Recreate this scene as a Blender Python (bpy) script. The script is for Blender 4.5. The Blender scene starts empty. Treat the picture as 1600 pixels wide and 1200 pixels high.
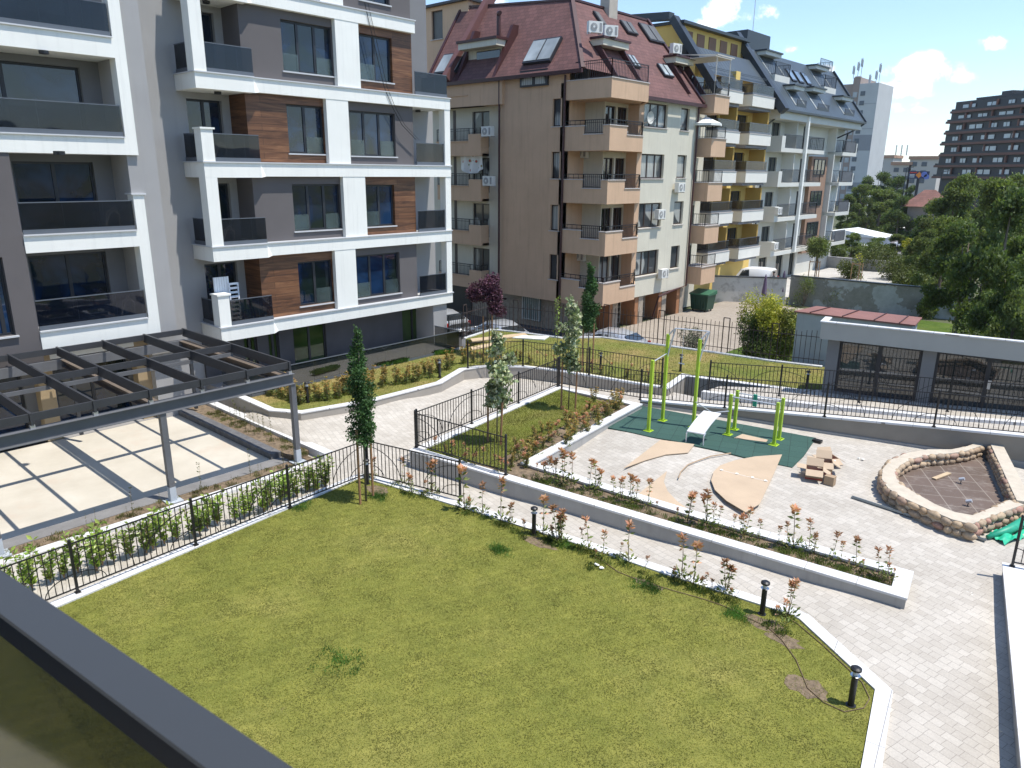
import bpy, bmesh, math, random
import numpy as np
from mathutils import Vector, Matrix
random.seed(7); rng = np.random.default_rng(7)
R = math.radians
col = bpy.context.scene.collection
S = bpy.context.scene
# ------------------------------------------------------------------ camera
CF, CP, CR, CY, CH = 1148.2, .27971, .008447, .73274, 8.2      # focal length in px of a 1600 wide picture, pitch, roll, yaw, height
c_f = Vector((-math.sin(CY)*math.cos(CP), math.cos(CY)*math.cos(CP), -math.sin(CP)))
c_r = Vector((math.cos(CY), math.sin(CY), 0)); c_u = c_r.cross(c_f)
c_x = c_r*math.cos(CR)+c_u*math.sin(CR); c_y = -c_r*math.sin(CR)+c_u*math.cos(CR)
cam_d = bpy.data.cameras.new('camera'); cam = bpy.data.objects.new('camera', cam_d); col.objects.link(cam)
cam.matrix_world = Matrix(((c_x.x, c_y.x, -c_f.x, 0), (c_x.y, c_y.y, -c_f.y, 0), (c_x.z, c_y.z, -c_f.z, CH), (0, 0, 0, 1)))
cam_d.sensor_width = 36; cam_d.lens = CF/1600*36; cam_d.clip_start = .05; cam_d.clip_end = 5000
cam_d.dof.use_dof = True; cam_d.dof.focus_distance = 22; cam_d.dof.aperture_fstop = 8.5
S.camera = cam
S.render.resolution_x, S.render.resolution_y = 1024, 768
# ------------------------------------------------------------------ sky, sun, exposure
SUN = Vector((.36, .14, 1)).normalized()
elev = math.asin(SUN.z); az = math.atan2(SUN.x, SUN.y)
w = bpy.data.worlds.new('World'); S.world = w; w.use_nodes = True
nt = w.node_tree; nt.nodes.clear()
def N(t, **k):
    n = nt.nodes.new(t)
    for a, b in k.items(): setattr(n, a, b)
    return n
out = N('ShaderNodeOutputWorld'); bg = N('ShaderNodeBackground'); sky = N('ShaderNodeTexSky')
sky.sky_type = 'NISHITA'; sky.sun_disc = False; sky.sun_elevation = elev; sky.sun_rotation = az
sky.air_density = 1.0; sky.dust_density = .15; sky.ozone_density = 1.2; sky.altitude = 550
bg.inputs[1].default_value = .15
# cumulus: noise thresholded inside a few soft ellipses that sit at fixed directions of the sky
tc = N('ShaderNodeTexCoord')
def ray(px, py): return (c_f + c_x*((px-800)/CF) + c_y*((600-py)/CF)).normalized()
noise = N('ShaderNodeTexNoise'); noise.inputs['Scale'].default_value = 22; noise.inputs['Detail'].default_value = 9; noise.inputs['Roughness'].default_value = .62
nt.links.new(tc.outputs['Generated'], noise.inputs['Vector'])
prev = None
CL = [((1452, 108), .060, .022, 1.0), ((1405, 140), .055, .014, .92), ((1500, 120), .035, .012, .9), ((1385, 163), .045, .008, .62), ((1418, 172), .025, .006, .6),
      ((1135, 15), .035, .026, .82), ((1165, 22), .04, .018, .74), ((1232, 75), .035, .010, .74), ((1285, 112), .022, .012, .74), ((1520, 68), .018, .008, .72), ((1552, 71), .018, .012, .74),
      ((1205, 22), .03, .012, .66), ((760, 4), .06, .01, .6), ((1090, 40), .05, .012, .64)]
for (px, py), rx, rz, amp in CL:
    d = ray(px, py); h = Vector((d.y, -d.x, 0)).normalized(); v = h.cross(d)
    sub = N('ShaderNodeVectorMath', operation='SUBTRACT'); sub.inputs[1].default_value = d
    nt.links.new(tc.outputs['Generated'], sub.inputs[0])
    acc = None
    for ax, rr in ((h, rx), (v, rz), (d, 1.0)):
        dt = N('ShaderNodeVectorMath', operation='DOT_PRODUCT'); dt.inputs[1].default_value = ax/rr
        nt.links.new(sub.outputs[0], dt.inputs[0])
        sq = N('ShaderNodeMath', operation='MULTIPLY'); nt.links.new(dt.outputs['Value'], sq.inputs[0]); nt.links.new(dt.outputs['Value'], sq.inputs[1])
        if acc is None: acc = sq
        else:
            ad = N('ShaderNodeMath', operation='ADD'); nt.links.new(acc.outputs[0], ad.inputs[0]); nt.links.new(sq.outputs[0], ad.inputs[1]); acc = ad
    mr = N('ShaderNodeMapRange'); mr.inputs[1].default_value = 0; mr.inputs[2].default_value = 1.6; mr.inputs[3].default_value = amp; mr.inputs[4].default_value = 0
    nt.links.new(acc.outputs[0], mr.inputs[0])
    if prev is None: prev = mr
    else:
        mx = N('ShaderNodeMath', operation='MAXIMUM'); nt.links.new(prev.outputs[0], mx.inputs[0]); nt.links.new(mr.outputs[0], mx.inputs[1]); prev = mx
mul = N('ShaderNodeMath', operation='MULTIPLY_ADD'); mul.inputs[1].default_value = .78
nz2 = N('ShaderNodeMath', operation='MULTIPLY_ADD'); nz2.inputs[1].default_value = 1.7; nz2.inputs[2].default_value = -.3; nt.links.new(noise.outputs[0], nz2.inputs[0])
nt.links.new(prev.outputs[0], mul.inputs[0]); nt.links.new(nz2.outputs[0], mul.inputs[2])
th = N('ShaderNodeMapRange'); th.interpolation_type = 'SMOOTHSTEP'; th.inputs[1].default_value = 1.0; th.inputs[2].default_value = 1.26; th.inputs[3].default_value = 0; th.inputs[4].default_value = .93
nt.links.new(mul.outputs[0], th.inputs[0])
mix = N('ShaderNodeMix', data_type='RGBA'); mix.inputs[7].default_value = (6.6, 7.0, 7.4, 1)
tint = N('ShaderNodeMix', data_type='RGBA', blend_type='MULTIPLY'); tint.inputs[0].default_value = 1; tint.inputs[7].default_value = (.90, .95, 1, 1); nt.links.new(sky.outputs[0], tint.inputs[6])
nt.links.new(th.outputs[0], mix.inputs[0]); nt.links.new(tint.outputs[2], mix.inputs[6])
nt.links.new(mix.outputs[2], bg.inputs[0]); nt.links.new(bg.outputs[0], out.inputs[0])
sd = bpy.data.lights.new('sun', 'SUN'); sd.energy = 3.7; sd.angle = R(.55); sd.color = (1, .95, .875)
so = bpy.data.objects.new('sun', sd); so.rotation_euler = (-SUN).to_track_quat('-Z', 'Y').to_euler(); so.location = (0, 0, 60); col.objects.link(so)
S.view_settings.view_transform = 'Standard'; S.view_settings.look = 'None'; S.view_settings.gamma = 1; S.view_settings.exposure = .66
# ------------------------------------------------------------------ pixel of the calibrated view -> world point on a real plane
def rawray(px, py): return c_f + c_x*((px-800)/CF) + c_y*((600-py)/CF)
C0 = Vector((0, 0, CH))
def G(px, py, z=0):
    d = rawray(px, py); return C0 + d*((z-CH)/d.z)
def hgt(b, px, py):
    d = rawray(px, py); return CH + d.z*math.hypot(b[0], b[1])/math.hypot(d.x, d.y)
class Fac:
    """a vertical facade plane: s runs to the right as one faces it, d is outwards"""
    def __init__(s, O, u, n): s.O = Vector((O[0], O[1], 0)); s.u = Vector((u[0], u[1], 0)).normalized(); s.n = Vector((n[0], n[1], 0)).normalized()
    def P(s, a, z, d=0):
        v = s.O + s.u*a + s.n*d; return Vector((v.x, v.y, z))
    def px(s, x, y, d=0):
        r = rawray(x, y); o = s.O + s.n*d; t = (o-C0).dot(s.n)/r.dot(s.n); p = C0 + r*t
        return (p-s.O).dot(s.u), p.z
# ------------------------------------------------------------------ mesh builder
class MB:
    def __init__(s): s.v = []; s.f = []; s.m = []
    def add(s, vs, fs, m=0):
        b = len(s.v); s.v += [tuple(v) for v in vs]; s.f += [tuple(b+i for i in f) for f in fs]; s.m += [m]*len(fs)
    def hexa(s, p, m=0): s.add(p, [(0, 3, 2, 1), (4, 5, 6, 7), (0, 1, 5, 4), (1, 2, 6, 5), (2, 3, 7, 6), (3, 0, 4, 7)], m)
    def box(s, x0, y0, z0, x1, y1, z1, m=0):
        if x0 > x1: x0, x1 = x1, x0
        if y0 > y1: y0, y1 = y1, y0
        if z0 > z1: z0, z1 = z1, z0
        s.hexa([(x0, y0, z0), (x1, y0, z0), (x1, y1, z0), (x0, y1, z0), (x0, y0, z1), (x1, y0, z1), (x1, y1, z1), (x0, y1, z1)], m)
    def fbox(s, F, s0, s1, z0, z1, d0, d1, m=0):
        if s0 > s1: s0, s1 = s1, s0
        if d0 > d1: d0, d1 = d1, d0
        if z0 > z1: z0, z1 = z1, z0
        s.hexa([F.P(s0, z0, d1), F.P(s1, z0, d1), F.P(s1, z0, d0), F.P(s0, z0, d0), F.P(s0, z1, d1), F.P(s1, z1, d1), F.P(s1, z1, d0), F.P(s0, z1, d0)], m)
    def bar(s, a, b, w, h=None, m=0, up=(0, 0, 1)):
        a = Vector(a); b = Vector(b); h = h or w; t = (b-a).normalized(); u = Vector(up)
        if abs(t.dot(u)) > .98: u = Vector((1, 0, 0))
        x = t.cross(u).normalized()*w/2; y = x.cross(t).normalized()*h/2
        s.hexa([a-x-y, a+x-y, b+x-y, b-x-y, a-x+y, a+x+y, b+x+y, b-x+y], m)
    def tube(s, pts, r, n=8, m=0, cap=True):
        pts = [Vector(p) for p in pts]; rr = r if isinstance(r, (list, tuple)) else [r]*len(pts)
        base = len(s.v); ref = None
        for i, p in enumerate(pts):
            t = (pts[min(i+1, len(pts)-1)]-pts[max(i-1, 0)]).normalized()
            if ref is None: ref = t.orthogonal().normalized()
            x = (ref-t*ref.dot(t)).normalized(); ref = x; y = t.cross(x)
            for k in range(n):
                a = 2*math.pi*k/n; s.v.append(tuple(p+(x*math.cos(a)+y*math.sin(a))*rr[i]))
        for i in range(len(pts)-1):
            for k in range(n):
                k2 = (k+1) % n; s.f.append((base+i*n+k, base+i*n+k2, base+(i+1)*n+k2, base+(i+1)*n+k)); s.m.append(m)
        if cap:
            s.f.append(tuple(base+k for k in reversed(range(n)))); s.m.append(m)
            s.f.append(tuple(base+(len(pts)-1)*n+k for k in range(n))); s.m.append(m)
    def prism(s, poly, z0, z1, m=0, zt=None):
        """poly: list of (x, y) counter clockwise or not; z0/z1 numbers or per-vertex lists"""
        n = len(poly); a = sum(poly[i][0]*poly[(i+1) % n][1]-poly[(i+1) % n][0]*poly[i][1] for i in range(n))
        za = z0 if isinstance(z0, (list, tuple)) else [z0]*n; zb = z1 if isinstance(z1, (list, tuple)) else [z1]*n
        idx = list(range(n)) if a > 0 else list(reversed(range(n)))
        vs = [(poly[i][0], poly[i][1], za[i]) for i in idx]+[(poly[i][0], poly[i][1], zb[i]) for i in idx]
        fs = [tuple(reversed(range(n))), tuple(range(n, 2*n))]+[(i, (i+1) % n, n+(i+1) % n, n+i) for i in range(n)]
        s.add(vs, fs, m)
    def strip(s, A, B, z0, z1, m=0, closed=False):
        """kerb between two parallel polylines A (outer) and B (inner); z per vertex allowed"""
        n = len(A); za = z0 if isinstance(z0, (list, tuple)) else [z0]*n; zb = z1 if isinstance(z1, (list, tuple)) else [z1]*n
        rngi = range(n if closed else n-1)
        for i in rngi:
            j = (i+1) % n
            s.hexa([(A[i][0], A[i][1], za[i]), (A[j][0], A[j][1], za[j]), (B[j][0], B[j][1], za[j]), (B[i][0], B[i][1], za[i]),
                    (A[i][0], A[i][1], zb[i]), (A[j][0], A[j][1], zb[j]), (B[j][0], B[j][1], zb[j]), (B[i][0], B[i][1], zb[i])], m)
    def quad(s, a, b, c, d, m=0): s.add([a, b, c, d], [(0, 1, 2, 3)], m)
    def ball(s, c, rx, ry=None, rz=None, nu=10, nv=6, m=0, rot=0, jit=0):
        ry = ry or rx; rz = rz or rx; b = len(s.v); c = Vector(c); ca, sa = math.cos(rot), math.sin(rot)
        for j in range(nv+1):
            th_ = math.pi*j/nv
            for i in range(nu):
                ph = 2*math.pi*i/nu; q = 1+random.uniform(-jit, jit)
                x = rx*math.sin(th_)*math.cos(ph)*q; y = ry*math.sin(th_)*math.sin(ph)*q; z = rz*math.cos(th_)*q
                s.v.append((c.x+x*ca-y*sa, c.y+x*sa+y*ca, c.z+z))
        for j in range(nv):
            for i in range(nu):
                i2 = (i+1) % nu; s.f.append((b+j*nu+i, b+(j+1)*nu+i, b+(j+1)*nu+i2, b+j*nu+i2)); s.m.append(m)
    def holes(s, F, s0, s1, z0, z1, H, d1, d0, m=0):
        """wall slab from depth d0 (back) to d1 (front) with rectangular openings H = [(s0,s1,z0,z1)]"""
        ss = sorted(set([s0, s1]+[min(max(x, s0), s1) for h in H for x in h[:2]])); zz = sorted(set([z0, z1]+[min(max(x, z0), z1) for h in H for x in h[2:]]))
        def inh(a, b): return any(h[0] < a < h[1] and h[2] < b < h[3] for h in H)
        for i in range(len(ss)-1):
            k = 0
            while k < len(zz)-1:
                if ss[i+1]-ss[i] < 1e-4: break
                if inh((ss[i]+ss[i+1])/2, (zz[k]+zz[k+1])/2): k += 1; continue
                k2 = k
                while k2+1 < len(zz)-1 and not inh((ss[i]+ss[i+1])/2, (zz[k2+1]+zz[k2+2])/2): k2 += 1
                if zz[k2+1]-zz[k] > 1e-4: s.fbox(F, ss[i], ss[i+1], zz[k], zz[k2+1], d0, d1, m)
                k = k2+1
def tag(o, label=None, cat=None, group=None, kind=None):
    if label: o['label'] = label
    if cat: o['category'] = cat
    if group: o['group'] = group
    if kind: o['kind'] = kind
    return o
def clusters(mb, gap=.03):
    n = len(mb.v); p = list(range(n))
    def fd(a):
        while p[a] != a: p[a] = p[p[a]]; a = p[a]
        return a
    for f in mb.f:
        a = fd(f[0])
        for i in f[1:]: p[fd(i)] = a
    C_ = {}
    for i in range(n): C_.setdefault(fd(i), []).append(i)
    keys = list(C_); bb = []
    for k_ in keys:
        q = [mb.v[i] for i in C_[k_]]; bb.append([min(x[j] for x in q)-gap/2 for j in range(3)]+[max(x[j] for x in q)+gap/2 for j in range(3)])
    m_ = len(keys)
    if m_ > 150: return None
    g = list(range(m_))
    def fg(a):
        while g[a] != a: a = g[a]
        return a
    for i in range(m_):
        for j in range(i):
            if all(bb[i][k_] < bb[j][k_+3] and bb[j][k_] < bb[i][k_+3] for k_ in range(3)): g[fg(i)] = fg(j)
    out_ = {}
    for i, k_ in enumerate(keys): out_.setdefault(fg(i), []).append(k_)
    if len(out_) < 2 or len(out_) > 40: return None
    res = []
    fr = {}
    for fi, f in enumerate(mb.f): fr.setdefault(fd(f[0]), []).append(fi)
    for ks in out_.values():
        nb = MB(); mp = {}
        for k_ in ks:
            for i in C_[k_]: mp[i] = len(nb.v); nb.v.append(mb.v[i])
            for fi in fr.get(k_, []): nb.f.append(tuple(mp[i] for i in mb.f[fi])); nb.m.append(mb.m[fi])
        res.append(nb)
    return res
NOSPLIT = {'panel', 'stem', 'trunk', 'loose_cables', 'facade_cable', 'seam_roof', 'fan_guard', 'dish', 'snow_guard', 'outer_stones', 'inner_stones', 'iron_railing', 'balcony_rail', 'rail_glass', 'terrace_rail'}
def build(name, mb, mats, parent=None, smooth=False, local=False):
    if parent is not None and name not in NOSPLIT and len(mb.v) < 3000:
        cl = clusters(mb)
        if cl:
            objs = [build_one(name, c, mats, parent, smooth, local) for c in cl]
            return objs[0]
    return build_one(name, mb, mats, parent, smooth, local)
def build_one(name, mb, mats, parent=None, smooth=False, local=False):
    me = bpy.data.meshes.new(name)
    v = mb.v
    if parent is not None and not local:
        L = parent.matrix_world.inverted() if parent.parent is None else None
        r = parent
        while r.parent: r = r.parent
        l = r.location; v = [(a-l.x, b-l.y, c-l.z) for a, b, c in v]
    me.from_pydata(v, [], mb.f); me.update()
    if not isinstance(mats, (list, tuple)): mats = [mats]
    for m_ in mats: me.materials.append(m_)
    if len(mats) > 1: me.polygons.foreach_set('material_index', mb.m)
    if smooth: me.polygons.foreach_set('use_smooth', [True]*len(me.polygons))
    o = bpy.data.objects.new(name, me); col.objects.link(o)
    if parent is not None: o.parent = parent
    return o
def thing(name, label, cat, loc=(0, 0, 0), group=None, rz=0):
    o = bpy.data.objects.new(name, None); o.empty_display_size = .3; col.objects.link(o); o.location = loc; o.rotation_euler = (0, 0, rz)
    return tag(o, label, cat, group)
def single(name, mb, mats, label, cat, group=None, smooth=False): return tag(build(name, mb, mats, None, smooth), label, cat, group)
def struct(name, mb, mats, smooth=False): return tag(build(name, mb, mats, None, smooth), kind='structure')
def copy_tree(o, loc=None, rz=None, sc=None, label=None, group=None, parent=None):
    c = o.copy(); col.objects.link(c)
    if parent is not None: c.parent = parent
    if loc is not None: c.location = loc
    if rz is not None: c.rotation_euler = (0, 0, rz)
    if sc is not None: c.scale = sc if isinstance(sc, (tuple, list)) else (sc, sc, sc)
    if label: c['label'] = label
    if group: c['group'] = group
    for ch in o.children: copy_tree(ch, parent=c)
    return c
def rawmesh(name, V, Fq, mat, parent=None, mats=None, mi=None):
    """numpy mesh: V (n,3), Fq (k,3) or (k,4)"""
    me = bpy.data.meshes.new(name); k, w_ = Fq.shape
    me.vertices.add(len(V)); me.vertices.foreach_set('co', V.astype(np.float32).ravel())
    me.loops.add(k*w_); me.loops.foreach_set('vertex_index', Fq.astype(np.int32).ravel())
    me.polygons.add(k); me.polygons.foreach_set('loop_start', np.arange(0, k*w_, w_, dtype=np.int32)); me.polygons.foreach_set('loop_total', np.full(k, w_, dtype=np.int32))
    me.update(calc_edges=True)
    for m_ in (mats or [mat]): me.materials.append(m_)
    if mi is not None: me.polygons.foreach_set('material_index', mi.astype(np.int32))
    o = bpy.data.objects.new(name, me); col.objects.link(o)
    if parent is not None: o.parent = parent
    return o
# ------------------------------------------------------------------ materials
MATS = {}
class NT:
    def __init__(s, name):
        s.m = bpy.data.materials.new(name); s.m.use_nodes = True; s.t = s.m.node_tree; s.b = s.t.nodes['Principled BSDF']; s.co = None
    def n(s, t, **k):
        x = s.t.nodes.new(t)
        for a, b in k.items(): setattr(x, a, b)
        return x
    def l(s, a, b): s.t.links.new(a, b)
    def geo(s):
        if s.co is None: s.co = s.n('ShaderNodeNewGeometry').outputs['Position']
        return s.co
    def noise(s, scale, detail=4, rough=.55, vec=None, dist=0):
        x = s.n('ShaderNodeTexNoise'); x.inputs['Scale'].default_value = scale; x.inputs['Detail'].default_value = detail; x.inputs['Roughness'].default_value = rough; x.inputs['Distortion'].default_value = dist
        s.l(vec or s.geo(), x.inputs['Vector']); return x.outputs[0]
    def ramp(s, fac, stops, interp='LINEAR'):
        x = s.n('ShaderNodeValToRGB'); x.color_ramp.interpolation = interp; e = x.color_ramp.elements
        while len(e) < len(stops): e.new(.5)
        for i, (p, c) in enumerate(stops): e[i].position = p; e[i].color = (*c, 1) if len(c) == 3 else c
        s.l(fac, x.inputs[0]); return x.outputs[0]
    def mix(s, fac, a, b, mode='MIX'):
        x = s.n('ShaderNodeMix', data_type='RGBA', blend_type=mode)
        for sock, v in ((x.inputs[0], fac), (x.inputs[6], a), (x.inputs[7], b)):
            if isinstance(v, (int, float)): sock.default_value = v
            elif isinstance(v, tuple): sock.default_value = (*v, 1) if len(v) == 3 else v
            else: s.l(v, sock)
        return x.outputs[2]
    def bump(s, h, strength=.3, dist=.02):
        x = s.n('ShaderNodeBump'); x.inputs['Strength'].default_value = strength; x.inputs['Distance'].default_value = dist; s.l(h, x.inputs['Height']); s.l(x.outputs[0], s.b.inputs['Normal'])
    def mapping(s, scale=(1, 1, 1), rot=(0, 0, 0), loc=(0, 0, 0)):
        x = s.n('ShaderNodeMapping'); x.inputs['Scale'].default_value = scale; x.inputs['Rotation'].default_value = rot; x.inputs['Location'].default_value = loc; s.l(s.geo(), x.inputs[0]); return x.outputs[0]
def M(name, c, rough=.8, var=.12, scale=1.5, bump=0, bscale=60, metal=0, spec=None, streak=0):
    """paint/render/plaster: base colour with two scales of gentle real wear variation"""
    if name in MATS: return MATS[name]
    k = NT(name); k.b.inputs['Roughness'].default_value = rough; k.b.inputs['Metallic'].default_value = metal
    if spec is not None: k.b.inputs['Specular IOR Level'].default_value = spec
    a = k.noise(scale, 5, .6); lo = tuple(x*(1-var) for x in c); hi = tuple(min(1, x*(1+var)) for x in c)
    cc = k.ramp(a, [(.3, lo), (.7, hi)])
    if streak:
        st = k.noise(1, 4, .6, k.mapping((6, 6, .35))); cc = k.mix(k.ramp(st, [(.52, (0, 0, 0)), (.8, (streak,)*3)]), cc, tuple(x*.45 for x in c))
    k.l(cc, k.b.inputs['Base Color'])
    if bump: k.bump(k.noise(bscale, 3), bump, .01)
    MATS[name] = k.m; return k.m
def leafmat(name, cols, rough=.55, trans=.25, spec=.3):
    if name in MATS: return MATS[name]
    k = NT(name); g = k.n('ShaderNodeNewGeometry')
    cc = k.ramp(g.outputs['Random Per Island'], [(i/max(1, len(cols)-1), c) for i, c in enumerate(cols)])
    nz = k.ramp(k.noise(1.7, 2), [(.35, (.6, .6, .6)), (.65, (1.25, 1.25, 1.25))]); cc = k.mix(1, cc, nz, 'MULTIPLY')
    k.l(cc, k.b.inputs['Base Color']); k.b.inputs['Roughness'].default_value = rough; k.b.inputs['Specular IOR Level'].default_value = spec
    tr = k.n('ShaderNodeBsdfTranslucent'); mx = k.n('ShaderNodeMixShader'); mx.inputs[0].default_value = trans
    k.l(k.mix(1, cc, (1.3, 1.4, .6), 'MULTIPLY'), tr.inputs[0]); k.l(k.b.outputs[0], mx.inputs[1]); k.l(tr.outputs[0], mx.inputs[2])
    o = [x for x in k.t.nodes if x.type == 'OUTPUT_MATERIAL'][0]; k.l(mx.outputs[0], o.inputs[0])
    MATS[name] = k.m; return k.m
def glassmat(name, c, rough=.04, alpha=None, spec=.6, curtain=None, ior=1.55, tree_refl=None):
    if name in MATS: return MATS[name]
    k = NT(name); k.b.inputs['Roughness'].default_value = rough; k.b.inputs['IOR'].default_value = ior; k.b.inputs['Specular IOR Level'].default_value = spec
    if curtain:
        wv = k.n('ShaderNodeTexWave'); wv.inputs['Scale'].default_value = 2.6; wv.inputs['Distortion'].default_value = 2.5; wv.inputs['Detail'].default_value = 2
        k.l(k.mapping((1, 1, .05), (0, 0, .8)), wv.inputs[0]); msk = k.noise(.45, 1)
        cc = k.mix(k.ramp(msk, [(.46, (0, 0, 0)), (.5, (1, 1, 1))]), tuple(x for x in c), k.ramp(wv.outputs[0], [(0, tuple(x*.55 for x in curtain)), (1, curtain)]))
        k.l(cc, k.b.inputs['Base Color']); k.b.inputs['Coat Weight'].default_value = .8; k.b.inputs['Coat Roughness'].default_value = .03; k.b.inputs['Roughness'].default_value = .7
    elif tree_refl: k.l(k.ramp(k.noise(.5, 3, .6, dist=.6), [(.40, tree_refl), (.5, tuple(x*.5 for x in c)), (.58, c), (.7, tuple(x*1.5 for x in c))]), k.b.inputs['Base Color'])  # painted reflections: dark green and blue patches in the base colour
    else: k.l(k.ramp(k.noise(.6, 2), [(.35, tuple(x*.7 for x in c)), (.65, tuple(x*1.4 for x in c))]), k.b.inputs['Base Color'])
    nb = k.noise(1.1, 1); k.bump(nb, .06, .05)
    if alpha is not None: k.b.inputs['Alpha'].default_value = alpha
    MATS[name] = k.m; return k.m
# paving: rows of mixed rectangular blocks, each with its own grey-beige tone
def paver(name, rot=0., c1=(.43, .395, .34), c2=(.51, .475, .415), sx=.27, sy=.17):
    k = NT(name); mp = k.mapping((1, 1, 1), (0, 0, rot))
    br = k.n('ShaderNodeTexBrick'); br.offset = .37; br.squash = .62; br.squash_frequency = 3
    br.inputs['Scale'].default_value = 1; br.inputs['Brick Width'].default_value = sx; br.inputs['Row Height'].default_value = sy; br.inputs['Mortar Size'].default_value = .0045; br.inputs['Mortar Smooth'].default_value = .3; br.inputs['Bias'].default_value = -.1
    br.inputs['Color1'].default_value = (*c1, 1); br.inputs['Color2'].default_value = (*c2, 1); br.inputs['Mortar'].default_value = (.26, .24, .21, 1)
    k.l(mp, br.inputs['Vector'])
    v = k.ramp(k.noise(.45, 4, .6), [(.3, (.86, .85, .84)), (.7, (1.08, 1.08, 1.09))]); cc = k.mix(1, br.outputs[0], v, 'MULTIPLY')
    fine = k.ramp(k.noise(35, 3), [(.3, (.9, .9, .9)), (.7, (1.07, 1.07, 1.07))]); cc = k.mix(1, cc, fine, 'MULTIPLY')
    st = k.ramp(k.noise(1.1, 7, .75), [(.56, (0, 0, 0)), (.74, (.5, .5, .5))]); cc = k.mix(st, cc, (.3, .27, .23))
    k.l(cc, k.b.inputs['Base Color']); k.b.inputs['Roughness'].default_value = .85
    k.bump(br.outputs[1], -.25, .01); MATS[name] = k.m; return k.m
def lawn(name, a, b, c, soil=(.16, .12, .07), soilth=.70):
    k = NT(name); n1 = k.noise(.35, 4, .6); n2 = k.noise(2.2, 5, .65); n3 = k.noise(38, 5, .75)
    cc = k.ramp(n1, [(.33, a), (.5, b), (.68, c)])
    cc = k.mix(1, cc, k.ramp(n2, [(.3, (.78, .82, .8)), (.7, (1.15, 1.12, 1.1))]), 'MULTIPLY')
    cc = k.mix(1, cc, k.ramp(n3, [(.3, (.72, .74, .72)), (.7, (1.18, 1.17, 1.12))]), 'MULTIPLY')
    wv = k.n('ShaderNodeTexWave'); wv.inputs['Scale'].default_value = 1.1; wv.inputs['Distortion'].default_value = 3; wv.inputs['Detail'].default_value = 3; k.l(k.mapping((1, 1, 1), (0, 0, R(25))), wv.inputs[0]); cc = k.mix(1, cc, k.ramp(wv.outputs[0], [(0, (.94, .95, .94)), (1, (1.05, 1.05, 1.04))]), 'MULTIPLY')
    cc = k.mix(k.ramp(k.noise(.9, 5, .7), [(soilth, (0, 0, 0)), (soilth+.06, (.8, .8, .8))]), cc, soil)
    k.l(cc, k.b.inputs['Base Color']); k.b.inputs['Roughness'].default_value = .95; k.b.inputs['Specular IOR Level'].default_value = .1
    k.bump(n3, .6, .03); MATS[name] = k.m; return k.m
def wood(name, c1, c2, c3):
    k = NT(name); n = k.noise(1, 7, .65, k.mapping((.5, .5, 6)), 1.2)
    cc = k.ramp(n, [(.3, c1), (.5, c2), (.72, c3)])
    br = k.n('ShaderNodeTexBrick'); br.inputs['Scale'].default_value = 1; br.inputs['Brick Width'].default_value = 3.1; br.inputs['Row Height'].default_value = .24; br.inputs['Mortar Size'].default_value = .006
    br.inputs['Color1'].default_value = (.75, .75, .75, 1); br.inputs['Color2'].default_value = (1.2, 1.2, 1.2, 1); br.inputs['Mortar'].default_value = (.2, .2, .2, 1)
    sp = k.n('ShaderNodeSeparateXYZ'); cb = k.n('ShaderNodeCombineXYZ'); ad = k.n('ShaderNodeMath', operation='ADD'); k.l(k.geo(), sp.inputs[0]); k.l(sp.outputs[0], ad.inputs[0]); k.l(sp.outputs[1], ad.inputs[1]); k.l(ad.outputs[0], cb.inputs[0]); k.l(sp.outputs[2], cb.inputs[1]); k.l(cb.outputs[0], br.inputs[0])
    k.l(k.mix(1, cc, br.outputs[0], 'MULTIPLY'), k.b.inputs['Base Color']); k.b.inputs['Roughness'].default_value = .5
    MATS[name] = k.m; return k.m
def rooftile(name, c, axis='y', wid=.33, row=.22):
    k = NT(name); sp = k.n('ShaderNodeSeparateXYZ'); k.l(k.geo(), sp.inputs[0]); cb = k.n('ShaderNodeCombineXYZ'); k.l(sp.outputs[1 if axis == 'y' else 0], cb.inputs[0]); k.l(sp.outputs[2], cb.inputs[1])
    br = k.n('ShaderNodeTexBrick'); br.inputs['Scale'].default_value = 1; br.inputs['Brick Width'].default_value = wid; br.inputs['Row Height'].default_value = row; br.inputs['Mortar Size'].default_value = .018; br.inputs['Mortar Smooth'].default_value = 1
    br.inputs['Color1'].default_value = (*[x*.85 for x in c], 1); br.inputs['Color2'].default_value = (*[x*1.15 for x in c], 1); br.inputs['Mortar'].default_value = (*[x*.45 for x in c], 1); k.l(cb.outputs[0], br.inputs[0])
    cc = k.mix(1, br.outputs[0], k.ramp(k.noise(.7, 4), [(.3, (.85, .85, .85)), (.7, (1.12, 1.12, 1.12))]), 'MULTIPLY'); k.l(cc, k.b.inputs['Base Color']); k.b.inputs['Roughness'].default_value = .8; k.bump(br.outputs[1], -.5, .02)
    MATS[name] = k.m; return k.m
WHITE = M('white_render', (.80, .80, .745), .75, .035, .8, .15, 90, streak=.2)
TAUPE = M('taupe_render', (.116, .106, .106), .85, .06, .8, .2, 90)
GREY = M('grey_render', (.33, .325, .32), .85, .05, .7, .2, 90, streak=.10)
DGREY = M('dark_grey_render', (.07, .07, .078), .8, .08)
WOOD = wood('timber_cladding', (.045, .018, .009), (.135, .058, .025), (.25, .12, .055))
FRAME = M('dark_frame', (.022, .024, .03), .45, .1, 3)
GLASS = glassmat('window_glass', (.010, .030, .075), .02, spec=.5, ior=1.6, tree_refl=(.008, .016, .014))  # sky blue and tree green reflections are painted into the pane colour
SMOKE = glassmat('smoked_glass', (.004, .007, .014), .02, .74, spec=.5)
k = NT('stone_coping'); br = k.n('ShaderNodeTexBrick'); br.offset = 0; br.inputs['Scale'].default_value = 1; br.inputs['Brick Width'].default_value = 1.0; br.inputs['Row Height'].default_value = 1.0; br.inputs['Mortar Size'].default_value = .006
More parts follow.
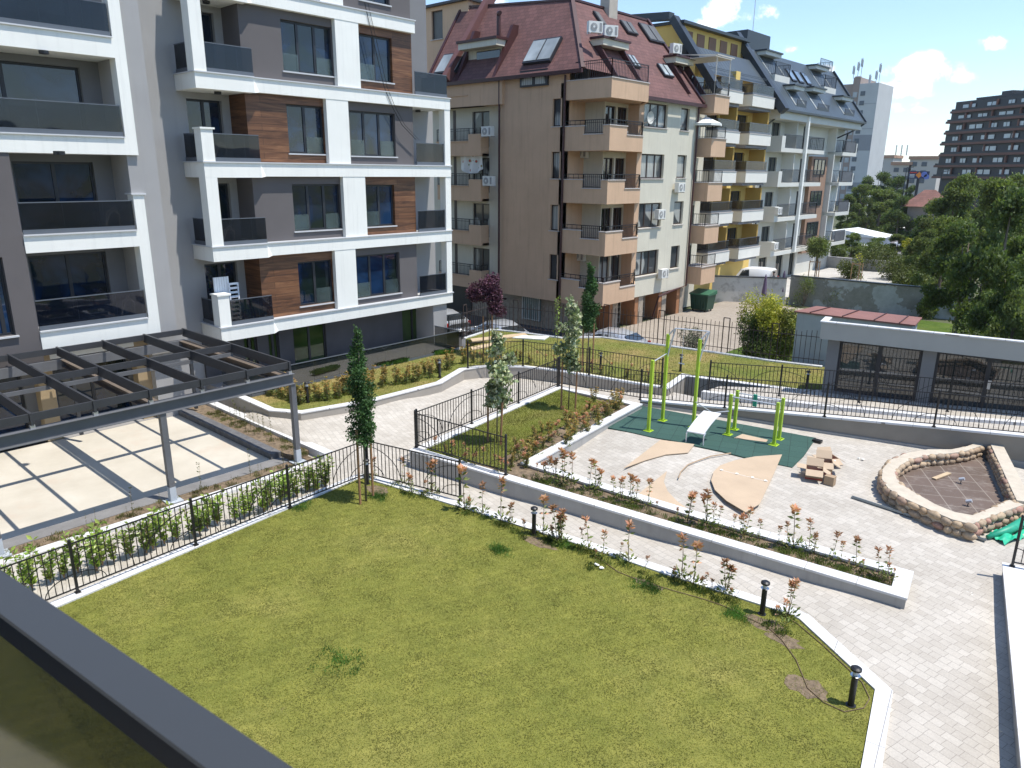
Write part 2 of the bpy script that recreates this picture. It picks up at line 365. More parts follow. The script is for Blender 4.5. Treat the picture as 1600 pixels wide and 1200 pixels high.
for s_, c_ in (('Color1', (.60, .60, .60, 1)), ('Color2', (.68, .68, .67, 1)), ('Mortar', (.22, .21, .2, 1))): br.inputs[s_].default_value = c_
k.l(k.mapping((1, 1, 1), (0, 0, R(-9)), (.3, .4, 0)), br.inputs[0]); k.l(k.mix(k.ramp(k.noise(2.2, 6, .7), [(.5, (0, 0, 0)), (.8, (.45, .45, .45))]), br.outputs[0], (.40, .38, .34)), k.b.inputs['Base Color']); k.b.inputs['Roughness'].default_value = .65; COPING = k.m
CONC = M('concrete', (.36, .35, .33), .85, .12, 1.5, .25, 30, streak=.3)
IRON = M('black_iron', (.012, .012, .014), .45, .2, 4)
SOIL = M('soil', (.17, .125, .08), .95, .45, 9, .9, 14)
CREAM = M('cream_render', (.60, .565, .46), .85, .05, .7, .2, 90, streak=.25)
BROWN = M('salmon_render', (.57, .385, .25), .85, .06, .7, .25, 90, streak=.3)
STONEC = M('stone_sill', (.50, .46, .43), .7, .08, 3)
DRED = M('dark_red_trim', (.055, .017, .016), .5, .15, 3)
METAL = M('zinc', (.5, .5, .5), .4, .08, 3, metal=.7)
ACW = M('aircon_casing', (.68, .68, .64), .5, .04, 3)
BLACK = M('black_plastic', (.012, .012, .013), .4, .1, 5)
# ================================================================== GROUND
def xy(L, z=0): return [tuple(G(*p, z)[:2]) for p in L]
def offs(P, d, closed=False):
    """offset a polyline to its left by d"""
    n = len(P); out_ = []
    for i in range(n):
        a = Vector(P[(i-1) % n] if (closed or i > 0) else P[i]); b = Vector(P[i]); c = Vector(P[(i+1) % n] if (closed or i < n-1) else P[i])
        t1 = (b-a).normalized() if (b-a).length > 1e-6 else (c-b).normalized(); t2 = (c-b).normalized() if (c-b).length > 1e-6 else t1
        n1 = Vector((-t1.y, t1.x)); n2 = Vector((-t2.y, t2.x)); m_ = (n1+n2).normalized(); k_ = d/max(.35, m_.dot(n1)); out_.append((b.x+m_.x*k_, b.y+m_.y*k_))
    return out_
k = NT('open_ground'); cc = k.ramp(k.noise(.03, 5, .6), [(.3, (.055, .075, .028)), (.5, (.10, .105, .05)), (.7, (.17, .15, .10))])
k.l(k.mix(1, cc, k.ramp(k.noise(1.5, 4), [(.3, (.7, .7, .7)), (.7, (1.2, 1.2, 1.2))]), 'MULTIPLY'), k.b.inputs['Base Color']); k.b.inputs['Roughness'].default_value = .95
gm = MB(); gm.box(-1800, -60, -1.6, 1500, 3000, -1.3); struct('ground', gm, k.m)
LAWN = lawn('mown_lawn', (.18, .19, .045), (.215, .215, .052), (.255, .24, .07)); LAWN2 = lawn('bed_lawn', (.13, .165, .04), (.175, .19, .045), (.22, .205, .07)); LAWN3 = lawn('dry_lawn', (.15, .18, .045), (.22, .205, .065), (.33, .24, .11), soilth=.66)
PAVE = paver('light_pavers', R(16)); PAVE2 = paver('garden_pavers', R(4)); PAVE3 = paver('driveway_pavers', R(20), (.30, .255, .20), (.36, .31, .25), .2, .1)
ASPH = M('asphalt', (.05, .05, .052), .9, .15, 2, .3, 60)
# paving: one sheet whose height follows the gentle ramps of the yard
CPZ = [(-2, 11, -.03), (-1.5, 5, -.03), (-3, 14.6, .09), (-5, 13.6, .04), (-9, 12.9, -.09), (-12.7, 12.6, -.18), (-15.5, 12.3, -.2), (-18, 12.8, -.02), (-20, 13, .12), (-22, 12.3, .17), (-20.6, 16, .16), (-18, 15.5, -.1),
       (-19.4, 18.4, .04), (-18.6, 20.6, -.16), (-16.8, 21.6, -.12), (-17, 18, -.14), (-10, 18, .14), (-7, 20, .15), (-9, 22, .15), (-4, 17, .12), (-3, 20, .15), (-6, 23, .15), (-1, 18, .12), (-1, 14, .05), (-22, 9, -.5), (-22, 3, -.5), (-25, 6, -.5), (-24, 10, -.5),
       (-17.3, 8, -.27), (-17.3, 4, -.27), (-17.2, 1, -.27), (-13, 8, -.3), (-8, 9, -.3), (-5, 7, -.3), (-13, 15.5, .0), (-12, 20, .15), (-13.5, 21.5, .15), (2, 14, .03)]
def pz(x, y):
    a = b = 0
    for cx, cy, cz in CPZ:
        w_ = 1/((x-cx)**2+(y-cy)**2+.15)**1.6; a += w_*cz; b += w_
    return a/b
def inpoly(p, P):
    r_ = False; n = len(P)
    for i in range(n):
        a, b = P[i], P[(i+1) % n]
        if (a[1] > p[1]) != (b[1] > p[1]) and p[0] < (b[0]-a[0])*(p[1]-a[1])/(b[1]-a[1])+a[0]: r_ = not r_
    return r_
OUT = xy([(84, 947), (553, 744), (572, 741), (722, 786), (905, 843), (1055, 893), (1243, 953), (1264, 963), (1395, 1082), (1378, 1200)]) + [(-1.25, 7.2), (-.9, 3), (-.6, -3), (-15.0, -3)]
OUT[0] = (-15.15, 3.3)
nx, ny = 130, 118; V = []; Fq = []
for j in range(ny+1):
    for i in range(nx+1):
        x = -28+i*(33/nx); y = -5+j*(29.5/ny); V.append((x, y, -.07 if inpoly((x, y), OUT) else -.6 if (x < -19.3 and y < 10.9) else -.3 if (x < -18.0 and y < 11.75) else pz(x, y)))
for j in range(ny):
    for i in range(nx):
        a = j*(nx+1)+i; Fq.append((a, a+1, a+nx+2, a+nx+1))
pm = MB(); pm.v = V; pm.f = Fq; pm.m = [0]*len(Fq)
for e, (i0, i1) in enumerate((((0, 0), (nx, 0)), ((nx, 0), (nx, ny)), ((nx, ny), (0, ny)), ((0, ny), (0, 0)))):
    a = V[i0[1]*(nx+1)+i0[0]]; b = V[i1[1]*(nx+1)+i1[0]]; pm.quad((a[0], a[1], -1.29), (b[0], b[1], -1.29), (b[0], b[1], -.55), (a[0], a[1], -.55))
struct('paving', pm, PAVE, smooth=True)
# --- the near lawn with its granite kerb
INN = offs(OUT, -.26, True)
if abs(INN[0][0]) > abs(OUT[0][0]): INN = offs(OUT, .26, True)
m_ = MB(); m_.strip(OUT, INN, -.4, .035, closed=True); struct('lawn_kerb', m_, COPING)
m_ = MB(); m_.prism(INN, -.4, 0); LAWNOBJ = struct('lawn', m_, LAWN)
SOILP = []
for q_, (px_, py_, r_x, r_y) in enumerate(((845, 848, .5, .2), (1195, 975, .45, .25), (1225, 1000, .35, .22), (1262, 1075, .4, .3), (590, 765, .5, .25), (1010, 912, .4, .13))):
    g_ = G(px_, py_, .004); rp = random.Random(q_); P = [(g_.x+r_x*math.cos(a*.45)*rp.uniform(.6, 1.15), g_.y+r_y*math.sin(a*.45)*rp.uniform(.6, 1.15)) for a in range(14)]; m_ = MB(); m_.prism(P, -.02, .004); SOILP.append(P); struct('bare_soil', m_, SOIL)
# --- raised planter (bed top .35)
ZP = .35
PO = xy([(640, 703), (1416, 934), (1426, 893), (1100, 803), (835, 722), (1003, 631), (871, 602)], ZP)
PI_ = offs(PO, .27, True)
import itertools
def area(P): return sum(P[i][0]*P[(i+1) % len(P)][1]-P[(i+1) % len(P)][0]*P[i][1] for i in range(len(P)))/2
if abs(area(PI_)) > abs(area(PO)): PI_ = offs(PO, -.27, True)
m_ = MB(); m_.strip(PO, PI_, -.5, ZP-.05, closed=True)
PO2 = offs(PO, .02 if abs(area(offs(PO, .02, True))) > abs(area(PO)) else -.02, True); PI2 = offs(PI_, .02 if abs(area(offs(PI_, .02, True))) < abs(area(PI_)) else -.02, True)
pw = thing('planter_wall', 'low concrete wall with pale granite coping around the raised bed beside the playground', 'planter wall', (PO[0][0], PO[0][1], 0))
build('wall', m_, CONC, pw); m2 = MB(); m2.strip(PO2, PI2, ZP-.05, ZP, closed=True); build('coping', m2, COPING, pw)
m_ = MB(); m_.prism(PI_, -.4, ZP-.09); struct('planting_soil', m_, SOIL)
BL_ = [(-15.0, 13.35), (-12.15, 14.15)]
bedlawn = [PI_[0], (PI_[0][0]+2.9, PI_[0][1]+.72)] + [tuple(Vector(PI_[4])+Vector((-.75, -.15))), tuple(Vector(PI_[5])+Vector((-.85, -.35))), PI_[6]]
m_ = MB(); m_.prism(bedlawn, -.3, ZP-.05); struct('raised_bed_lawn', m_, LAWN2)
# --- upper lawn behind
ZU = .4
BL = [(355, 612), (420, 641), (470, 645), (585, 625), (640, 611), (690, 598), (725, 577), (760, 572), (817, 573), (870, 579), (920, 587), (985, 598), (1044, 607), (1072, 587), (1100, 591), (1285, 615)]
RF = [(722, 528), (765, 514), (800, 517), (877, 527), (940, 526), (1025, 537), (1125, 551), (1200, 562), (1285, 572)]
bl = xy(BL, ZU); rf = xy(RF, ZU)
bi = offs(bl, .24)
m_ = MB(); m_.strip(bl, bi, -.7, ZU-.04); kw = thing('garden_retaining_wall', 'low rendered retaining wall with white coping along the curved edge of the upper lawn', 'retaining wall', (bl[3][0], bl[3][1], 0))
build('wall', m_, M('wall_render', (.34, .31, .27), .85, .08, 2, .2), kw); m_ = MB(); m_.strip(offs(bl, -.02), offs(bl, .26), ZU-.04, ZU); build('coping', m_, COPING, kw)
up = bi + [(rf[-1][0]+.3, rf[-1][1])] + list(reversed(rf)) + [(-24, 24.9), (-23.85, 22.95), (-23.85, 14.2), (-25, 12.9)]
m_ = MB(); m_.prism(up, -1.29, ZU-.03); UPLAWN = struct('upper_lawn', m_, LAWN3)
ri = offs(rf, -.2)
m_ = MB(); m_.strip(rf, ri, -1.29, ZU+.03); single('boundary_kerb', m_, COPING, 'pale concrete upstand under the tall iron fence by the street', 'kerb wall')
# --- ramp wall (fence stands on it) and ramp
WEpx = [((872, 603), .35), ((1000, 625), .352), ((1132, 637), .47), ((1288, 651), .70), ((1459, 667), .87), ((1600, 681), 1.0)]
WE = [G(*p, z) for p, z in WEpx]; d_ = (WE[-1]-WE[-2]); WE.append(WE[-1]+d_*2)
we = [(v.x, v.y) for v in WE]; wz = [v.z for v in WE]; weo = offs(we, .3)
m_ = MB(); m_.strip(we[1:], weo[1:], -.3, [z-.05 for z in wz[1:]]); rw = thing('ramp_wall', 'rendered retaining wall rising beside the playground with white stone coping', 'retaining wall', (we[2][0], we[2][1], 0))
build('wall', m_, M('ramp_render', (.25, .225, .19), .85, .07, 2, .2), rw)
m_ = MB(); m_.strip(offs(we, -.03)[1:], offs(we, .33)[1:], [z-.05 for z in wz[1:]], wz[1:]); build('coping', m_, COPING, rw)
m_ = MB(); m_.strip(offs(we, -.05)[1:], offs(we, -.001)[1:], -.3, [.24]+[.22]*(len(we)-2)); build('plinth', m_, CONC, rw)
ZR = [-.12, .1, .27, .5, .68, .82, 1.0]
bk = [G(905, 590, .2), G(1040, 612, .3), G(1125, 619, .45), G(1290, 636, .6), G(1460, 652, .75), G(1600, 664, .85)]; bk.append(bk[-1]+(bk[-1]-bk[-2])*2)
m_ = MB()
for i in range(6):
    a, b, c, d = weo[i], weo[i+1], bk[i+1], bk[i]
    m_.quad((a[0], a[1], ZR[i]), (b[0], b[1], ZR[i+1]), (c[0], c[1], ZR[i+1]), (d[0], d[1], ZR[i]))
struct('ramp_path', m_, PAVE2)
cg = [(v.x, v.y) for v in bk[2:]]; cg[0] = tuple(G(1096, 612, .5)[:2]); cgz = [.5, .64, .78, .92, 1.1]
m_ = MB(); m_.strip(cg, offs(cg, .25), -.2, cgz); single('ramp_kerb_wall', m_, COPING, 'white stone kerb wall carrying the iron fence in front of the glazed pavilion', 'kerb wall')
back = offs(cg, .24); e1 = G(1100, 597, .45); m_ = MB()
bb = [(back[0][0]+.1, back[0][1]+1.1), (-7.6, 27.9), (-5.2, 28.9), (-2.6, 30.2), (4, 33)]
for i in range(4): m_.quad((*back[i], cgz[i]-.06), (*back[i+1], cgz[i+1]-.06), (*bb[i+1], cgz[i+1]-.03), (*bb[i], cgz[i]-.06))
struct('pavilion_path', m_, PAVE2)
# --- playground rubber
MAT = [(1003, 634), (950, 668), (985, 675), (1020, 683), (1055, 689), (1090, 697), (1128, 705), (1165, 715), (1238, 730), (1256, 712), (1275, 684)]
k = NT('green_rubber'); br = k.n('ShaderNodeTexBrick'); br.inputs['Scale'].default_value = 1; br.inputs['Brick Width'].default_value = .5; br.inputs['Row Height'].default_value = .5; br.offset = 0; br.inputs['Mortar Size'].default_value = .006
for s_, c_ in (('Color1', (.028, .075, .06, 1)), ('Color2', (.034, .085, .068, 1)), ('Mortar', (.012, .03, .024, 1))): br.inputs[s_].default_value = c_
k.l(k.mapping((1, 1, 1), (0, 0, R(-20))), br.inputs[0]); k.l(k.mix(1, br.outputs[0], k.ramp(k.noise(60, 2), [(.3, (.8, .8, .8)), (.7, (1.2, 1.2, 1.2))]), 'MULTIPLY'), k.b.inputs['Base Color']); k.b.inputs['Roughness'].default_value = .9; RUB = k.m
m_ = MB(); m_.prism(xy(MAT, .175), .0, .175); struct('playground_surface', m_, RUB)
# --- patio under the pergola
k = NT('patio_concrete'); cc = k.ramp(k.noise(.7, 5, .6), [(.3, (.45, .41, .335)), (.6, (.53, .49, .41)), (.8, (.57, .54, .47))]); cc = k.mix(k.ramp(k.noise(.4, 6, .7), [(.58, (0, 0, 0)), (.72, (.5, .5, .5))]), cc, (.50, .38, .29)); k.l(cc, k.b.inputs['Base Color']); k.b.inputs['Roughness'].default_value = .8
m_ = MB(); m_.box(-25.9, -5, -.5, -19.35, 10.6, -.25); struct('patio', m_, k.m)
m_ = MB(); m_.box(-19.35, -5, -.5, -18.85, 11.0, -.235); struct('patio_edge', m_, M('dark_concrete', (.19, .185, .18), .9, .15, 2, .3, 30))
m_ = MB(); m_.box(-18.3, -5, -.5, -18.02, 11.9, -.2); struct('patio_kerb', m_, COPING)
m_ = MB(); m_.box(-18.85, -5, -.5, -18.3, 11.9, -.25); m_.box(-25.9, 10.95, -.5, -18.85, 11.6, -.08); struct('weedy_strip', m_, SOIL)
m_ = MB(); m_.box(-25.9, 10.6, -.5, -19.36, 10.95, -.07); single('patio_edge_wall', m_, M('dark_stone', (.12, .12, .125), .9, .3, 5, .8), 'low dark stone wall closing the concrete patio toward the paved path', 'low wall')
m_ = MB(); m_.box(-25.9, 11.6, -.5, -18.02, 11.9, 0.03); single('path_kerb', m_, COPING, 'white kerb between the weedy strip and the paved path', 'kerb')
# --- terrace of the white building
m_ = MB(); m_.box(-27, 12.3, -.5, -23.8, 22.95, .33); m_.box(-27.1, 7, -.5, -25.85, 12.3, -.23); struct('building_terrace', m_, M('terrace_tile', (.30, .29, .28), .6, .06))
# --- street, driveway, neighbour's ground beyond the fence
m_ = MB(); m_.box(-60, 28, -1.31, -22.5, 35.5, -1.27); struct('street', m_, ASPH)
m_ = MB(); m_.box(-25.6, 30.5, -1.30, -14.8, 54, -1.2); struct('driveway', m_, PAVE3)
m_ = MB(); m_.box(-17.5, 33, -1.28, -7.5, 55, -1.15); struct('neighbour_lawn', m_, lawn('rough_lawn', (.06, .10, .02), (.085, .13, .025), (.12, .14, .04)))
m_ = MB(); m_.prism([(-27.5, 57), (-19.6, 57), (-18.4, 70), (-19.5, 79), (-27.5, 79)], -1.28, -1.0); struct('concrete_yard', m_, M('pale_concrete', (.46, .44, .40), .8, .1, .6))
m_ = MB(); m_.box(-27.5, 55.0, -1.28, -21.7, 60.3, -.76); struct('upper_yard', m_, MATS['pale_concrete'])
m_ = MB(); m_.box(-27.5, 79.4, -1.28, -18, 79.9, .1); single('yard_rear_wall', m_, CONC, 'low grey wall at the far side of the concrete yard', 'low wall')
m_ = MB(); m_.box(-38, 80, -1.29, -20, 165, -1.22); m_.box(-60, 105, -1.28, 5, 114, -1.21); struct('far_road', m_, M('far_asphalt', (.16, .15, .15), .9, .1))

# far hills all round the town
m_ = MB(); n_ = 72; rh = random.Random(5)
for ring, (rad, hh) in enumerate(((900, -1.4), (1450, 1))):
    for i in range(n_):
        a = 2*math.pi*i/n_; e_ = 0 if ring == 0 else 12+10*math.sin(a*3+1)+8*math.sin(a*7)+60*max(0, math.cos(a+.1))**3
        m_.v.append((rad*math.cos(a), rad*math.sin(a), hh if ring == 0 else e_))
for i in range(n_): j = (i+1) % n_; m_.f.append((i, j, n_+j, n_+i)); m_.m.append(0)
struct('hills', m_, M('wooded_hill', (.05, .075, .045), .95, .3, .01), True)
# ================================================================== BUILDING HELPERS
def window(b, F, s0, s1, z0, z1, d=-.15, n=2, fm=FRAME, gm=GLASS, sill=None, name='window', fw=.07, transom=None, low=False):
    m = MB(); e = .001
    m.fbox(F, s0, s0+fw, z0, z1, d, d+.07); m.fbox(F, s1-fw, s1, z0, z1, d, d+.07); m.fbox(F, s0+fw, s1-fw, z0, z0+fw, d, d+.07); m.fbox(F, s0+fw, s1-fw, z1-fw, z1, d, d+.07)
    for i in range(1, n): c = s0+(s1-s0)*i/n; m.fbox(F, c-fw*.75, c+fw*.75, z0+fw, z1-fw, d, d+.065)
    if transom: m.fbox(F, s0+fw, s1-fw, transom-.03, transom+.03, d, d+.06)
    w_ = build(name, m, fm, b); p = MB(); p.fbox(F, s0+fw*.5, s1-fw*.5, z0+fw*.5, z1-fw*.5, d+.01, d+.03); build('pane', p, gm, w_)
    if sill: p = MB(); p.fbox(F, s0-.06, s1+.06, z0-.05, z0-.001, d, sill[1]); build('sill', p, sill[0], w_)
    if low:      # the low glass guards in front of the openable sashes
        p = MB(); k_ = (s1-s0)/n
        for i in ([0, n-1] if n == 3 else [0 if low == 'l' else 1]): p.fbox(F, s0+k_*i+.03, s0+k_*(i+1)-.03, z0+.02, z0+.62, d+.085, d+.1)
        build('glass_guard', p, LOWG, w_)
    return w_
LOWG = glassmat('clear_guard_glass', (.10, .14, .14), .05, .38, spec=.6)
def glass_rail(b, pts, z, h=.92, gm=SMOKE, name='balcony_rail'):
    m = MB(); g = MB()
    for a, c in zip(pts[:-1], pts[1:]):
        a0 = Vector((*a, z)); c0 = Vector((*c, z)); t = (c0-a0).normalized()
        m.bar(a0+Vector((0, 0, .07)), c0+Vector((0, 0, .07)), .06, .13); m.bar(a0+Vector((0, 0, h)), c0+Vector((0, 0, h)), .035, .03)
        g.bar(a0+Vector((0, 0, h/2+.06)), c0+Vector((0, 0, h/2+.06)), .014, h-.14)
        L_ = (c0-a0).length
        for i in range(1, int(L_/1.15)+1):
            if i*1.15 < L_-.1: m.bar(a0+t*i*1.15+Vector((0, 0, .13)), a0+t*i*1.15+Vector((0, 0, h)),   .003, .008, up=(t.y, -t.x, 0))
    r_ = build(name, m, RAILM, b); build('rail_glass', g, gm, r_); return r_
RAILM = M('rail_profile', (.10, .115, .135), .4, .06, 3)
# ================================================================== WHITE APARTMENT BLOCK
WB = thing('apartment_block', 'modern white apartment block with timber and dark grey panels and smoked glass balconies', 'apartment block', (-25.5, 15, 0))
F = Fac((-25.5, 0), (0, 1), (1, 0))
ZT = [2.72, 5.62, 8.50, 11.38, 14.26]; BH = .5
b_ = MB(); c_ = MB()
for i, z in enumerate(ZT):
    y1 = 24.05 if i < 4 else 22.1
    b_.fbox(F, 14.5, y1, z-BH, z-.04, -1.7 if i else -3, 0); b_.fbox(F, 12.37, 14.5, z-BH-(.04), z-.04, -1.6, .13)
    b_.add([F.P(14.5, z-BH-.04, .13), F.P(14.75, z-BH, .001), F.P(14.5, z-BH, .001), F.P(14.5, z-.04, .13), F.P(14.55, z-.04, .001), F.P(14.5, z-.04, .001)], [(0, 1, 4, 3), (0, 2, 1), (3, 4, 5)])
    c_.fbox(F, 14.5, y1+.03, z-.04, z, -1.4, .05); c_.fbox(F, 12.33, 14.5, z-.04, z, -1.4, .18)
    if i < 4: b_.fbox(F, 22.05, 24.05, z-BH-.001, z-.041, -3, -1.7)
build('floor_band', b_, WHITE, WB); build('band_coping', c_, M('aluminium_coping', (.55, .56, .57), .5, .04), WB)
# left balcony columns, each with a small cap where it starts above a balustrade
m = MB(); pass
m.fbox(F, 12.372, 12.80, 10.9, 16, -.35, .128); m.fbox(F, 12.372, 12.80, 5.12, 9.55, -.35, .128); m.fbox(F, 12.372, 12.80, 2.2, 3.85, -.35, .128)
m.fbox(F, 12.34, 12.86, 9.55, 9.61, -.4, .17); m.fbox(F, 12.34, 12.86, 3.85, 3.91, -.4, .17)
build('corner_column', m, WHITE, WB)
m = MB()
for z0, z1 in ((2.7, 5.1), (5.62, 8.0), (8.5, 10.88)): m.fbox(F, 23.72, 24.05, z0, z1, -.4, -.02)
build('end_column', m, WHITE, WB)
# walls between the bands
Fw = -.22
fl = [(2.72, 5.12), (5.62, 8.0), (8.5, 10.88), (11.38, 13.76), (14.26, 17)]
W = {0: [((465, 410), (525, 471), 2, 'r'), ((556, 400), (626, 457), 3, 'l')], 1: [((456, 288), (538, 357), 3, 'l'), ((571, 289), (618, 352), 2, 'l')],
     2: [((447, 162), (510, 241), 2, 'r'), ((545.5, 172), (619, 245), 3, 'l')], 3: [((437.5, 29), (525, 120), 3, 'l'), ((560, 51), (614, 130), 2, 'l')], 4: [((560, -45), (609, 9), 2, 'l')]}
for i, (z0, z1) in enumerate(fl):
    if i in (0, 2): segs = [(14.6, 17.54, WOOD), (18.56, 22.05, TAUPE)]; pil = (17.54, 18.56)
    elif i in (1, 3): segs = [(14.6, 18.13, TAUPE), (19.22, 22.07, WOOD)]; pil = (18.13, 19.22)
    else: segs = [(14.6, 17.54, WOOD), (18.56, 22.05, TAUPE)]; pil = (17.54, 18.56)
    m = MB(); m.fbox(F, pil[0], pil[1], z0, z1, -.6, -.015); build('white_pier', m, WHITE, WB)
    hs = []
    for TL, BR, n, lo in W[i]:
        a = F.px(*TL, Fw); c = F.px(*BR, Fw); hs.append((a[0], c[0], c[1], a[1], n, lo))
    for s0, s1, mat_ in segs:
        H = [h[:4] for h in hs if h[0] > s0-.4 and h[1] < s1+.4]
        H = [(max(h[0], s0+.001), min(h[1], s1-.001), h[2], h[3]) for h in H]
        m = MB(); m.holes(F, s0, s1, z0, z1, H, Fw, -.6); build('timber_panel' if mat_ is WOOD else 'render_panel', m, mat_, WB)
        for h, hh in zip(H, [h for h in hs if h[0] > s0-.4 and h[1] < s1+.4]):
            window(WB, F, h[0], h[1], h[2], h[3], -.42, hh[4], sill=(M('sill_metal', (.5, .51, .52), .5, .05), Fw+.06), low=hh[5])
# side returns next to the left loggia: the timber or render turns the corner
m = MB(); mw = MB()
for i, (z0, z1) in enumerate(fl): (mw if i in (0, 2, 4) else m).fbox(F, 14.3, 14.599, z0, z1, -1.4, Fw)
build('loggia_return', m, TAUPE, WB); build('timber_return', mw, WOOD, WB)
# core of the block, recessed wall with loggia openings, top storeys
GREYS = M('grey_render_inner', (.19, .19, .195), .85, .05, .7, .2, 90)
hl = []
lw = [((287, 15), (347, 95)), ((289, 156), (360, 260)), ((315, 290), (372, 385)), ((317, 409), (385, 500))]
for i, (a, c) in enumerate(reversed(lw)):
    sa = F.px(*a, -1.45); hl.append((max(12.25, sa[0]), 14.0, ZT[i]+.02, ZT[i]+2.12))
m = MB(); m.holes(F, 10.9, 14.3, -.4, 17.5, hl+[(12.3, 14.1, .35, 2.15)], -1.37, -1.7); build('recessed_wall', m, GREY, WB)
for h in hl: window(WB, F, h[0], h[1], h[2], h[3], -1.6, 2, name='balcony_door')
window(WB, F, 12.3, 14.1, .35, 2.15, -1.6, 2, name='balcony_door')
m = MB(); m.box(-40, 10.9, -1.2, -27.25, 24.3, 17.5); m.box(-40, 24.3, -1.2, -30, 25.5, 17.5)
for (z0, z1) in fl: m.fbox(F, 14.6, 22.0, z0-.3, z1, -1.8, -.62)
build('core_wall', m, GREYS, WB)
m = MB(); m.holes(F, 22.05, 24.3, 2.3, 11, [(22.25, 22.95, z, z+2.1) for z in ZT[:3]], -1.45, -1.74); m.fbox(F, 22.0, 22.05, 2.3, 13.7, -1.45, -.6); build('loggia_wall', m, GREY, WB)
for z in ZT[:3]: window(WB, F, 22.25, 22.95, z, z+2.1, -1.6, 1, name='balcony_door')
# glass balustrades
for i, z in enumerate(ZT[:4]):
    glass_rail(WB, [(-26.8, 12.45), (-25.50, 12.45)] if i != 1 and False else [(-26.8, 12.45), (-25.48, 12.45)], z); glass_rail(WB, [(-25.47, 12.83), (-25.47, 14.55)], z)
    glass_rail(WB, ([(-25.6, 22.1), (-25.6, 23.7)] if i < 3 else [(-25.6, 22.1), (-25.6, 23.95), (-28.5, 23.95)]), z)
# ground floor
TERG = glassmat('terrace_glass', (.008, .012, .010), .02, .55, spec=.5)
D0 = -1.25; H = []
for TL, BR in (((457, 515), (512, 565)), ((628, 487), (663, 532)), ((418, 522), (438, 556)), ((380, 530), (404, 560))):
    a = F.px(*TL, D0); c = F.px(*BR, D0); H.append((a[0], c[0], .34, 2.2))
m = MB(); m.holes(F, 12.3, 22.9, .33, 2.25, H, D0, D0-.3); build('ground_floor_wall', m, M('slate_render', (.065, .065, .073), .8, .12, 1.2), WB)
for h in H: window(WB, F, h[0], h[1], h[2], h[3], D0-.15, 2, gm=glassmat('green_glass', (.03, .055, .015), .03, spec=.6), name='garden_door')
m = MB(); m.fbox(F, 22.9, 23.75, -.5, 2.24, -1.9, -.12); build('end_pier', m, GREY, WB)
glass_rail(WB, [(-23.86, 14.0), (-23.86, 22.85), (-25.5, 22.85)], .33, .92, gm=TERG, name='terrace_rail'); glass_rail(WB, [(-25.9, 12.5), (-23.86, 12.5), (-23.86, 14.0)], .33, .92, gm=TERG, name='terrace_rail')
# soffit lamps
for px_, py_, X_, Z_ in ((322, 1, -26.2, 13.72), (340, 143, -26.2, 10.84), (653, 172, -26.3, 10.86)):
    g_ = G(px_, py_, Z_); m = MB(); m.tube([(g_.x, g_.y, Z_-.09), (g_.x, g_.y, Z_)], .12, 12); build('soffit_lamp', m, BLACK, WB)
# ---- left wing of the same block
LB = [(12.1, 11.5), (9.2, 8.65), (6.32, 5.78), (3.42, 2.85), (15.0, 14.4)]
m = MB(); c_ = MB()
for i, (t, bo) in enumerate(LB):
    y0 = 6.7 if i in (1, 2, 3) else 0
    if i == 1: y0 = 6.0
    m.fbox(F, y0, 9.96, bo, t-.04, -1.6, 0); c_.fbox(F, y0, 9.93, t-.04, t, -1.3, .06)
m.fbox(F, 9.96, 10.3, 8.65, 16, -.45, 0); m.fbox(F, 9.96, 10.3, 2.85, 7.42, -.45, 0); c_.fbox(F, 9.9, 10.36, 7.42, 7.47, -.5, .05)
build('balcony_frame', m, WHITE, WB); build('band_coping', c_, MATS['aluminium_coping'], WB)
m = MB(); a = F.px(-40, 405); c = F.px(26, 524)
m.holes(F, -6, 6.7, 2.4, 8.9, [(a[0], c[0], c[1], a[1])], -.04, -.4); m.fbox(F, -6, 6.0, 8.9, 9.16, -1.3, -.3); m.fbox(F, 6.4, 6.7, 2.6, 8.9, -1.6, -.4); build('render_panel', m, TAUPE, WB)
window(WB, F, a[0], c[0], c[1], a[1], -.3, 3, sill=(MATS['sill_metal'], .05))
H = [(2.0, 9.35, 12.1, 14.2), (3.0, 9.4, 9.2, 11.28), (7.1, 9.4, 6.32, 8.42), (7.1, 9.4, 3.42, 5.55), (-3, 6.35, -.2, 2.35), (7.25, 9.6, -.2, 2.35)]
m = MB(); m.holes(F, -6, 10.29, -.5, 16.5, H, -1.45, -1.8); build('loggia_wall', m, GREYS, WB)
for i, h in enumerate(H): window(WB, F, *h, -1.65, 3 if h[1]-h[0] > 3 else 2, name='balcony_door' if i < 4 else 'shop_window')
m = MB(); m.fbox(F, 9.97, 10.9, -.5, 16.5, -1.8, -.12+.001); build('gap_wall', m, GREY, WB)
m = MB()
for y in (6.75, 9.75): m.fbox(F, y-.22, y+.22, -.25, 2.84, -.9, -.45)
build('tan_column', m, M('tan_render', (.36, .27, .16), .8, .08), WB)
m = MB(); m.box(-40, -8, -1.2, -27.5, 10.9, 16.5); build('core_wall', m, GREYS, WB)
m = MB(); m.fbox(F, -8, 10.28, 2.4, 2.86, -1.7, -.46); build('soffit', m, WHITE, WB)
for z, y0 in ((12.1, 0), (9.2, 3), (6.32, 6.72), (3.42, 6.72)): glass_rail(WB, [(-25.56, y0), (-25.56, 9.92), (-26.9, 9.92)][:2], z); 
for px_, py_, Z_ in ((68, 79, 11.48), (92, 236, 8.63)):
    g_ = G(px_, py_, Z_); m = MB(); m.tube([(g_.x, g_.y, Z_-.09), (g_.x, g_.y, Z_)], .13, 12); build('soffit_lamp', m, BLACK, WB)
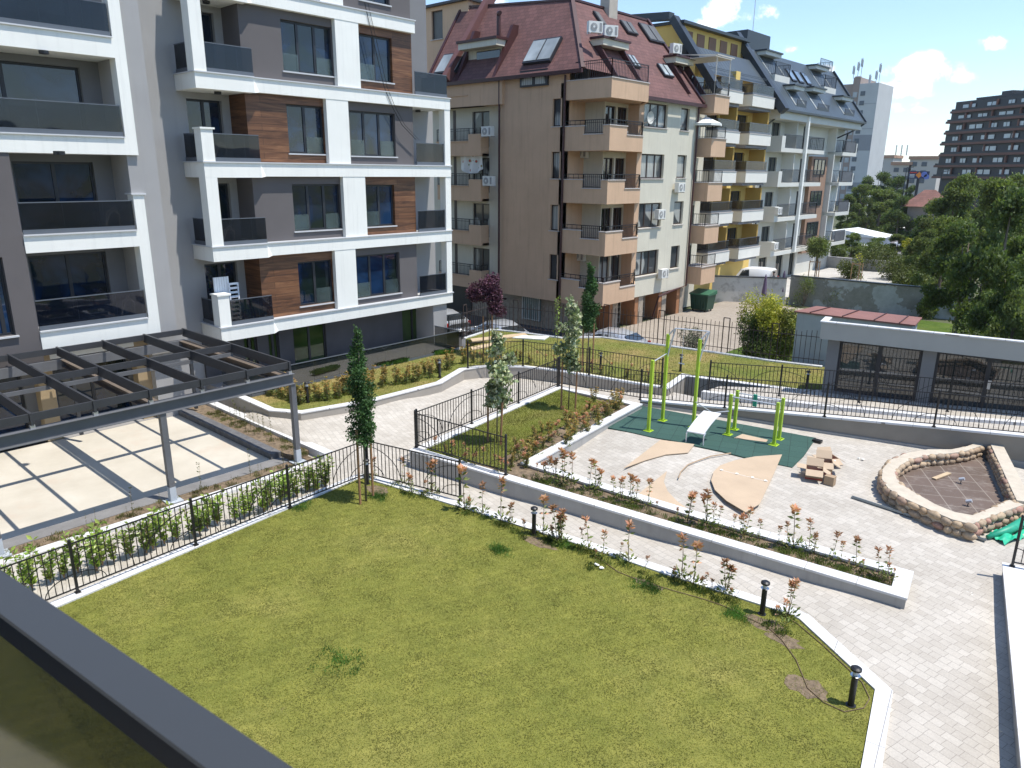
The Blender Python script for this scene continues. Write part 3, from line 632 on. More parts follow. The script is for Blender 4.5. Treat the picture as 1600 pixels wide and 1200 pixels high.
# cable ends hanging on the balconies
m = MB(); rg = random.Random(3)
for y, z in ((13.1, 5.65), (13.0, 2.75), (23.2, 5.65), (23.2, 8.55), (13.1, 8.55), (9.3, 3.5), (9.2, 6.4)):
    for q in range(2): m.tube([(-26, y, z), (-25.95, y+.05+.1*q, z+.45), (-25.9, y+.25, z+.62-.1*q), (-25.9, y+.42, z+.4), (-25.95, y+.4, z+.05)], .012, 5)
build('loose_cables', m, M('cable_white', (.6, .6, .6), .5), WB)
m = MB(); q = [F.px(x, y_, .03) for x, y_ in ((570, 5), (585, 70), (600, 135), (612, 165), (628, 195), (650, 218))]; m.tube([F.P(a, b, .03) for a, b in q], .015, 5); m.tube([F.P(a+.15, b, .04) for a, b in q], .01, 5); build('facade_cable', m, BLACK, WB)
# white radiator panels leaning on the first balcony
m = MB(); rx = PXp = F.px(322, 425, -.5); rp = F.P(rx[0], 2.75, -.5)
a0 = F.px(323, 426, -.45); a1 = F.px(343, 424, -.45); a2 = F.px(352, 480, -.35)
y0, y1 = a0[0]+.02, a1[0]
for i in range(6):
    yy = y0+(y1-y0)*i/5; m.box(-25.97, yy+.22, 2.8, -25.93, yy+.22+.08, 4.45)
m.box(-25.99, y0+.2, 2.8, -25.96, y1+.32, 4.45)
for i in range(9): m.box(-25.9, y1+.28, 2.85+i*.16, -25.88, y1+.62, 2.93+i*.16)
m.box(-25.92, y1+.26, 2.75, -25.86, y1+.3, 4.2); m.box(-25.92, y1+.6, 2.75, -25.86, y1+.64, 4.2)
single('radiator', m, M('white_enamel', (.75, .77, .8), .4, .02), 'white ribbed radiator panel standing on the lowest corner balcony of the white block', 'radiator')
# ================================================================== PERGOLA
PG = thing('pergola', 'dark steel pergola with a grid of deep rafters over the concrete patio', 'pergola', (-18.6, 7, -.25))
PM = M('pergola_steel', (.035, .037, .042), .5, .12, 3); PT = M('pergola_steel_light', (.12, .125, .135), .5, .1, 3)
ys = [11.0, 9.68, 8.38, 7.05, 5.75, 4.42, 3.1, 1.8, .5, -.8]
m = MB()
for y in ys: m.box(-25.4, y-.03, 2.62, -18.55, y+.03, 2.90)
build('rafter', m, PM, PG)
for X_ in (-18.62, -21.95, -25.3):
    m = MB(); 
    for a, b in zip(ys[:-1], ys[1:]): m.box(X_-.03, b+.031, 2.70, X_+.03, a-.031, 2.885)
    build('purlin', m, PM, PG)
m = MB(); m.box(-18.72, -2, 2.22, -18.50, 11.1, 2.235); m.box(-18.72, -2, 2.52, -18.50, 11.1, 2.535); m.box(-18.625, -2, 2.235, -18.595, 11.1, 2.52)
m.box(-25.42, -2, 2.2, -25.25, 11.1, 2.5); build('main_beam', m, PT, PG)
m = MB()
for y in ys: m.box(-18.66, y-.05, 2.535, -18.56, y+.05, 2.62)
build('bracket', m, METAL, PG)
for y in (11.05, 7.28, 3.35, -.5):
    m = MB(); m.box(-18.68, y-.075, .18, -18.53, y+.075, 2.22); m2 = MB(); m2.box(-18.685, y-.08, -.22, -18.525, y+.08, .179); m2.box(-18.8, y-.2, -.24, -18.4, y+.2, -.21)
    p_ = build('post', m, PT, PG); build('post_sleeve', m2, M('painted_steel_grey', (.42, .46, .5), .5), p_)
for y in (11.05, 7.28, 3.35):
    m = MB(); m.box(-25.2, y-.05, .0, -25.1, y+.05, 2.2); build('rear_post', m, PM, PG)
for y in (10.9, 7.2, 3.3):
    m = MB(); m.box(-25.25, y-.13, 2.26, -18.73, y+.13, 2.28); m.box(-25.25, y-.13, 2.48, -18.73, y+.13, 2.5); m.box(-25.25, y-.02, 2.28, -18.73, y+.02, 2.48); build('deep_beam', m, M('primed_steel_brown', (.14, .11, .085), .6, .12, 3), PG)
for x in (-22.3,):
    m = MB(); m.box(-22.0, -2, 2.5, -21.9, 11, 2.61); build('mid_beam', m, PT, PG)
# ================================================================== RED ROOFED BLOCK
def bars_rail(b, pts, z0, z1, step=.13, name='iron_railing', closed=False, mat=None, fig=False):
    m = MB()
    for a, c in zip(pts[:-1], pts[1:]):
        a0 = Vector((*a, 0)); c0 = Vector((*c, 0)); t = (c0-a0).normalized(); L_ = (c0-a0).length; n = max(1, int(L_/step)); Z = lambda z: Vector((0, 0, z))
        m.bar(a0+Z(z1), c0+Z(z1), .04, .04); m.bar(a0+Z(z0+.06), c0+Z(z0+.06), .03, .03)
        if fig: m.bar(a0+Z(z1-.14), c0+Z(z1-.14), .025, .025)
        for i in range(n+1):
            p = a0+t*(L_*i/n); thick = .045 if i in (0, n) else .018; m.bar(p+Z(z0), p+Z(z1), thick, thick)
    return build(name, m, mat or IRON, b)
AC_M = None
def aircon(x, y, z, rz, label, grp='air conditioner units on the facades'):
    """outdoor unit, fan facing local -Y, base centre at origin"""
    global AC_M
    if AC_M is None:
        o = thing('air_conditioner', label, 'air conditioner', (0, 0, 0), grp)
        m = MB(); m.box(-.42, -.15, 0, .42, .15, .58); build('casing', m, ACW, o)
        m = MB(); m.tube([(-.12, -.151, .29), (-.12, -.17, .29)], .2, 18); m.box(.22, -.16, .08, .36, -.151, .5); build('grille', m, M('aircon_grille', (.27, .27, .27), .6), o)
        m = MB(); m.tube([(-.12, -.171, .29), (-.12, -.18, .29)], .06, 10)
        for i in range(12):
            a = math.pi*i/6; m.bar((-.12+.06*math.cos(a), -.175, .29+.06*math.sin(a)), (-.12+.19*math.cos(a), -.175, .29+.19*math.sin(a)), .008)
        build('fan_guard', m, ACW, o)
        m = MB(); m.box(-.35, -.16, -.05, -.31, .3, -.001); m.box(.31, -.16, -.05, .35, .3, -.001); build('bracket', m, METAL, o); AC_M = o
        o.location = (x, y, z); o.rotation_euler = (0, 0, rz); return o
    return copy_tree(AC_M, (x, y, z), rz, label=label, group=grp)
RX = -25.4
RB = thing('apartment_block', 'salmon and cream apartment block with a steep dark red tiled mansard roof and corner balconies', 'apartment block', (-25.4, 35, -1.2))
FR = Fac((RX, 0), (0, 1), (1, 0)); FL = Fac((0, 34.96), (1, 0), (0, -1))
CUR = glassmat('curtained_glass', (.02, .025, .03), .05, curtain=(.42, .43, .40)); DGL = glassmat('dark_interior_glass', (.012, .012, .014), .05, spec=.8); BFR = M('brown_window_frame', (.035, .02, .016), .5, .1)
# cream right facade
H = []
for TL, BR in (((1008, 159), (1042, 201)), ((1003, 240), (1036, 279)), ((999, 318), (1032, 354)), ((994, 394), (1027, 427)), ((1065, 168), (1076, 205)), ((1059, 242), (1071, 278)), ((1054, 315), (1066, 350)), ((1049, 385), (1060, 418))):
    a = FR.px(*TL); c = FR.px(*BR); H.append((a[0], c[0], c[1], a[1]))
m = MB(); m.holes(FR, 39.8, 46.25, .62, 12.6, H, 0, -.4); build('cream_wall', m, CREAM, RB)
for i, h in enumerate(H): window(RB, FR, *h, -.22, 3 if i < 4 else 1, BFR, CUR, sill=(STONEC, .08), fw=.08)
m = MB()
zbot = [.81, 3.66, 6.55, 9.43, 12.16]; zhi = [2.1, 5.0, 7.84, 10.74, 13.15]; zlo = [1.68, 4.54, 7.36, 10.28, 13.15]
# salmon corner balconies: parapets stepping down where the railings are let in
p1 = MB(); cp = MB(); fl_ = MB()
XO = -24.4; Y0 = 34.9
for i in range(5):
    zb, zh, zl = zbot[i], zhi[i], zlo[i]
    fl_.prism([(-27.6, Y0+.151), (XO-.151, Y0+.151), (XO-.151, 38.2), (RX-.15, 39.6), (-27.6, 39.6)], zb+.02, zb+.2)
    sg = [(-27.6, -26.15, zh), (-26.15, -24.85, zl), (-24.85, XO, zh)] if i < 4 else [(-27.6, XO, zh)]
    for x0, x1, zt in sg: p1.box(x0, Y0, zb, x1-.0005, Y0+.15, zt); cp.box(x0-.03, Y0-.04, zt, x1+.03, Y0+.19, zt+.05)
    sg = [(Y0+.15, 36.6, zh), (36.6, 38.25, zl)] if i < 4 else [(Y0+.15, 38.6, zh)]
    ye = 38.25 if i < 4 else 38.6
    for y0, y1, zt in sg: p1.box(XO-.15, y0, zb, XO, y1-.0005, zt); cp.box(XO-.19, y0-.03, zt, XO+.04, y1+.03, zt+.05)
    # chamfered return to the wall
    p1.hexa([(XO-.15, ye, zb), (XO, ye, zb), (RX+.0, 39.79, zb), (RX-.15, 39.6, zb), (XO-.15, ye, zl if i < 4 else zh), (XO, ye, zl if i < 4 else zh), (RX+.0, 39.79, zl if i < 4 else zh), (RX-.15, 39.6, zl if i < 4 else zh)])
build('balcony_parapet', p1, BROWN, RB); build('parapet_coping', cp, STONEC, RB); build('balcony_slab', fl_, BROWN, RB)
for i in range(4):
    zh, zl = zhi[i], zlo[i]
    bars_rail(RB, [(-26.13, Y0+.07), (-24.87, Y0+.07)], zl+.05, zh+.32, name='iron_railing', fig=True); bars_rail(RB, [(XO-.07, 36.62), (XO-.07, 38.2), (RX, 39.7)], zl+.05, zh+.32, fig=True)
    bars_rail(RB, [(-27.55, Y0+.07), (-26.13, Y0+.07)], zh+.06, zh+.32, .3); bars_rail(RB, [(-24.87, Y0+.07), (XO-.07, Y0+.07), (XO-.07, 36.62)], zh+.06, zh+.32, .3)
bars_rail(RB, [(-26.9, Y0+.07), (XO-.07, Y0+.07), (XO-.07, 38.55)], 13.2, 14.1, .14, fig=True)
# loggia inner walls
FA = Fac((0, 36.9), (1, 0), (0, -1)); FB = Fac((-26.2, 0), (0, 1), (1, 0))
m = MB(); m.fbox(FA, -27.6, -26.501, .9, 12.2, -.3, 0); build('loggia_wall', m, CREAM, RB)
m = MB(); m.fbox(FR, 39.3, 39.8, .9, 12.16, -.8, -.02); m.box(-27.9, 34.96, .8, -27.6, 37, 13.1); build('salmon_pier', m, BROWN, RB)
m = MB(); H = []
for i in range(4):
    z = zbot[i]+.2; H += [(36.98, 38.05, z, z+2.35), (38.2, 39.28, z, z+2.35)]
m.holes(FB, 36.9, 39.8, .9, 12.2, H, 0, -.3); build('loggia_wall', m, CREAM, RB)
for i, h in enumerate(H): window(RB, FB, *h, -.2, 2, BFR, CUR if i in (0, 1) else DGL, name='balcony_door')
# brown left facade with narrow windows, cream recessed bay with balconies
H = [(-28.5, -27.8, z, z+1.5) for z in (1.98, 4.9, 7.9, 10.8)]
m = MB(); m.holes(FL, -32.6, -27.6, .66, 13.7, H, 0, -.4); build('salmon_wall', m, BROWN, RB)
for h in H: window(RB, FL, *h, -.2, 1, BFR, CUR, sill=(STONEC, .06))
FC = Fac((0, 35.5), (1, 0), (0, -1)); H = []
for z in (1.2, 4.1, 6.95, 9.8): H.append((-35.6, -34.05, z, z+2.15))
m = MB(); m.holes(FC, -39.5, -32.6, .66, 13.6, H, 0, -.4); build('cream_wall', m, CREAM, RB)
for i, h in enumerate(H): window(RB, FC, *h, -.2, 2, BFR, CUR, name='balcony_door')
m = MB()
for z in (1.3, 4.2, 7.0, 9.9): m.fbox(FC, -37.35, -37.1, z, z+2.2, .001, .02)
build('narrow_window', m, BFR, RB)
for zb, zt in ((.75, 1.95), (3.6, 4.9), (6.42, 7.78), (9.23, 10.55), (12.2, 13.3)):
    m = MB(); m.box(-38.2, 34.75, zb, -35.2, 34.9, zt-.45); m.box(-35.2, 34.75, zb, -34.1, 34.9, zt); m.box(-34.25, 34.9, zb, -34.1, 35.5, zt); m.box(-38.2, 34.9, zb, -34.1, 35.5, zb+.15); m.box(-38.2, 34.7, zt-.45, -35.2, 34.93, zt-.4); build('balcony_parapet', m, BROWN, RB)
    bars_rail(RB, [(-38.2, 34.82), (-35.2, 34.82)], zt-.4, zt+.35, fig=True); bars_rail(RB, [(-35.2, 34.82), (-34.17, 34.82), (-34.17, 35.4)], zt, zt+.35, .3)
m = MB(); m.fbox(FL, -39.5, -32.3, 12.2, 13.75, -.5, .2); build('cornice_wall', m, BROWN, RB)
# stone clad base, garages
STB = M('stone_cladding', (.33, .28, .22), .85, .25, 5, .5, 12)
m = MB(); m.box(-39.5, 35.6, -1.3, -25.9, 35.9, .66); build('stone_base', m, STB, RB)
m = MB(); m.box(-31.0, 35.45, -.9, -29.6, 35.59, .6); build('barred_window', m, M('grey_green_glass', (.15, .19, .17), .3), RB)
bars_rail(RB, [(-31.0, 35.4), (-29.6, 35.4)], -.9, .6, .16, mat=M('white_bars', (.6, .6, .55)))
m = MB(); m.box(-38.5, 35.5, -1.2, -35.8, 35.59, .6); build('entrance_recess', m, BLACK, RB)
GX = -26.4; m = MB(); m.box(GX-.6, 35.6, -1.3, GX-.3, 46.3, .8); build('garage_wall', m, STB, RB)
m = MB()
for y0, y1 in ((35.9, 37.2), (38.3, 40.1), (41.2, 43.0), (44.1, 45.6)):
    m = MB(); m.box(GX-.3, y0, -1.2, GX-.22, y1, .55)
    for q in range(5): m.box(GX-.22, y0+.04, -1.15+q*.34, GX-.2, y1-.04, -.85+q*.34)
    build('garage_door', m, M('garage_door_brown', (.10, .075, .065), .6, .08), RB)
for y in (37.75, 40.65, 43.55, 45.95):
    m = MB(); m.box(GX-.3, y-.5, -1.3, RX-.15, y-.1, .62); build('garage_pier', m, M('orange_pier', (.36, .17, .08), .8), RB); m = MB(); m.box(GX-.3, y-.0999, -1.3, RX-.12, y+.45, .62); build('stone_pier', m, STB, RB)
m = MB(); m.box(-27.6, 34.96, .62, RX-.001, 46.25, .8); build('soffit', m, BROWN, RB)
# core and mansard
m = MB(); m.box(-39.5, 37.3, -1.2, -26.6, 46.2, 13.2); m.box(-39.4, 35.95, -1.2, -28, 37.3, 13.2); m.box(-39.1, 38.7, 13.2, -30.4, 46.1, 18.0); build('core_wall', m, CREAM, RB)
ROOFY = rooftile('red_shingle_y', (.135, .062, .055), 'y'); ROOFX = rooftile('red_shingle_x', (.135, .062, .055), 'x')
EA = Vector((-25.0, 34.6, 12.45)); 
A_ = (-25.1, 38.6, 12.62); B_ = (-25.1, 46.35, 12.62); Cc = (-29.8, 46.35, 18.15); Dd = (-29.8, 38.2, 18.15); E_ = (-26.2, 34.7, 13.75); Ff = (-39.2, 34.7, 13.7); Gg = (-39.2, 38.2, 18.9); K_ = (-25.9, 38.6, 13.6)
m = MB(); m.add([A_, B_, Cc, Dd, E_, K_], [(0, 1, 2, 3, 5), (3, 4, 5)]); build('right_roof', m, ROOFY, RB)
m = MB(); m.add([E_, Dd, (-29.8, 38.25, 18.4), Gg, Ff], [(4, 0, 1, 3)]); build('left_roof', m, ROOFX, RB)
m = MB(); m.bar(E_, Vector(Dd)+Vector((0, 0, .05)), .22, .12); m.bar((-24.98, 38.7, 12.5), (-24.98, 46.5, 12.5), .16, .2); m.bar((-26.2, 34.62, 13.62), (-39.2, 34.62, 13.62), .16, .2); m.bar(Vector(B_)+Vector((0, .06, .02)), Vector(Cc)+Vector((0, .06, .05)), .25, .22); m.bar(Ff, Gg, .2, .15); m.bar(Dd, Gg, .2, .12); m.bar(Dd, Cc, .25, .12)
m.add([(-25.1, 46.42, 12.4), Vector(B_)+Vector((0, .07, 0)), Vector(Cc)+Vector((0, .07, 0)), (-29.8, 46.42, 12.4)], [(0, 3, 2, 1)])
build('roof_edge', m, DRED, RB)
m = MB(); m.box(-30.0, 38.3, 17.6, -38, 46, 18.2); build('flat_roof', m, DRED, RB)
for pts in ([(-27.55, 34.86, 13.5), (-27.55, 34.86, -1.2)], [(-32.55, 34.8, 13.6), (-32.55, 34.8, .4), (-32.55, 35.5, .2)], [(-25.28, 46.15, 12.4), (-25.28, 46.15, .75), (-25.28, 44.6, .62), (-25.28, 42.6, .4), (-25.7, 42.6, -1.2)]):
    m = MB(); m.tube(pts, .065, 8); build('downpipe', m, DRED, RB)
# things let into the right slope: x/z of slope from y
def slope(y, t, o=.06): # point on right roof, t 0 eave .. 1 ridge
    p = Vector((-25.1-4.7*t, y, 12.62+5.53*t)); return p+Vector((.762, 0, .648))*o
def skylight(b, y0, y1, t0, t1, gm, o=.05, n=1):
    m = MB(); p = [slope(y0, t0, o), slope(y1, t0, o), slope(y1, t1, o), slope(y0, t1, o)]; q = [v+Vector((.762, 0, .648))*.1 for v in p]
    m.hexa(p+q); f = build('skylight', m, FRAME, b); g = MB()
    for i in range(n):
        a = y0+(y1-y0)*i/n+.08; c = y0+(y1-y0)*(i+1)/n-.08; e_ = (t1-t0)*.06
        g.hexa([slope(a, t0+e_, o+.1), slope(c, t0+e_, o+.1), slope(c, t1-e_, o+.1), slope(a, t1-e_, o+.1), slope(a, t0+e_, o+.13), slope(c, t0+e_, o+.13), slope(c, t1-e_, o+.13), slope(a, t1-e_, o+.13)])
    build('pane', g, gm, f)
SKG = glassmat('skylight_glass', (.30, .33, .33), .1, spec=.6); SKB = M('closed_blind', (.10, .10, .095), .5)
def roofuv(px, py):
    # intersect ray with right roof plane
    n_ = Vector((5.53, 0, 4.7)).normalized(); d = rawray(px, py); t = (Vector(A_)-C0).dot(n_)/d.dot(n_); p = C0+d*t; return p.y, (p.z-12.62)/5.53
for TL, BR, gm, n in (((975, 87), (1000, 108), SKG, 2), ((1023, 101), (1052, 123), SKG, 2), ((923, 19), (947, 43), SKB, 1), ((965, 33), (996, 57), SKB, 2), ((994, 37), (1038, 71), SKB, 2)):
    a = roofuv(*TL); c = roofuv(*BR); yl, yh = sorted((a[0], c[0])); skylight(RB, yl+.1, yh if yh-yl < 2.2 else yl+2.2, c[1], a[1], gm, n=n)
def dormer(b, y0, y1, t0, t1, lab=None):
    """inset terrace cut into the slope: side cheeks, flat hood, back window"""
    zf = 12.62+5.53*t0; zt = 12.62+5.53*t1; xb = -25.1-4.7*t1; xf = -25.1-4.7*t0
    m = MB()
    for y in (y0, y1): m.add([(xf+.25, y-.06, zf), (xb, y-.06, zf), (xb, y-.06, zt+.25), (xb+.25, y-.06, zt+.25), (xf+.25, y+.06, zf), (xb, y+.06, zf), (xb, y+.06, zt+.25), (xb+.25, y+.06, zt+.25)], [(0, 3, 2, 1), (4, 5, 6, 7), (0, 1, 5, 4), (1, 2, 6, 5), (2, 3, 7, 6), (3, 0, 4, 7)])
    build('dormer_cheek', m, DRED, b)
    m = MB(); m.box(xb-.2, y0, zf+.1, xb+.02, y1, zt); build('dormer_wall', m, CREAM, b)
    m = MB(); m.box(xb, y0-.1, zt-.25, xb+.9, y1+.1, zt+.1); build('dormer_hood', m, CREAM, b)
    m = MB(); m.box(xb, y0-.2, zt+.1, xb+1.0, y1+.2, zt+.22); build('dormer_roof', m, DRED, b)
    m = MB(); m.box(xb+.03, y0+.35, zf+.2, xb+.07, y1-.3, zt-.3); build('dormer_window', m, DGL, b)
a = roofuv(935, 70); dormer(RB, 37.2, 39.6, .08, .52); dormer(RB, 45.1, 47.2, .1, .5)
m = MB(); m.box(-26.9, 35.3, 12.7, -24.5, 38.5, 12.75); build('roof_terrace', m, STONEC, RB)
m = MB(); ch = G(948, 30, 17.5); m.box(-30.0, 41.3, 16.5, -29.3, 42.2, 19.6); build('chimney', m, M('chimney_render', (.42, .38, .32), .85), RB)
# left slope: dormer and skylights
def lslope(x, t): return Vector((x, 34.7+3.5*t, 13.72+4.6*t))
def lskl(x0, x1, t0, t1, n):
    m = MB(); nn = Vector((0, -.8, .6)); P4 = [lslope(x0, t0), lslope(x1, t0), lslope(x1, t1), lslope(x0, t1)]; m.hexa([p+nn*.02 for p in P4]+[p+nn*.2 for p in P4]); f = build('skylight', m, FRAME, RB); g = MB()
    for i in range(n):
        a = x0+(x1-x0)*i/n+.06; c = x0+(x1-x0)*(i+1)/n-.06; P4 = [lslope(a, t0+.02), lslope(c, t0+.02), lslope(c, t1-.02), lslope(a, t1-.02)]; g.hexa([p+nn*.2 for p in P4]+[p+nn*.23 for p in P4])
    build('pane', g, SKG, f)
lskl(-30.9, -28.8, .12, .42, 2); lskl(-38.6, -36.6, .12, .4, 2)
m = MB(); m.box(-30.9, 34.8, 13.05, -28.8, 34.95, 13.95); f = build('dormer_window', m, FRAME, RB); m = MB(); m.box(-30.75, 34.79, 13.15, -29.95, 34.799, 13.85); m.box(-29.7, 34.79, 13.15, -28.95, 34.799, 13.85); build('pane', m, CUR, f)
m = MB(); m.box(-36.3, 35.8, 13.7, -33.0, 36.0, 15.9); m.box(-36.3, 35.0, 15.6, -33, 36, 15.95); build('dormer_wall', m, CREAM, RB)
m = MB(); m.box(-36.4, 34.9, 15.95, -32.9, 36.6, 16.1)
for x in (-36.3, -33.0): m.add([(x-.12, 34.7, 13.7), (x-.12, 36.4, 13.7), (x-.12, 36.9, 16.9), (x-.12, 36.4, 16.9), (x+.12, 34.7, 13.7), (x+.12, 36.4, 13.7), (x+.12, 36.9, 16.9), (x+.12, 36.4, 16.9)], [(0, 3, 2, 1), (4, 5, 6, 7), (0, 1, 5, 4), (1, 2, 6, 5), (2, 3, 7, 6), (3, 0, 4, 7)])
build('dormer_cheek', m, DRED, RB)
m = MB(); m.box(-35.4, 35.75, 13.8, -33.4, 35.79, 15.5); build('dormer_window', m, DGL, RB)
m = MB(); m.bar(lslope(-36.9, .0)+Vector((0, -.2, .15)), lslope(-36.9, 1.25)+Vector((0, -.2, .15)), .45, .6); build('roof_fin', m, M('fin_red', (.13, .055, .05), .7, .1), RB)
m = MB(); m.tube([(-34.4, 36.7, 15.6), (-34.4, 36.7, 17.6), (-34.3, 36.6, 17.75), (-34.1, 36.5, 17.7)], .13, 8); build('vent_pipe', m, DRED, RB)
# tall section behind on the left
m = MB(); FH = Fac((0, 38), (1, 0), (0, -1)); a = FH.px(674, 18); c = FH.px(692, 60)
m.holes(FH, -52, -38.4, 10, 19.2, [(a[0], c[0], c[1], a[1])], 0, -.4); m.box(-52, 38.4, 10, -38.5, 46, 19.2); build('salmon_wall', m, BROWN, RB); window(RB, FH, a[0], c[0], c[1], a[1], -.2, 1, BFR, SKB, sill=(STONEC, .1))
m = MB(); m.box(-52, 37.7, 19.2, -38.2, 46.2, 19.35); build('roof_edge', m, FRAME, RB)
m = MB(); m.box(-52, 36, -1.2, -39.6, 38, 13); build('salmon_wall', m, BROWN, RB)
# rear bay with its stack of small balconies
m = MB(); m.box(-39, 46.46, -1.2, -26.4, 49.4, 12.9); build('rear_bay_wall', m, CREAM, RB)
for i, (zb, zt) in enumerate(((.8, 2.0), (3.6, 4.8), (6.45, 7.65), (9.35, 10.5), (12.1, 13.2))):
    m = MB(); m.box(-25.9, 46.75, zb, -24.5, 48.8, zt); build('balcony_parapet', m, BROWN, RB); m = MB(); m.box(-25.95, 46.7, zt, -24.45, 48.85, zt+.05); build('parapet_coping', m, STONEC, RB)
    bars_rail(RB, [(-25.9, 46.8), (-24.55, 46.8), (-24.55, 48.7)], zt+.05, zt+.8, .16)
    m = MB(); m.box(-26.39, 46.9, zt-.7, -26.36, 48.5, zt+1.3); build('balcony_door', m, DGL, RB)
m = MB()
for x, y in ((-24.6, 46.8), (-24.6, 48.7), (-27, 46.8)): m.tube([(x, y, 12.9), (x, y, 15.6)], .03, 6)
m.bar((-24.5, 46.6, 15.6), (-24.5, 49, 15.6), .06); m.bar((-24.6, 46.8, 15.6), (-28, 46.8, 15.9), .06); m.box(-27.4, 46.6, 15.5, -24.6, 48.9, 15.54); build('terrace_awning', m, M('awning_frame', (.55, .52, .45), .6), RB)
for (px, py, X_, lab) in ((971, 221, -25.1, 'air conditioner under the satellite dish window on the cream facade'), (1062, 300, -25.1, 'air conditioner on the cream facade near the downpipe, third window from the roof level'), (1031, 342, -25.1, 'air conditioner below the narrow window in the middle of the cream facade'), (1036, 434, -25.1, 'lowest air conditioner on the cream facade above the garages')):
    y, z = FR.px(px, py, .3); aircon(X_, y, z, R(90), lab)
for (px, py, F_, d, rz, lab) in ((762, 213, FC, .9, 0, 'air conditioner on the balcony above the floral sheet'), (764, 290, FC, .9, 0, 'air conditioner beside the hanging floral sheet'), (909, 247, FA, .2, 0, 'air conditioner on the inner wall of the corner balcony, second from top'), (905, 407, FA, .2, 0, 'air conditioner inside the lowest corner balcony')):
    x, z = F_.px(px, py, d); aircon(x, (F_.O+F_.n*d).y, z, rz, lab)
for (px, py, lab) in ((929, 58, 'left of two air conditioners on the dormer hood of the red roof'), (953, 64, 'right of two air conditioners on the dormer hood of the red roof')):
    g_ = PXv = C0+rawray(px, py)*((-26.6)/rawray(px, py).x); aircon(-26.6, g_.y, 15.72, R(60), lab)
g_ = C0+rawray(1055, 92)*((-26.6)/rawray(1055, 92).x); aircon(-26.6, g_.y, 15.65, R(80), 'single air conditioner on the rear dormer of the red roof')
# sheet, dish, parasol
sx = [FC.px(718, 241, .5), FC.px(754, 272, .5)]; m = MB(); nx_ = 14
vs = []; fs = []
for j in range(9):
    for i in range(nx_+1):
        u = i/nx_; v = j/8; vs.append((sx[0][0]+(sx[1][0]-sx[0][0])*u, 35.05+.08*math.sin(u*17+v*2), sx[0][1]+(sx[1][1]-sx[0][1])*v*(.75+.25*math.sin(u*math.pi))))
for j in range(8):
    for i in range(nx_): a = j*(nx_+1)+i; fs.append((a, a+1, a+nx_+2, a+nx_+1))
m.add(vs, fs); k = NT('floral_cloth'); v_ = k.n('ShaderNodeTexVoronoi'); v_.inputs['Scale'].default_value = 2.6; k.l(k.geo(), v_.inputs[0])
cc = k.ramp(v_.outputs['Distance'], [(.16, (.62, .06, .07)), (.22, (.15, .28, .1)), (.28, (.7, .7, .68))]); k.l(cc, k.b.inputs['Base Color']); single('bed_sheet', m, k.m, 'white bed sheet with red flowers hung over a balcony railing', 'bed sheet')
y, z = FR.px(1014, 184, .5); m = MB(); mm = Matrix.Rotation(R(75), 3, 'Y')@Matrix.Identity(3)
vs = [(0, 0, 0)]; fs = []
for j in range(1, 5):
    for i in range(14): a = math.pi*2*i/14; vs.append((.12*(j/4)**2, .36*j/4*math.cos(a), .36*j/4*math.sin(a)))
for i in range(14): fs.append((0, 1+i, 1+(i+1) % 14))
for j in range(3):
    for i in range(14): fs.append((1+j*14+i, 1+(j+1)*14+i, 1+(j+1)*14+(i+1) % 14, 1+j*14+(i+1) % 14))
dish = thing('satellite_dish', 'pale satellite dish on the cream facade at the top floor', 'satellite dish', (-24.9, y, z)); d2 = MB(); d2.add([(-24.9+v[0], y+v[1], z+v[2]) for v in vs], fs); build('dish', d2, M('dish_grey', (.5, .5, .46), .6), dish, True); d2 = MB(); d2.tube([(-25.4, y, z-.3), (-25.0, y, z-.25), (-24.9, y, z)], .03, 6); d2.tube([(-24.9, y, z-.3), (-24.45, y, z-.05)], .015, 5); build('arm', d2, METAL, dish)
def parasol(name, label, x, y, z, h, r_, mat_, open_=True):
    o = thing(name, label, 'parasol', (x, y, z)); m = MB(); m.tube([(x, y, z), (x, y, z+h)], .025, 6); build('pole', m, METAL, o); m = MB()
    if open_:
        vs = [(x, y, z+h)]+[(x+r_*math.cos(a*math.pi/4), y+r_*math.sin(a*math.pi/4), z+h-.45) for a in range(8)]+[(x+r_*math.cos(a*math.pi/4), y+r_*math.sin(a*math.pi/4), z+h-.6) for a in range(8)]; m.add(vs, [(0, 1+i, 1+(i+1) % 8) for i in range(8)]+[(1+i, 9+i, 9+(i+1) % 8, 1+(i+1) % 8) for i in range(8)])
    else: m.tube([(x, y, z+.75), (x, y, z+.9), (x, y, z+h*.6), (x, y, z+h*.93), (x, y, z+h+.05)], [.12, .2, .15, .08, .02], 7)
    build('canopy', m, mat_, o)
yy = (C0+rawray(1103, 184)*((-25)/rawray(1103, 184).x)); parasol('parasol', 'open white parasol on a small balcony between the salmon and yellow blocks', -25.1, yy.y+.3, yy.z-1.9, 2.0, 1.05, WHITE)
g1 = G(1192, 478, -1.15); PUR = M('purple_cloth', (.12, .085, .14), .9, .15, 6)
parasol('closed_parasol', 'closed purple parasol, left one of two before the grey wall', g1.x, g1.y, -1.15, 2.3, .2, PUR, False); g1 = G(1222, 472, -1.15); parasol('closed_parasol', 'closed purple parasol at the corner of the two concrete walls', g1.x+.1, g1.y-.4, -1.15, 2.4, .2, PUR, False)
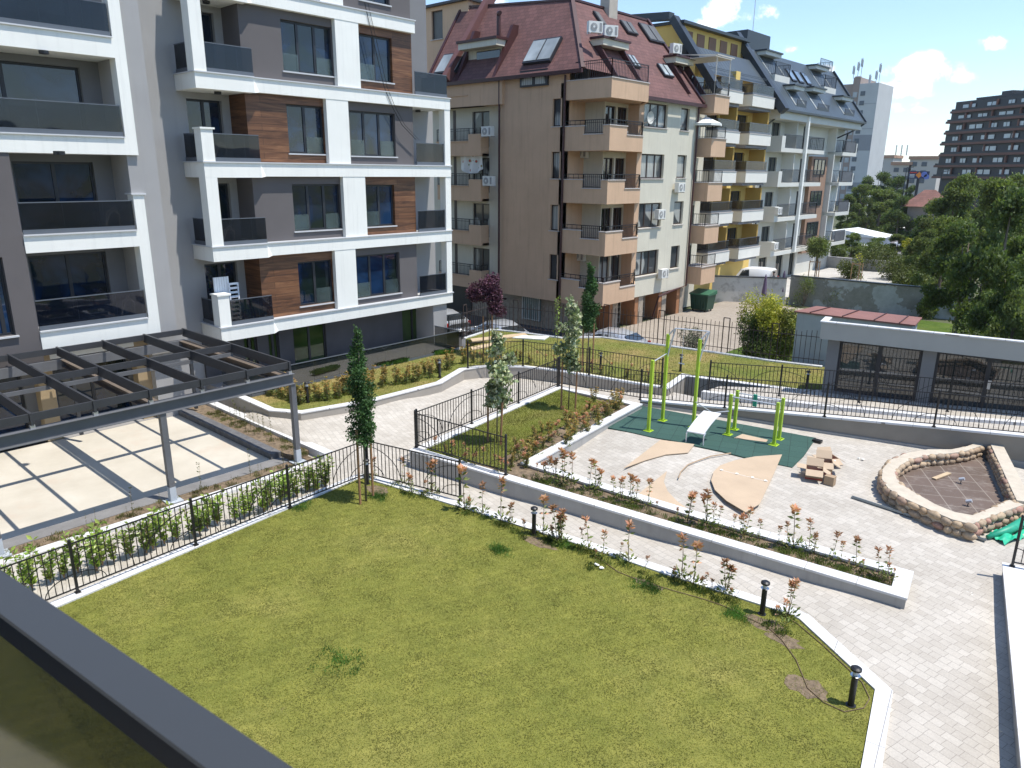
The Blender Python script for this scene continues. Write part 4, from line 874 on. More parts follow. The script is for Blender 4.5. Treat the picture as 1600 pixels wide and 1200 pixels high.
# ================================================================== YELLOW BLOCK
YB = thing('apartment_block', 'yellow apartment block with white balcony fronts and dark standing seam roof', 'apartment block', (-26, 55, -1.2))
YEL = M('yellow_render', (.72, .51, .16), .85, .05, .7, .15, 90); OCH = M('ochre_render', (.50, .32, .08), .85, .06)
def seam(name, c, axis=1, wid=.5):
    k = NT(name); sp = k.n('ShaderNodeSeparateXYZ'); k.l(k.geo(), sp.inputs[0]); ml = k.n('ShaderNodeMath', operation='MULTIPLY'); ml.inputs[1].default_value = 1/wid; k.l(sp.outputs[axis], ml.inputs[0]); fr = k.n('ShaderNodeMath', operation='FRACT'); k.l(ml.outputs[0], fr.inputs[0])
    r_ = k.ramp(fr.outputs[0], [(0, (1, 1, 1)), (.1, (1, 1, 1)), (.14, (0, 0, 0)), (.9, (0, 0, 0)), (1, (.8, .8, .8))]); k.l(k.mix(r_, k.mix(.5, c, k.ramp(k.noise(.8, 3), [(.3, tuple(x*.7 for x in c)), (.7, tuple(x*1.3 for x in c))])), tuple(x*.42 for x in c)), k.b.inputs['Base Color']); k.b.inputs['Roughness'].default_value = .42; k.b.inputs['Metallic'].default_value = .1; k.bump(r_, .6, .04); MATS[name] = k.m; return k.m
ROOFG = seam('seam_roof', (.062, .08, .092)); DTRIM = M('anthracite_trim', (.03, .038, .046), .45, .1, 3)
FY = Fac((-27.6, 0), (0, 1), (1, 0)); zs = [1.55, 4.45, 7.4, 10.2, 12.95]
YP = [(50.4, 53.9), (55.5, 59.4)]
H = []
for zb in zs[:4]:
    for a, b in ((49.5, 50.7), (51.0, 53.4), (56.0, 58.3)): H.append((a, b, zb+.3, zb+2.5))
m = MB(); m.holes(FY, 49.4, 60.4, 1.4, 15.5, H+[(51, 52.3, 13.3, 14.8), (56.5, 57.8, 13.3, 14.8)], 0, -.4); m.box(-40, 49.4, -1.2, -28.0, 60.4, 15.8); m.box(-40, 49.4, -1.2, -27.3, 60.4, 1.4); build('yellow_wall', m, YEL, YB)
for h in H: window(YB, FY, *h, -.2, 2, FRAME, glassmat('far_glass', (.03, .04, .04), .03, spec=.9), name='balcony_door')
for h in ((51, 52.3, 13.3, 14.8), (56.5, 57.8, 13.3, 14.8)): window(YB, FY, *h, -.2, 2, BFR, MATS['far_glass'])
for i, zb in enumerate(zs):
    for j, (y0, y1) in enumerate(YP):
        m = MB(); m.box(-27.6, y0, zb+.22, -26.0, y1, zb+1.0); o_ = build('balcony_front', m, M('cool_white_render', (.72, .70, .63), .8, .03), YB); m = MB(); m.box(-27.6, y0+.02, zb, -26.25, y1-.02, zb+.22); build('balcony_underside', m, M('mid_grey_render', (.22, .22, .24), .8), YB)
        m = MB(); m.box(-27.6, y0-.02, zb+1.0, -25.97, y1+.02, zb+1.05); build('parapet_coping', m, STONEC, YB)
        glass_rail(YB, [(-27.5, y0+.1), (-26.1, y0+.1), (-26.1, y1-.1), (-27.5, y1-.1)], zb+1.05, .75, glassmat('smoked_glass_pale', (.03, .032, .036), .08, .55))
        if i < 4: m = MB(); m.box(-27.6, y1-.25, zb+1, -26.3, y1-.05, zb+2.75); build('partition_fin', m, OCH, YB)
    m = MB(); m.box(-27.6, 54.3, zb-.2, -26.9, 55.0, zb+2.6); build('yellow_pier', m, YEL, YB)
m = MB(); m.add([(-26.9, 50.1, 15.0), (-26.9, 60.1, 15.0), (-28.6, 60.1, 17.0), (-28.6, 50.1, 17.0)], [(0, 1, 2, 3)]); build('seam_roof', m, ROOFG, YB)
m = MB(); m.box(-40, 50, 15.8, -28.7, 60.2, 17.0); build('flat_roof', m, DTRIM, YB); m = MB(); m.box(-40, 50, 17.0, -29.4, 60.2, 18.4); build('penthouse_wall', m, YEL, YB); m = MB(); m.box(-40, 49.8, 18.4, -28.9, 60.4, 18.6); build('roof_edge', m, DTRIM, YB)
m = MB()
for y in (50.8, 52.6, 54.4, 56.2, 58.0): m = MB(); m.box(-29.4, y, 17.2, -29.35, y+1.1, 18.1); build('penthouse_window', m, M('brown_shutter', (.2, .09, .04), .6), YB)
def fin(b, y, x0, z0, x1, z1, t=.5, th_=.9, mat_=None):
    m = MB(); d = Vector((x1-x0, 0, z1-z0)).normalized(); n_ = Vector((-d.z, 0, d.x)); n_ = n_ if n_.z > 0 else -n_
    a, c = Vector((x0, 0, z0)), Vector((x1, 0, z1)); P4 = [a, c, c+n_*th_, a+n_*th_]
    m.hexa([(p.x, y-t/2, p.z) for p in P4]+[(p.x, y+t/2, p.z) for p in P4]); build('roof_fin', m, mat_ or DTRIM, b)
fin(YB, 49.7, -26.1, 13.6, -29.9, 18.6, .7, .5); fin(YB, 60.2, -25.7, 12.9, -30.4, 18.9, .8, .6)
m = MB(); m.bar((-29.9, 49.7, 18.9), (-36, 49.7, 19.3), .7, .5); build('roof_fin', m, DTRIM, YB)
m = MB()
for q in range(2): m.bar((-26.95+.0, 50.1, 15.35+q*.1), (-26.95, 60.1, 15.35+q*.1), .03)
build('snow_guard', m, DTRIM, YB)
# ================================================================== GREY-WHITE BLOCK
GB = thing('apartment_block', 'off-white apartment block with dark steel balcony railings, inset dormers and grey seam roof', 'apartment block', (-26, 70, -1.2))
OFFW = M('offwhite_render', (.60, .60, .55), .85, .04, .7, .15, 90); GBR = M('brown_render', (.30, .19, .13), .85, .06)
FG = Fac((-27.4, 0), (0, 1), (1, 0)); zs2 = [1.5, 4.4, 7.26, 10.05]
H = []
for zb in zs2+[-1.2]:
    for a, b in ((62.6, 64.3), (66.3, 67.9), (69.4, 70.6), (76.2, 77.2)): H.append((a, b, zb+.25, zb+2.4))
m = MB(); m.holes(FG, 60.5, 80, -1.2, 13.2, H, 0, -.4); m.box(-41, 60.5, -1.2, -27.9, 80, 13.2); build('white_wall', m, OFFW, GB)
for h in H: window(GB, FG, *h, -.2, 2, FRAME, MATS['far_glass'], name='balcony_door')
m = MB(); m.fbox(FG, 71.3, 75.3, 1.0, 9.9, .001, .35); build('brown_bay', m, GBR, GB)
for zb in zs2[:3]: window(GB, FG, 71.8, 74.6, zb+1.0, zb+2.4, .36, 3, FRAME, MATS['far_glass'])
RAILG = M('grey_railing', (.06, .065, .075), .5)
for i, zb in enumerate(zs2):
    m = MB(); m.box(-27.4, 61.6, zb, -26.0, 71.2, zb+.32); build('balcony_slab', m, OFFW, GB); m = MB(); m.box(-27.4, 61.6, zb+.32, -26.0, 61.75, zb+1.25); m.box(-26.16, 61.75, zb+.32, -26.0, 62.3, zb+1.25); build('balcony_side', m, OFFW, GB)
    bars_rail(GB, [(-26.1, 62.3), (-26.1, 66.3), (-26.1, 71.1), (-27.3, 71.1)], zb+.34, zb+1.4, .12, mat=RAILG)
    m = MB(); m.box(-27.4, 76.0, zb, -26.0, 79.9, zb+.32); m.box(-26.15, 79.7, zb+.32, -26, 79.9, zb+1.2); build('balcony_slab', m, OFFW, GB); bars_rail(GB, [(-27.3, 76.1), (-26.1, 76.1), (-26.1, 79.7)], zb+.34, zb+1.4, .12, mat=RAILG)
    m = MB(); m.box(-26.08, 76.9, zb+.4, -26.05, 79.5, zb+1.3); build('screen_panel', m, M('grey_screen', (.1, .105, .115), .6), GB)
    m = MB(); m.box(-27.4, 65.2, zb+.32, -26.3, 65.35, zb+2.7); m.box(-27.4, 75.5, zb+.32, -26.6, 75.7, zb+2.9); build('partition_fin', m, OFFW, GB)
m = MB(); m.box(-25.99, 66.2, 1.6, -25.75, 66.5, 13.0); build('white_pillar', m, WHITE, GB)
m = MB(); m.box(-27.4, 60.5, 12.55, -25.9, 80.2, 13.25); build('eaves_band', m, OFFW, GB)
A2 = (-25.7, 60.6, 13.3); B2 = (-25.7, 80.3, 13.3); C2 = (-29.4, 80.3, 18.1); D2 = (-29.4, 60.6, 18.1)
m = MB(); m.add([A2, B2, C2, D2], [(0, 1, 2, 3)]); m.add([(B2[0], 80.3, 13.3), (-29.4, 80.3, 13.3), C2], [(0, 1, 2)]); build('seam_roof', m, ROOFG, GB)
m = MB(); m.box(-40, 60.6, 13.3, -29.45, 80.2, 18.0); build('upper_wall', m, DTRIM, GB)
m = MB(); m.bar((-25.65, 60.5, 13.2), (-25.65, 80.4, 13.2), .14, .16); m.bar((-25.65, 80.35, 13.25), (-29.4, 80.35, 18.2), .2, .25); m.bar((-25.3, 76.2, 12.3), (-27.3, 77.0, 11.6), .1); m.tube([(-25.65, 80, 13.1), (-26.9, 79.4, 12.2), (-27.2, 79.2, 9.5)], .08, 6); m.tube([(-25.7, 60.7, 13.1), (-27, 60.9, 12.2), (-27.3, 60.9, 3)], .08, 6); build('gutter', m, DTRIM, GB)
def s2(y, t, o): p = Vector((-25.7-3.7*t, y, 13.3+4.8*t)); return p+Vector((.79, 0, .61))*o
def skl2(y0, y1, t0, t1):
    m = MB(); P4 = [(y0, t0), (y1, t0), (y1, t1), (y0, t1)]; m.hexa([s2(*p, .02) for p in P4]+[s2(*p, .1) for p in P4]); f = build('skylight', m, FRAME, GB); m = MB(); P4 = [(y0+.08, t0+.02), (y1-.08, t0+.02), (y1-.08, t1-.02), (y0+.08, t1-.02)]; m.hexa([s2(*p, .1) for p in P4]+[s2(*p, .12) for p in P4]); build('pane', m, glassmat('sky_pane', (.15, .2, .25), .03, spec=1.0), f)
for y in (66.6, 68.2, 70.0): skl2(y, y+1.0, .56, .78)
def dorm2(y0, y1, t0, t1, balc=True):
    zf = 13.3+4.8*t0; zt = 13.3+4.8*t1; xf = -25.7-3.7*t0; xb = -25.7-3.7*t1
    m = MB()
    for y in (y0, y1): m.add([(xf+.05, y-.06, zf), (xb, y-.06, zf), (xb, y-.06, zt), (xf+.05, y+.06, zf), (xb, y+.06, zf), (xb, y+.06, zt)], [(0, 2, 1), (3, 4, 5), (0, 1, 4, 3), (1, 2, 5, 4), (2, 0, 3, 5)])
    m.box(xb-.05, y0, zf, xb+.05, y1, zt); build('dormer_wall', m, OFFW, GB)
    m = MB(); m.box(xb, y0-.05, zt-.28, xb+.9, y1+.05, zt); build('dormer_hood', m, OFFW, GB); m = MB(); m.box(xb-.2, y0-.15, zt, xb+1.0, y1+.15, zt+.12); build('dormer_roof', m, DTRIM, GB)
    m = MB(); m.box(xb+.06, y0+.3, zf+.1, xb+.09, y1-.3, zt-.35); build('dormer_window', m, DGL, GB)
    m = MB(); m.box(xf-.0, y0+.06, zf-.1, xf+.08, y1-.06, zf+.12); build('dormer_sill', m, DTRIM, GB)
    if balc:
        m = MB(); m.box(xf-1.0, y0, zf-.45, xf+.35, y1, zf+.05); build('roof_balcony', m, OFFW, GB); bars_rail(GB, [(xf-.9, y0+.05), (xf+.3, y0+.05), (xf+.3, y1-.05), (xf-.9, y1-.05)], zf+.05, zf+1.05, .14, mat=RAILG)
    else: bars_rail(GB, [(xf+.05, y0+.1), (xf+.05, y1-.1)], zf+.12, zf+.45, .14, mat=RAILG)
dorm2(62.4, 65.4, .58, .98); dorm2(73.4, 76.4, .58, .98); dorm2(63.8, 65.9, .1, .42, False); dorm2(68.4, 71.2, .1, .47, False); dorm2(75.2, 77.9, .1, .42, False)
m = MB(); m.box(-33, 63, 18, -30.5, 67.5, 19.9)
build('roof_plant_room', m, DTRIM, GB); m = MB(); m.tube([(-31.5, 66, 19.9), (-31.5, 66, 23.5)], .03, 5); build('roof_mast', m, METAL, GB)
bars_rail(GB, [(-29.5, 77), (-29.5, 80.2), (-31, 80.2)], 18.1, 19.1, .14, mat=RAILG)
for i, zb in enumerate(zs2[:2]): aircon(-25.85, 62.0, zb+.62, R(90), ['air conditioner on the lowest balcony side of the off-white block', 'air conditioner on the second balcony side of the off-white block'][i])
# ================================================================== FAR BUILDINGS
def facat(px, D, u=(1, 0)):
    """vertical plane at distance D (along the ray) through pixel column px"""
    d = rawray(px, 280); d = Vector((d.x, d.y)).normalized()*D; u_ = Vector(u).normalized(); return Fac((d.x, d.y), u_, (u_.y, -u_.x))
TWR = M('tower_panel', (.47, .48, .48), .85, .06, .2); TWG = M('tower_panel_grey', (.26, .27, .29), .85, .06, .2); TWB = M('tower_brown', (.30, .24, .21), .85, .06, .2)
FT = Fac((0, 260), (1, 0), (0, -1))
TB = thing('tower_block', 'tall pale prefabricated tower block with antennas on its roof beyond the grey roofed block', 'tower block', (-87, 260, -1.3))
m = MB(); m.box(-94.5, 260, -1.3, -88.2, 274, 36.4); build('rear_wing', m, TWR, TB); m = MB(); m.box(-94.5, 259.9, 32, -88.2, 259.99, 36.4); build('brown_panel', m, TWB, TB)
m = MB(); m.box(-88.2, 259.3, -1.3, -86, 274, 38.2); build('stair_tower', m, TWB, TB)
m = MB(); m.box(-86, 259, -1.3, -80.2, 274, 36.2); build('front_wing', m, TWR, TB)
m = MB()
for z in (30.1, 22.6, 18.2, 6): m.box(-85.9, 258.93, z, -80.3, 258.99, z+.12)
build('panel_joint', m, TWG, TB)
m = MB()
for z0, z1 in ((16.0, 20.8), (3.2, 6.0)): m.box(-85.9, 258.95, z0, -80.25, 258.985, z1)
build('grey_panel', m, TWG, TB)
for k_ in range(12):
    z = 32.6-k_*2.85; m = MB(); m.box(-85.4, 258.88, z, -84.0, 258.94, z+1.35); build('window', m, M('tower_window', (.09, .11, .13), .5), TB); m = MB(); m.box(-87.8, 259.2, z-.3, -86.5, 259.28, z+1.2); build('stair_window', m, M('pale_window', (.35, .38, .4), .3), TB)
    m = MB(); m.box(-93.6, 259.9, z-.8, -92.2, 259.97, z+.5); m.box(-91, 259.9, z-.8, -89.6, 259.97, z+.5); build('balcony_opening', m, TWG, TB)
for X_, n in ((-88, 5), (-87, 6), (-89.3, 4), (-82.2, 4), (-81.3, 6), (-84, 3)):
    m = MB(); zt = 38.2 if X_ < -85 else 36.2; m.tube([(X_, 262, zt), (X_, 262, zt+n)], .1, 5); m.box(X_-.35, 261.6, zt+n-2.6, X_-.1, 261.9, zt+n-.2); m.box(X_+.1, 261.6, zt+n-2.8, X_+.35, 261.9, zt+n-.6); build('antenna', m, M('antenna_grey', (.4, .42, .44), .6), TB)
m = MB(); m.box(-88.1, 260, 36.4, -86.6, 262, 38.6); build('lift_room', m, TWB, TB)
# dark terraced block
dd = rawray(535, 279); u_ = -Vector((dd.x, dd.y)).normalized(); FD = facat(1485, 185, (u_.x, u_.y))
DB = thing('apartment_block', 'large dark charcoal apartment block with rust red floor bands at the right edge', 'apartment block', (FD.O.x, FD.O.y, -1.3))
CH_ = M('charcoal_cladding', (.03, .033, .04), .5, .12, .6); RUST = M('rust_band', (.15, .07, .052), .6, .1, 1)
lev = [(1456, 277), (1459, 260), (1467, 243), (1469, 226), (1475, 209), (1478, 192), (1485, 176), (1512, 157)]
pts = [FD.px(*p) for p in lev]
for i in range(len(pts)):
    s0, z0 = pts[i]; z1 = pts[i+1][1] if i+1 < len(pts) else z0
    if i+1 < len(pts):
        m = MB(); m.fbox(FD, s0+.5, 26, z0, z1, -16, -.6)
        build('storey', m, CH_, DB); m = MB(); m.fbox(FD, s0, 26, z0-.2, z0+.25, -16, .1); build('floor_band', m, RUST, DB)
        rr = random.Random(i); m = MB(); s_ = s0+2.5
        while s_ < 24: 
            wd = rr.choice((1.6, 2.4, 3.4)); m2 = MB(); m2.fbox(FD, s_, s_+wd, z0+.6, z1-.6, -.59, -.5); fo = build('window', m2, CH_, DB); m2 = MB(); m2.fbox(FD, s_+.12, s_+wd*.45, z0+.7, z1-.7, -.49, -.45); m2.fbox(FD, s_+wd*.55, s_+wd-.12, z0+.7, z1-.7, -.49, -.45); build('pane', m2, M('pale_pane', (.5, .55, .58), .1), fo); s_ += wd+rr.uniform(1.2, 3)
        m = MB()
        for q in (4.5, 11, 17.5): m.fbox(FD, s0+q, s0+q+.35, z0+.25, z1-.3, -.55, -.2)
        build('rust_post', m, RUST, DB); m = MB(); m.fbox(FD, s0+.3, 25.9, z0+.25, z0+.6, -.1, .05); build('balcony_front', m, CH_, DB)
m = MB(); s0, z0 = pts[-1]; m.fbox(FD, s0, 26, pts[-2][1]+2.6, z0+.2, -14, -2); m.fbox(FD, pts[0][0]+1.2, 26, -1.3, pts[0][1], -16, -1.2); m.fbox(FD, s0+3, s0+5.5, z0, z0+1.6, -8, -5); m.fbox(FD, s0+8, s0+11, z0, z0+2.4, -8, -5); build('penthouse', m, CH_, DB)
# distant panel blocks
for i, (xa, xb, yt, D, lab) in enumerate(((1358, 1396, 247, 330, 'distant pale panel block with antennas just right of the tower'), (1394, 1424, 258, 300, 'lowest of the distant panel blocks, in the middle, with a flat orange roof'), (1422, 1468, 249, 300, 'distant panel block with orange roof beside the dark apartment block'))):
    Fq_ = Fac((0, D), (1, 0), (0, -1)); a = Fq_.px(xa, yt); c = Fq_.px(xb, yt); o = thing('panel_block', lab, 'apartment block', (a[0], D, -1.3), None)
    m = MB(); m.box(a[0], D, -1.3, c[0], D+12, a[1]); build('wall', m, M('far_wall', (.50, .47, .43), .9, .08, .1), o); m = MB(); m.box(a[0]-.4, D-.5, a[1], c[0]+.4, D+12, a[1]+1.1); build('roof', m, M('far_roof', (.42, .25, .17), .9, .08), o)
    for r_ in range(3):
        for q in range(int((c[0]-a[0])/3.2)):
            m = MB(); m.box(a[0]+.8+q*3.2, D-.15, a[1]-2.4-r_*2.9, a[0]+2.5+q*3.2, D-.02, a[1]-.9-r_*2.9); build('window', m, M('far_window_dark', (.1, .12, .14), .4), o)
    if i == 0:
        for q in (9, 11, 13): m = MB(); m.tube([(a[0]+q, D+3, a[1]+1), (a[0]+q, D+3, a[1]+5)], .25, 5); build('antenna', m, METAL, o)
# billboard
FBb = Fac((0, 150), (1, 0), (0, -1)); a = FBb.px(1420.5, 267.5); c = FBb.px(1450.5, 279.5); o = thing('billboard', 'navy billboard with a red bar, white lines and an orange diamond before the distant blocks', 'billboard', (a[0], 150, -1.3))
W_ = c[0]-a[0]; Hb = a[1]-c[1]; m = MB(); m.box(a[0], 150, c[1], c[0], 150.3, a[1]); build('board', m, M('navy_board', (.03, .04, .09), .5, .05), o)
m = MB(); m.box(a[0]+.05*W_, 149.94, a[1]-.25*Hb, a[0]+.4*W_, 149.99, a[1]-.1*Hb); build('red_bar', m, M('sign_red', (.6, .05, .03), .5, .03), o)
m = MB()
for q in (.42, .58, .74): m.box(a[0]+.06*W_, 149.94, a[1]-(q+.07)*Hb, a[0]+.3*W_, 149.99, a[1]-q*Hb)
build('white_lines', m, WHITE, o); cx = a[0]+.52*W_; cz = a[1]-.5*Hb; m = MB(); m.add([(cx-.17*W_, 149.95, cz), (cx, 149.95, cz-.42*Hb), (cx+.17*W_, 149.95, cz), (cx, 149.95, cz+.42*Hb)], [(0, 1, 2, 3)]); build('orange_diamond', m, M('sign_orange', (.8, .25, .03), .5, .03), o)
m = MB(); m.tube([(cx+.25*W_, 149.97, cz+.1), (cx+.25*W_, 149.93, cz+.1)], .5, 10); m.tube([(cx+.38*W_, 149.97, cz-.3), (cx+.38*W_, 149.93, cz-.3)], .45, 10); build('blue_motif', m, M('sign_blue', (.15, .2, .5), .5), o)
m = MB(); m.box(cx-.3, 150.05, -1.3, cx+.1, 150.4, c[1]); build('pole', m, FRAME, o)
# house with hipped red roof
FH2 = Fac((0, 125), (1, 0), (0, -1)); a = FH2.px(1408, 322); c = FH2.px(1468, 322); t = FH2.px(1436, 297); o = thing('house', 'low house with a hipped brown red tiled roof below the billboard', 'house', (a[0], 125, -1.3))
m = MB(); m.box(a[0]+.8, 125.6, -1.3, c[0]-.8, 133, a[1]); build('wall', m, M('house_wall', (.3, .25, .2), .9), o); hw = (c[0]-a[0]); m = MB(); zr = a[1]; zt = t[1]
m.add([(a[0], 124.8, zr), (c[0], 124.8, zr), (c[0], 134, zr), (a[0], 134, zr), (a[0]+hw*.35, 129.4, zt), (a[0]+hw*.65, 129.4, zt)], [(0, 1, 5, 4), (1, 2, 5), (2, 3, 4, 5), (3, 0, 4), (0, 3, 2, 1)]); build('roof', m, rooftile('house_roof', (.17, .075, .055), 'x', .5, .3), o)
# white hall, tent, shop strip
g1 = G(1372, 393, -1.3); FW = Fac((0, g1.y), (1, 0), (0, -1)); o = thing('market_hall', 'long white metal hall behind the off-white block', 'shed', (g1.x, g1.y, -1.3)); z_ = hgt(g1, 1373, 372); m = MB(); m.box(g1.x-9, g1.y, -1.3, g1.x, g1.y+5, z_); build('wall', m, M('white_sheet', (.6, .61, .62), .6, .04), o)
m = MB(); m.add([(g1.x-9.3, g1.y-.3, z_), (g1.x+.4, g1.y-.3, z_), (g1.x+.4, g1.y+5.3, z_+.1), (g1.x-9.3, g1.y+5.3, z_+.1), (g1.x-4.5, g1.y-.3, z_+.8), (g1.x-4.5, g1.y+5.3, z_+.9)], [(0, 1, 4), (1, 2, 5, 4), (0, 4, 5, 3), (2, 3, 5)]); build('roof', m, WHITE, o)
g1 = G(1430, 370, -1.3); hh = hgt(g1, 1430, 357); o = thing('tent', 'market tent with white pyramid roof and dark green sides on the far grass', 'tent', g1); m = MB(); m.box(g1.x-2.6, g1.y, -1.3, g1.x+2.2, g1.y+4.5, hh); build('side_wall', m, M('dark_green_canvas', (.015, .05, .03), .8), o)
m = MB(); zt = hgt(g1, 1430, 347); m.add([(g1.x-2.8, g1.y-.2, hh), (g1.x+2.4, g1.y-.2, hh), (g1.x+2.4, g1.y+4.7, hh), (g1.x-2.8, g1.y+4.7, hh), (g1.x-.2, g1.y+2.3, zt)], [(0, 1, 4), (1, 2, 4), (2, 3, 4), (3, 0, 4)]); build('roof', m, WHITE, o)
m = MB(); g2 = G(1405, 372, -1.25); g3 = G(1445, 372, -1.25); m.box(g2.x-4, g2.y-18, -1.29, g3.x+2, g2.y-1, -1.24); struct('far_grass', m, LAWN3)
for px_, base, top, lab in ((1455, 372, 268, 'tall dark lighting pole beside the billboard'), (1403, 355, 262, 'thin street lighting pole left of the tent'), (1345, 350, 285, 'street pole in front of the trees by the off-white block')):
    g1 = G(px_, base, -1.3); m = MB(); zt = hgt(g1, px_, top); m.tube([g1, (g1.x, g1.y, zt)], [.14, .08], 6); m.tube([(g1.x, g1.y, zt), (g1.x+1.2, g1.y, zt+.15)], .06, 5); single('street_pole', m, FRAME, lab, 'street pole')
# ================================================================== VEHICLES
def loft(secs, mat, name, parent, smooth=True):
    m = MB(); n = len(secs[0])
    for s_ in secs: m.v += [tuple(p) for p in s_]
    for i in range(len(secs)-1):
        for k_ in range(n-1): m.f.append((i*n+k_, i*n+k_+1, (i+1)*n+k_+1, (i+1)*n+k_)); m.m.append(0)
    m.f.append(tuple(range(n))); m.m.append(0); m.f.append(tuple((len(secs)-1)*n+k_ for k_ in reversed(range(n)))); m.m.append(0)
    return build(name, m, mat, parent, smooth, local=True)
CARG = glassmat('car_glass', (.02, .026, .03), .03, spec=1.0)
def car(name, label, loc, rz, paint, van=False, L_=4.4, Wd=1.78):
    o = thing(name, label, 'van' if van else 'car', loc, None, rz)
    if van: prof = [(0, .35, .75, .80), (.25, .3, .95, 1.0), (.9, .28, 1.05, 1.12), (1.35, .28, 1.08, 1.7), (1.8, .28, 1.08, 1.85), (3.0, .28, 1.08, 1.88), (4.1, .28, 1.08, 1.86), (4.3, .35, 1.05, 1.75)]
    else: prof = [(0, .38, .62, .64), (.15, .28, .72, .76), (.9, .26, .88, .92), (1.25, .26, .92, .98), (2.0, .26, .94, 1.42), (2.9, .26, .95, 1.46), (3.6, .26, .96, 1.32), (4.1, .28, .98, 1.02), (4.4, .38, .85, .88)]
    secs = []
    for i, (x, zb, zs_, zt) in enumerate(prof):
        w_ = Wd/2*(.86 if i in (0, len(prof)-1) else 1); wt = w_*(.78 if zt-zs_ > .2 else .93)
        secs.append([(x, -w_*.92, zb), (x, -w_, zb+.2), (x, -w_, zs_), (x, -wt, (zt-.07)), (x, -wt*.85, zt), (x, wt*.85, zt), (x, wt, (zt-.07)), (x, w_, zs_), (x, w_, zb+.2), (x, w_*.92, zb), (x, -w_*.92, zb)])
    loft(secs, paint, 'body', o)
    def gp(x0, x1, sx_, lo=.05):
        m = MB(); i0 = None
        for s__ in (-1, 1):
            q = []
            for x, hi in ((x0, 0), (x1, 0), (x1-.12, 1), (x0+sx_, 1)):
                for (a, b) in zip(prof[:-1], prof[1:]):
                    if a[0] <= x <= b[0]:
                        f_ = (x-a[0])/(b[0]-a[0]); zs_ = a[2]+(b[2]-a[2])*f_; zt = a[3]+(b[3]-a[3])*f_; k1 = Wd/2
                        zz = zs_+.04 if not hi else zt-.13; wt = Wd/2*.78 if zt-zs_ > .2 else Wd/2*.93; fr = min(1, max(0, (zz-zs_)/max(.05, zt-.07-zs_))); q.append((x, s__*(Wd/2+(wt-Wd/2)*fr+.012), zz)); break
            if len(q) == 4: m.add(q, [(0, 1, 2, 3) if s__ < 0 else (3, 2, 1, 0)])
        build('side_window', m, CARG, o, local=True)
    if van: gp(1.25, 2.3, .3)
    else: gp(1.45, 2.45, .45); gp(2.5, 3.75, .02)
    a, b = (prof[2], prof[3]) if van else (prof[3], prof[4]); wt = Wd/2*.72
    m = MB(); m.quad((a[0]+.08, -Wd/2*.8, a[3]+.05), (a[0]+.08, Wd/2*.8, a[3]+.05), (b[0]-.03, wt, b[3]+.005), (b[0]-.03, -wt, b[3]+.005)); build('windscreen', m, CARG, o, local=True)
    if not van: a, b = prof[6], prof[7]; m = MB(); m.quad((a[0]+.03, -wt, a[3]+.01), (a[0]+.03, wt, a[3]+.01), (b[0]-.03, Wd/2*.8, b[3]+.04), (b[0]-.03, -Wd/2*.8, b[3]+.04)); build('rear_window', m, CARG, o, local=True)
    for x in (.8, 3.5):
        for s__ in (-1, 1):
            m = MB(); m.tube([(x, s__*(Wd/2-.2), .31), (x, s__*(Wd/2+.01), .31)], .31, 18); wh = build('wheel', m, BLACK, o, local=True); m = MB(); m.tube([(x, s__*(Wd/2+.0), .31), (x, s__*(Wd/2+.025), .31)], .19, 14); build('rim', m, METAL, wh, local=True)
    for s__ in (-1, 1):
        m = MB(); m.ball((.1, s__*.62, .62), .09, .17, .08); build('headlight', m, M('headlight_glass', (.6, .62, .65), .1), o, True, True)
        m = MB(); m.box(4.26, s__*.8-.07, .75 if not van else .9, 4.38, s__*.8+.07, .95 if not van else 1.25); build('tail_light', m, M('tail_red', (.35, .01, .01), .2), o, local=True)
        m = MB(); m.ball((1.5, s__*(Wd/2+.1), 1.0), .07, .1, .07); build('mirror', m, paint, o, True, True)
    return o
SILV = M('silver_paint', (.50, .52, .54), .25, .03, 2, metal=.5); CARW = M('white_paint', (.75, .76, .76), .25, .02, 2)
g1 = G(752, 514, -.75); car('parked_car', 'silver car parked beyond the iron fence near the purple tree, partly hidden', (-30.3, 30.5, -1.27), R(-14), SILV)
car('parked_car', 'silver car parked on the driveway behind the variegated tree and the iron fence', (-24.3, 32.0, -1.22), R(4), SILV)
car('parked_car', 'pale car at the end of the white block, seen through the street fence', (-35.3, 30.3, -1.27), R(-8), SILV)
g1 = G(1145, 449, -1.2); car('delivery_van', 'white delivery van standing behind the concrete wall in front of the yellow block', (-27.15, 56.8, -.75), R(2), CARW, True).scale = (.84, .95, 1)
g1 = G(1305, 398, -1.22); car('parked_car', 'white estate car parked at the corner of the off-white block', (g1.x, g1.y, -1.22), R(20), CARW)
for i, (px_, py_, c_, lab) in enumerate(((1385, 392, (.35, .37, .4), 'grey car on the far road right of the market hall'), (1398, 388, (.6, .6, .6), 'pale car on the far road left of the yellow-green tree'))):
    g1 = G(px_, py_, -1.22); car('parked_car', lab, (g1.x, g1.y, -1.22), R(30), M('paint_%s' % 'ab'[i], c_, .3, .02))
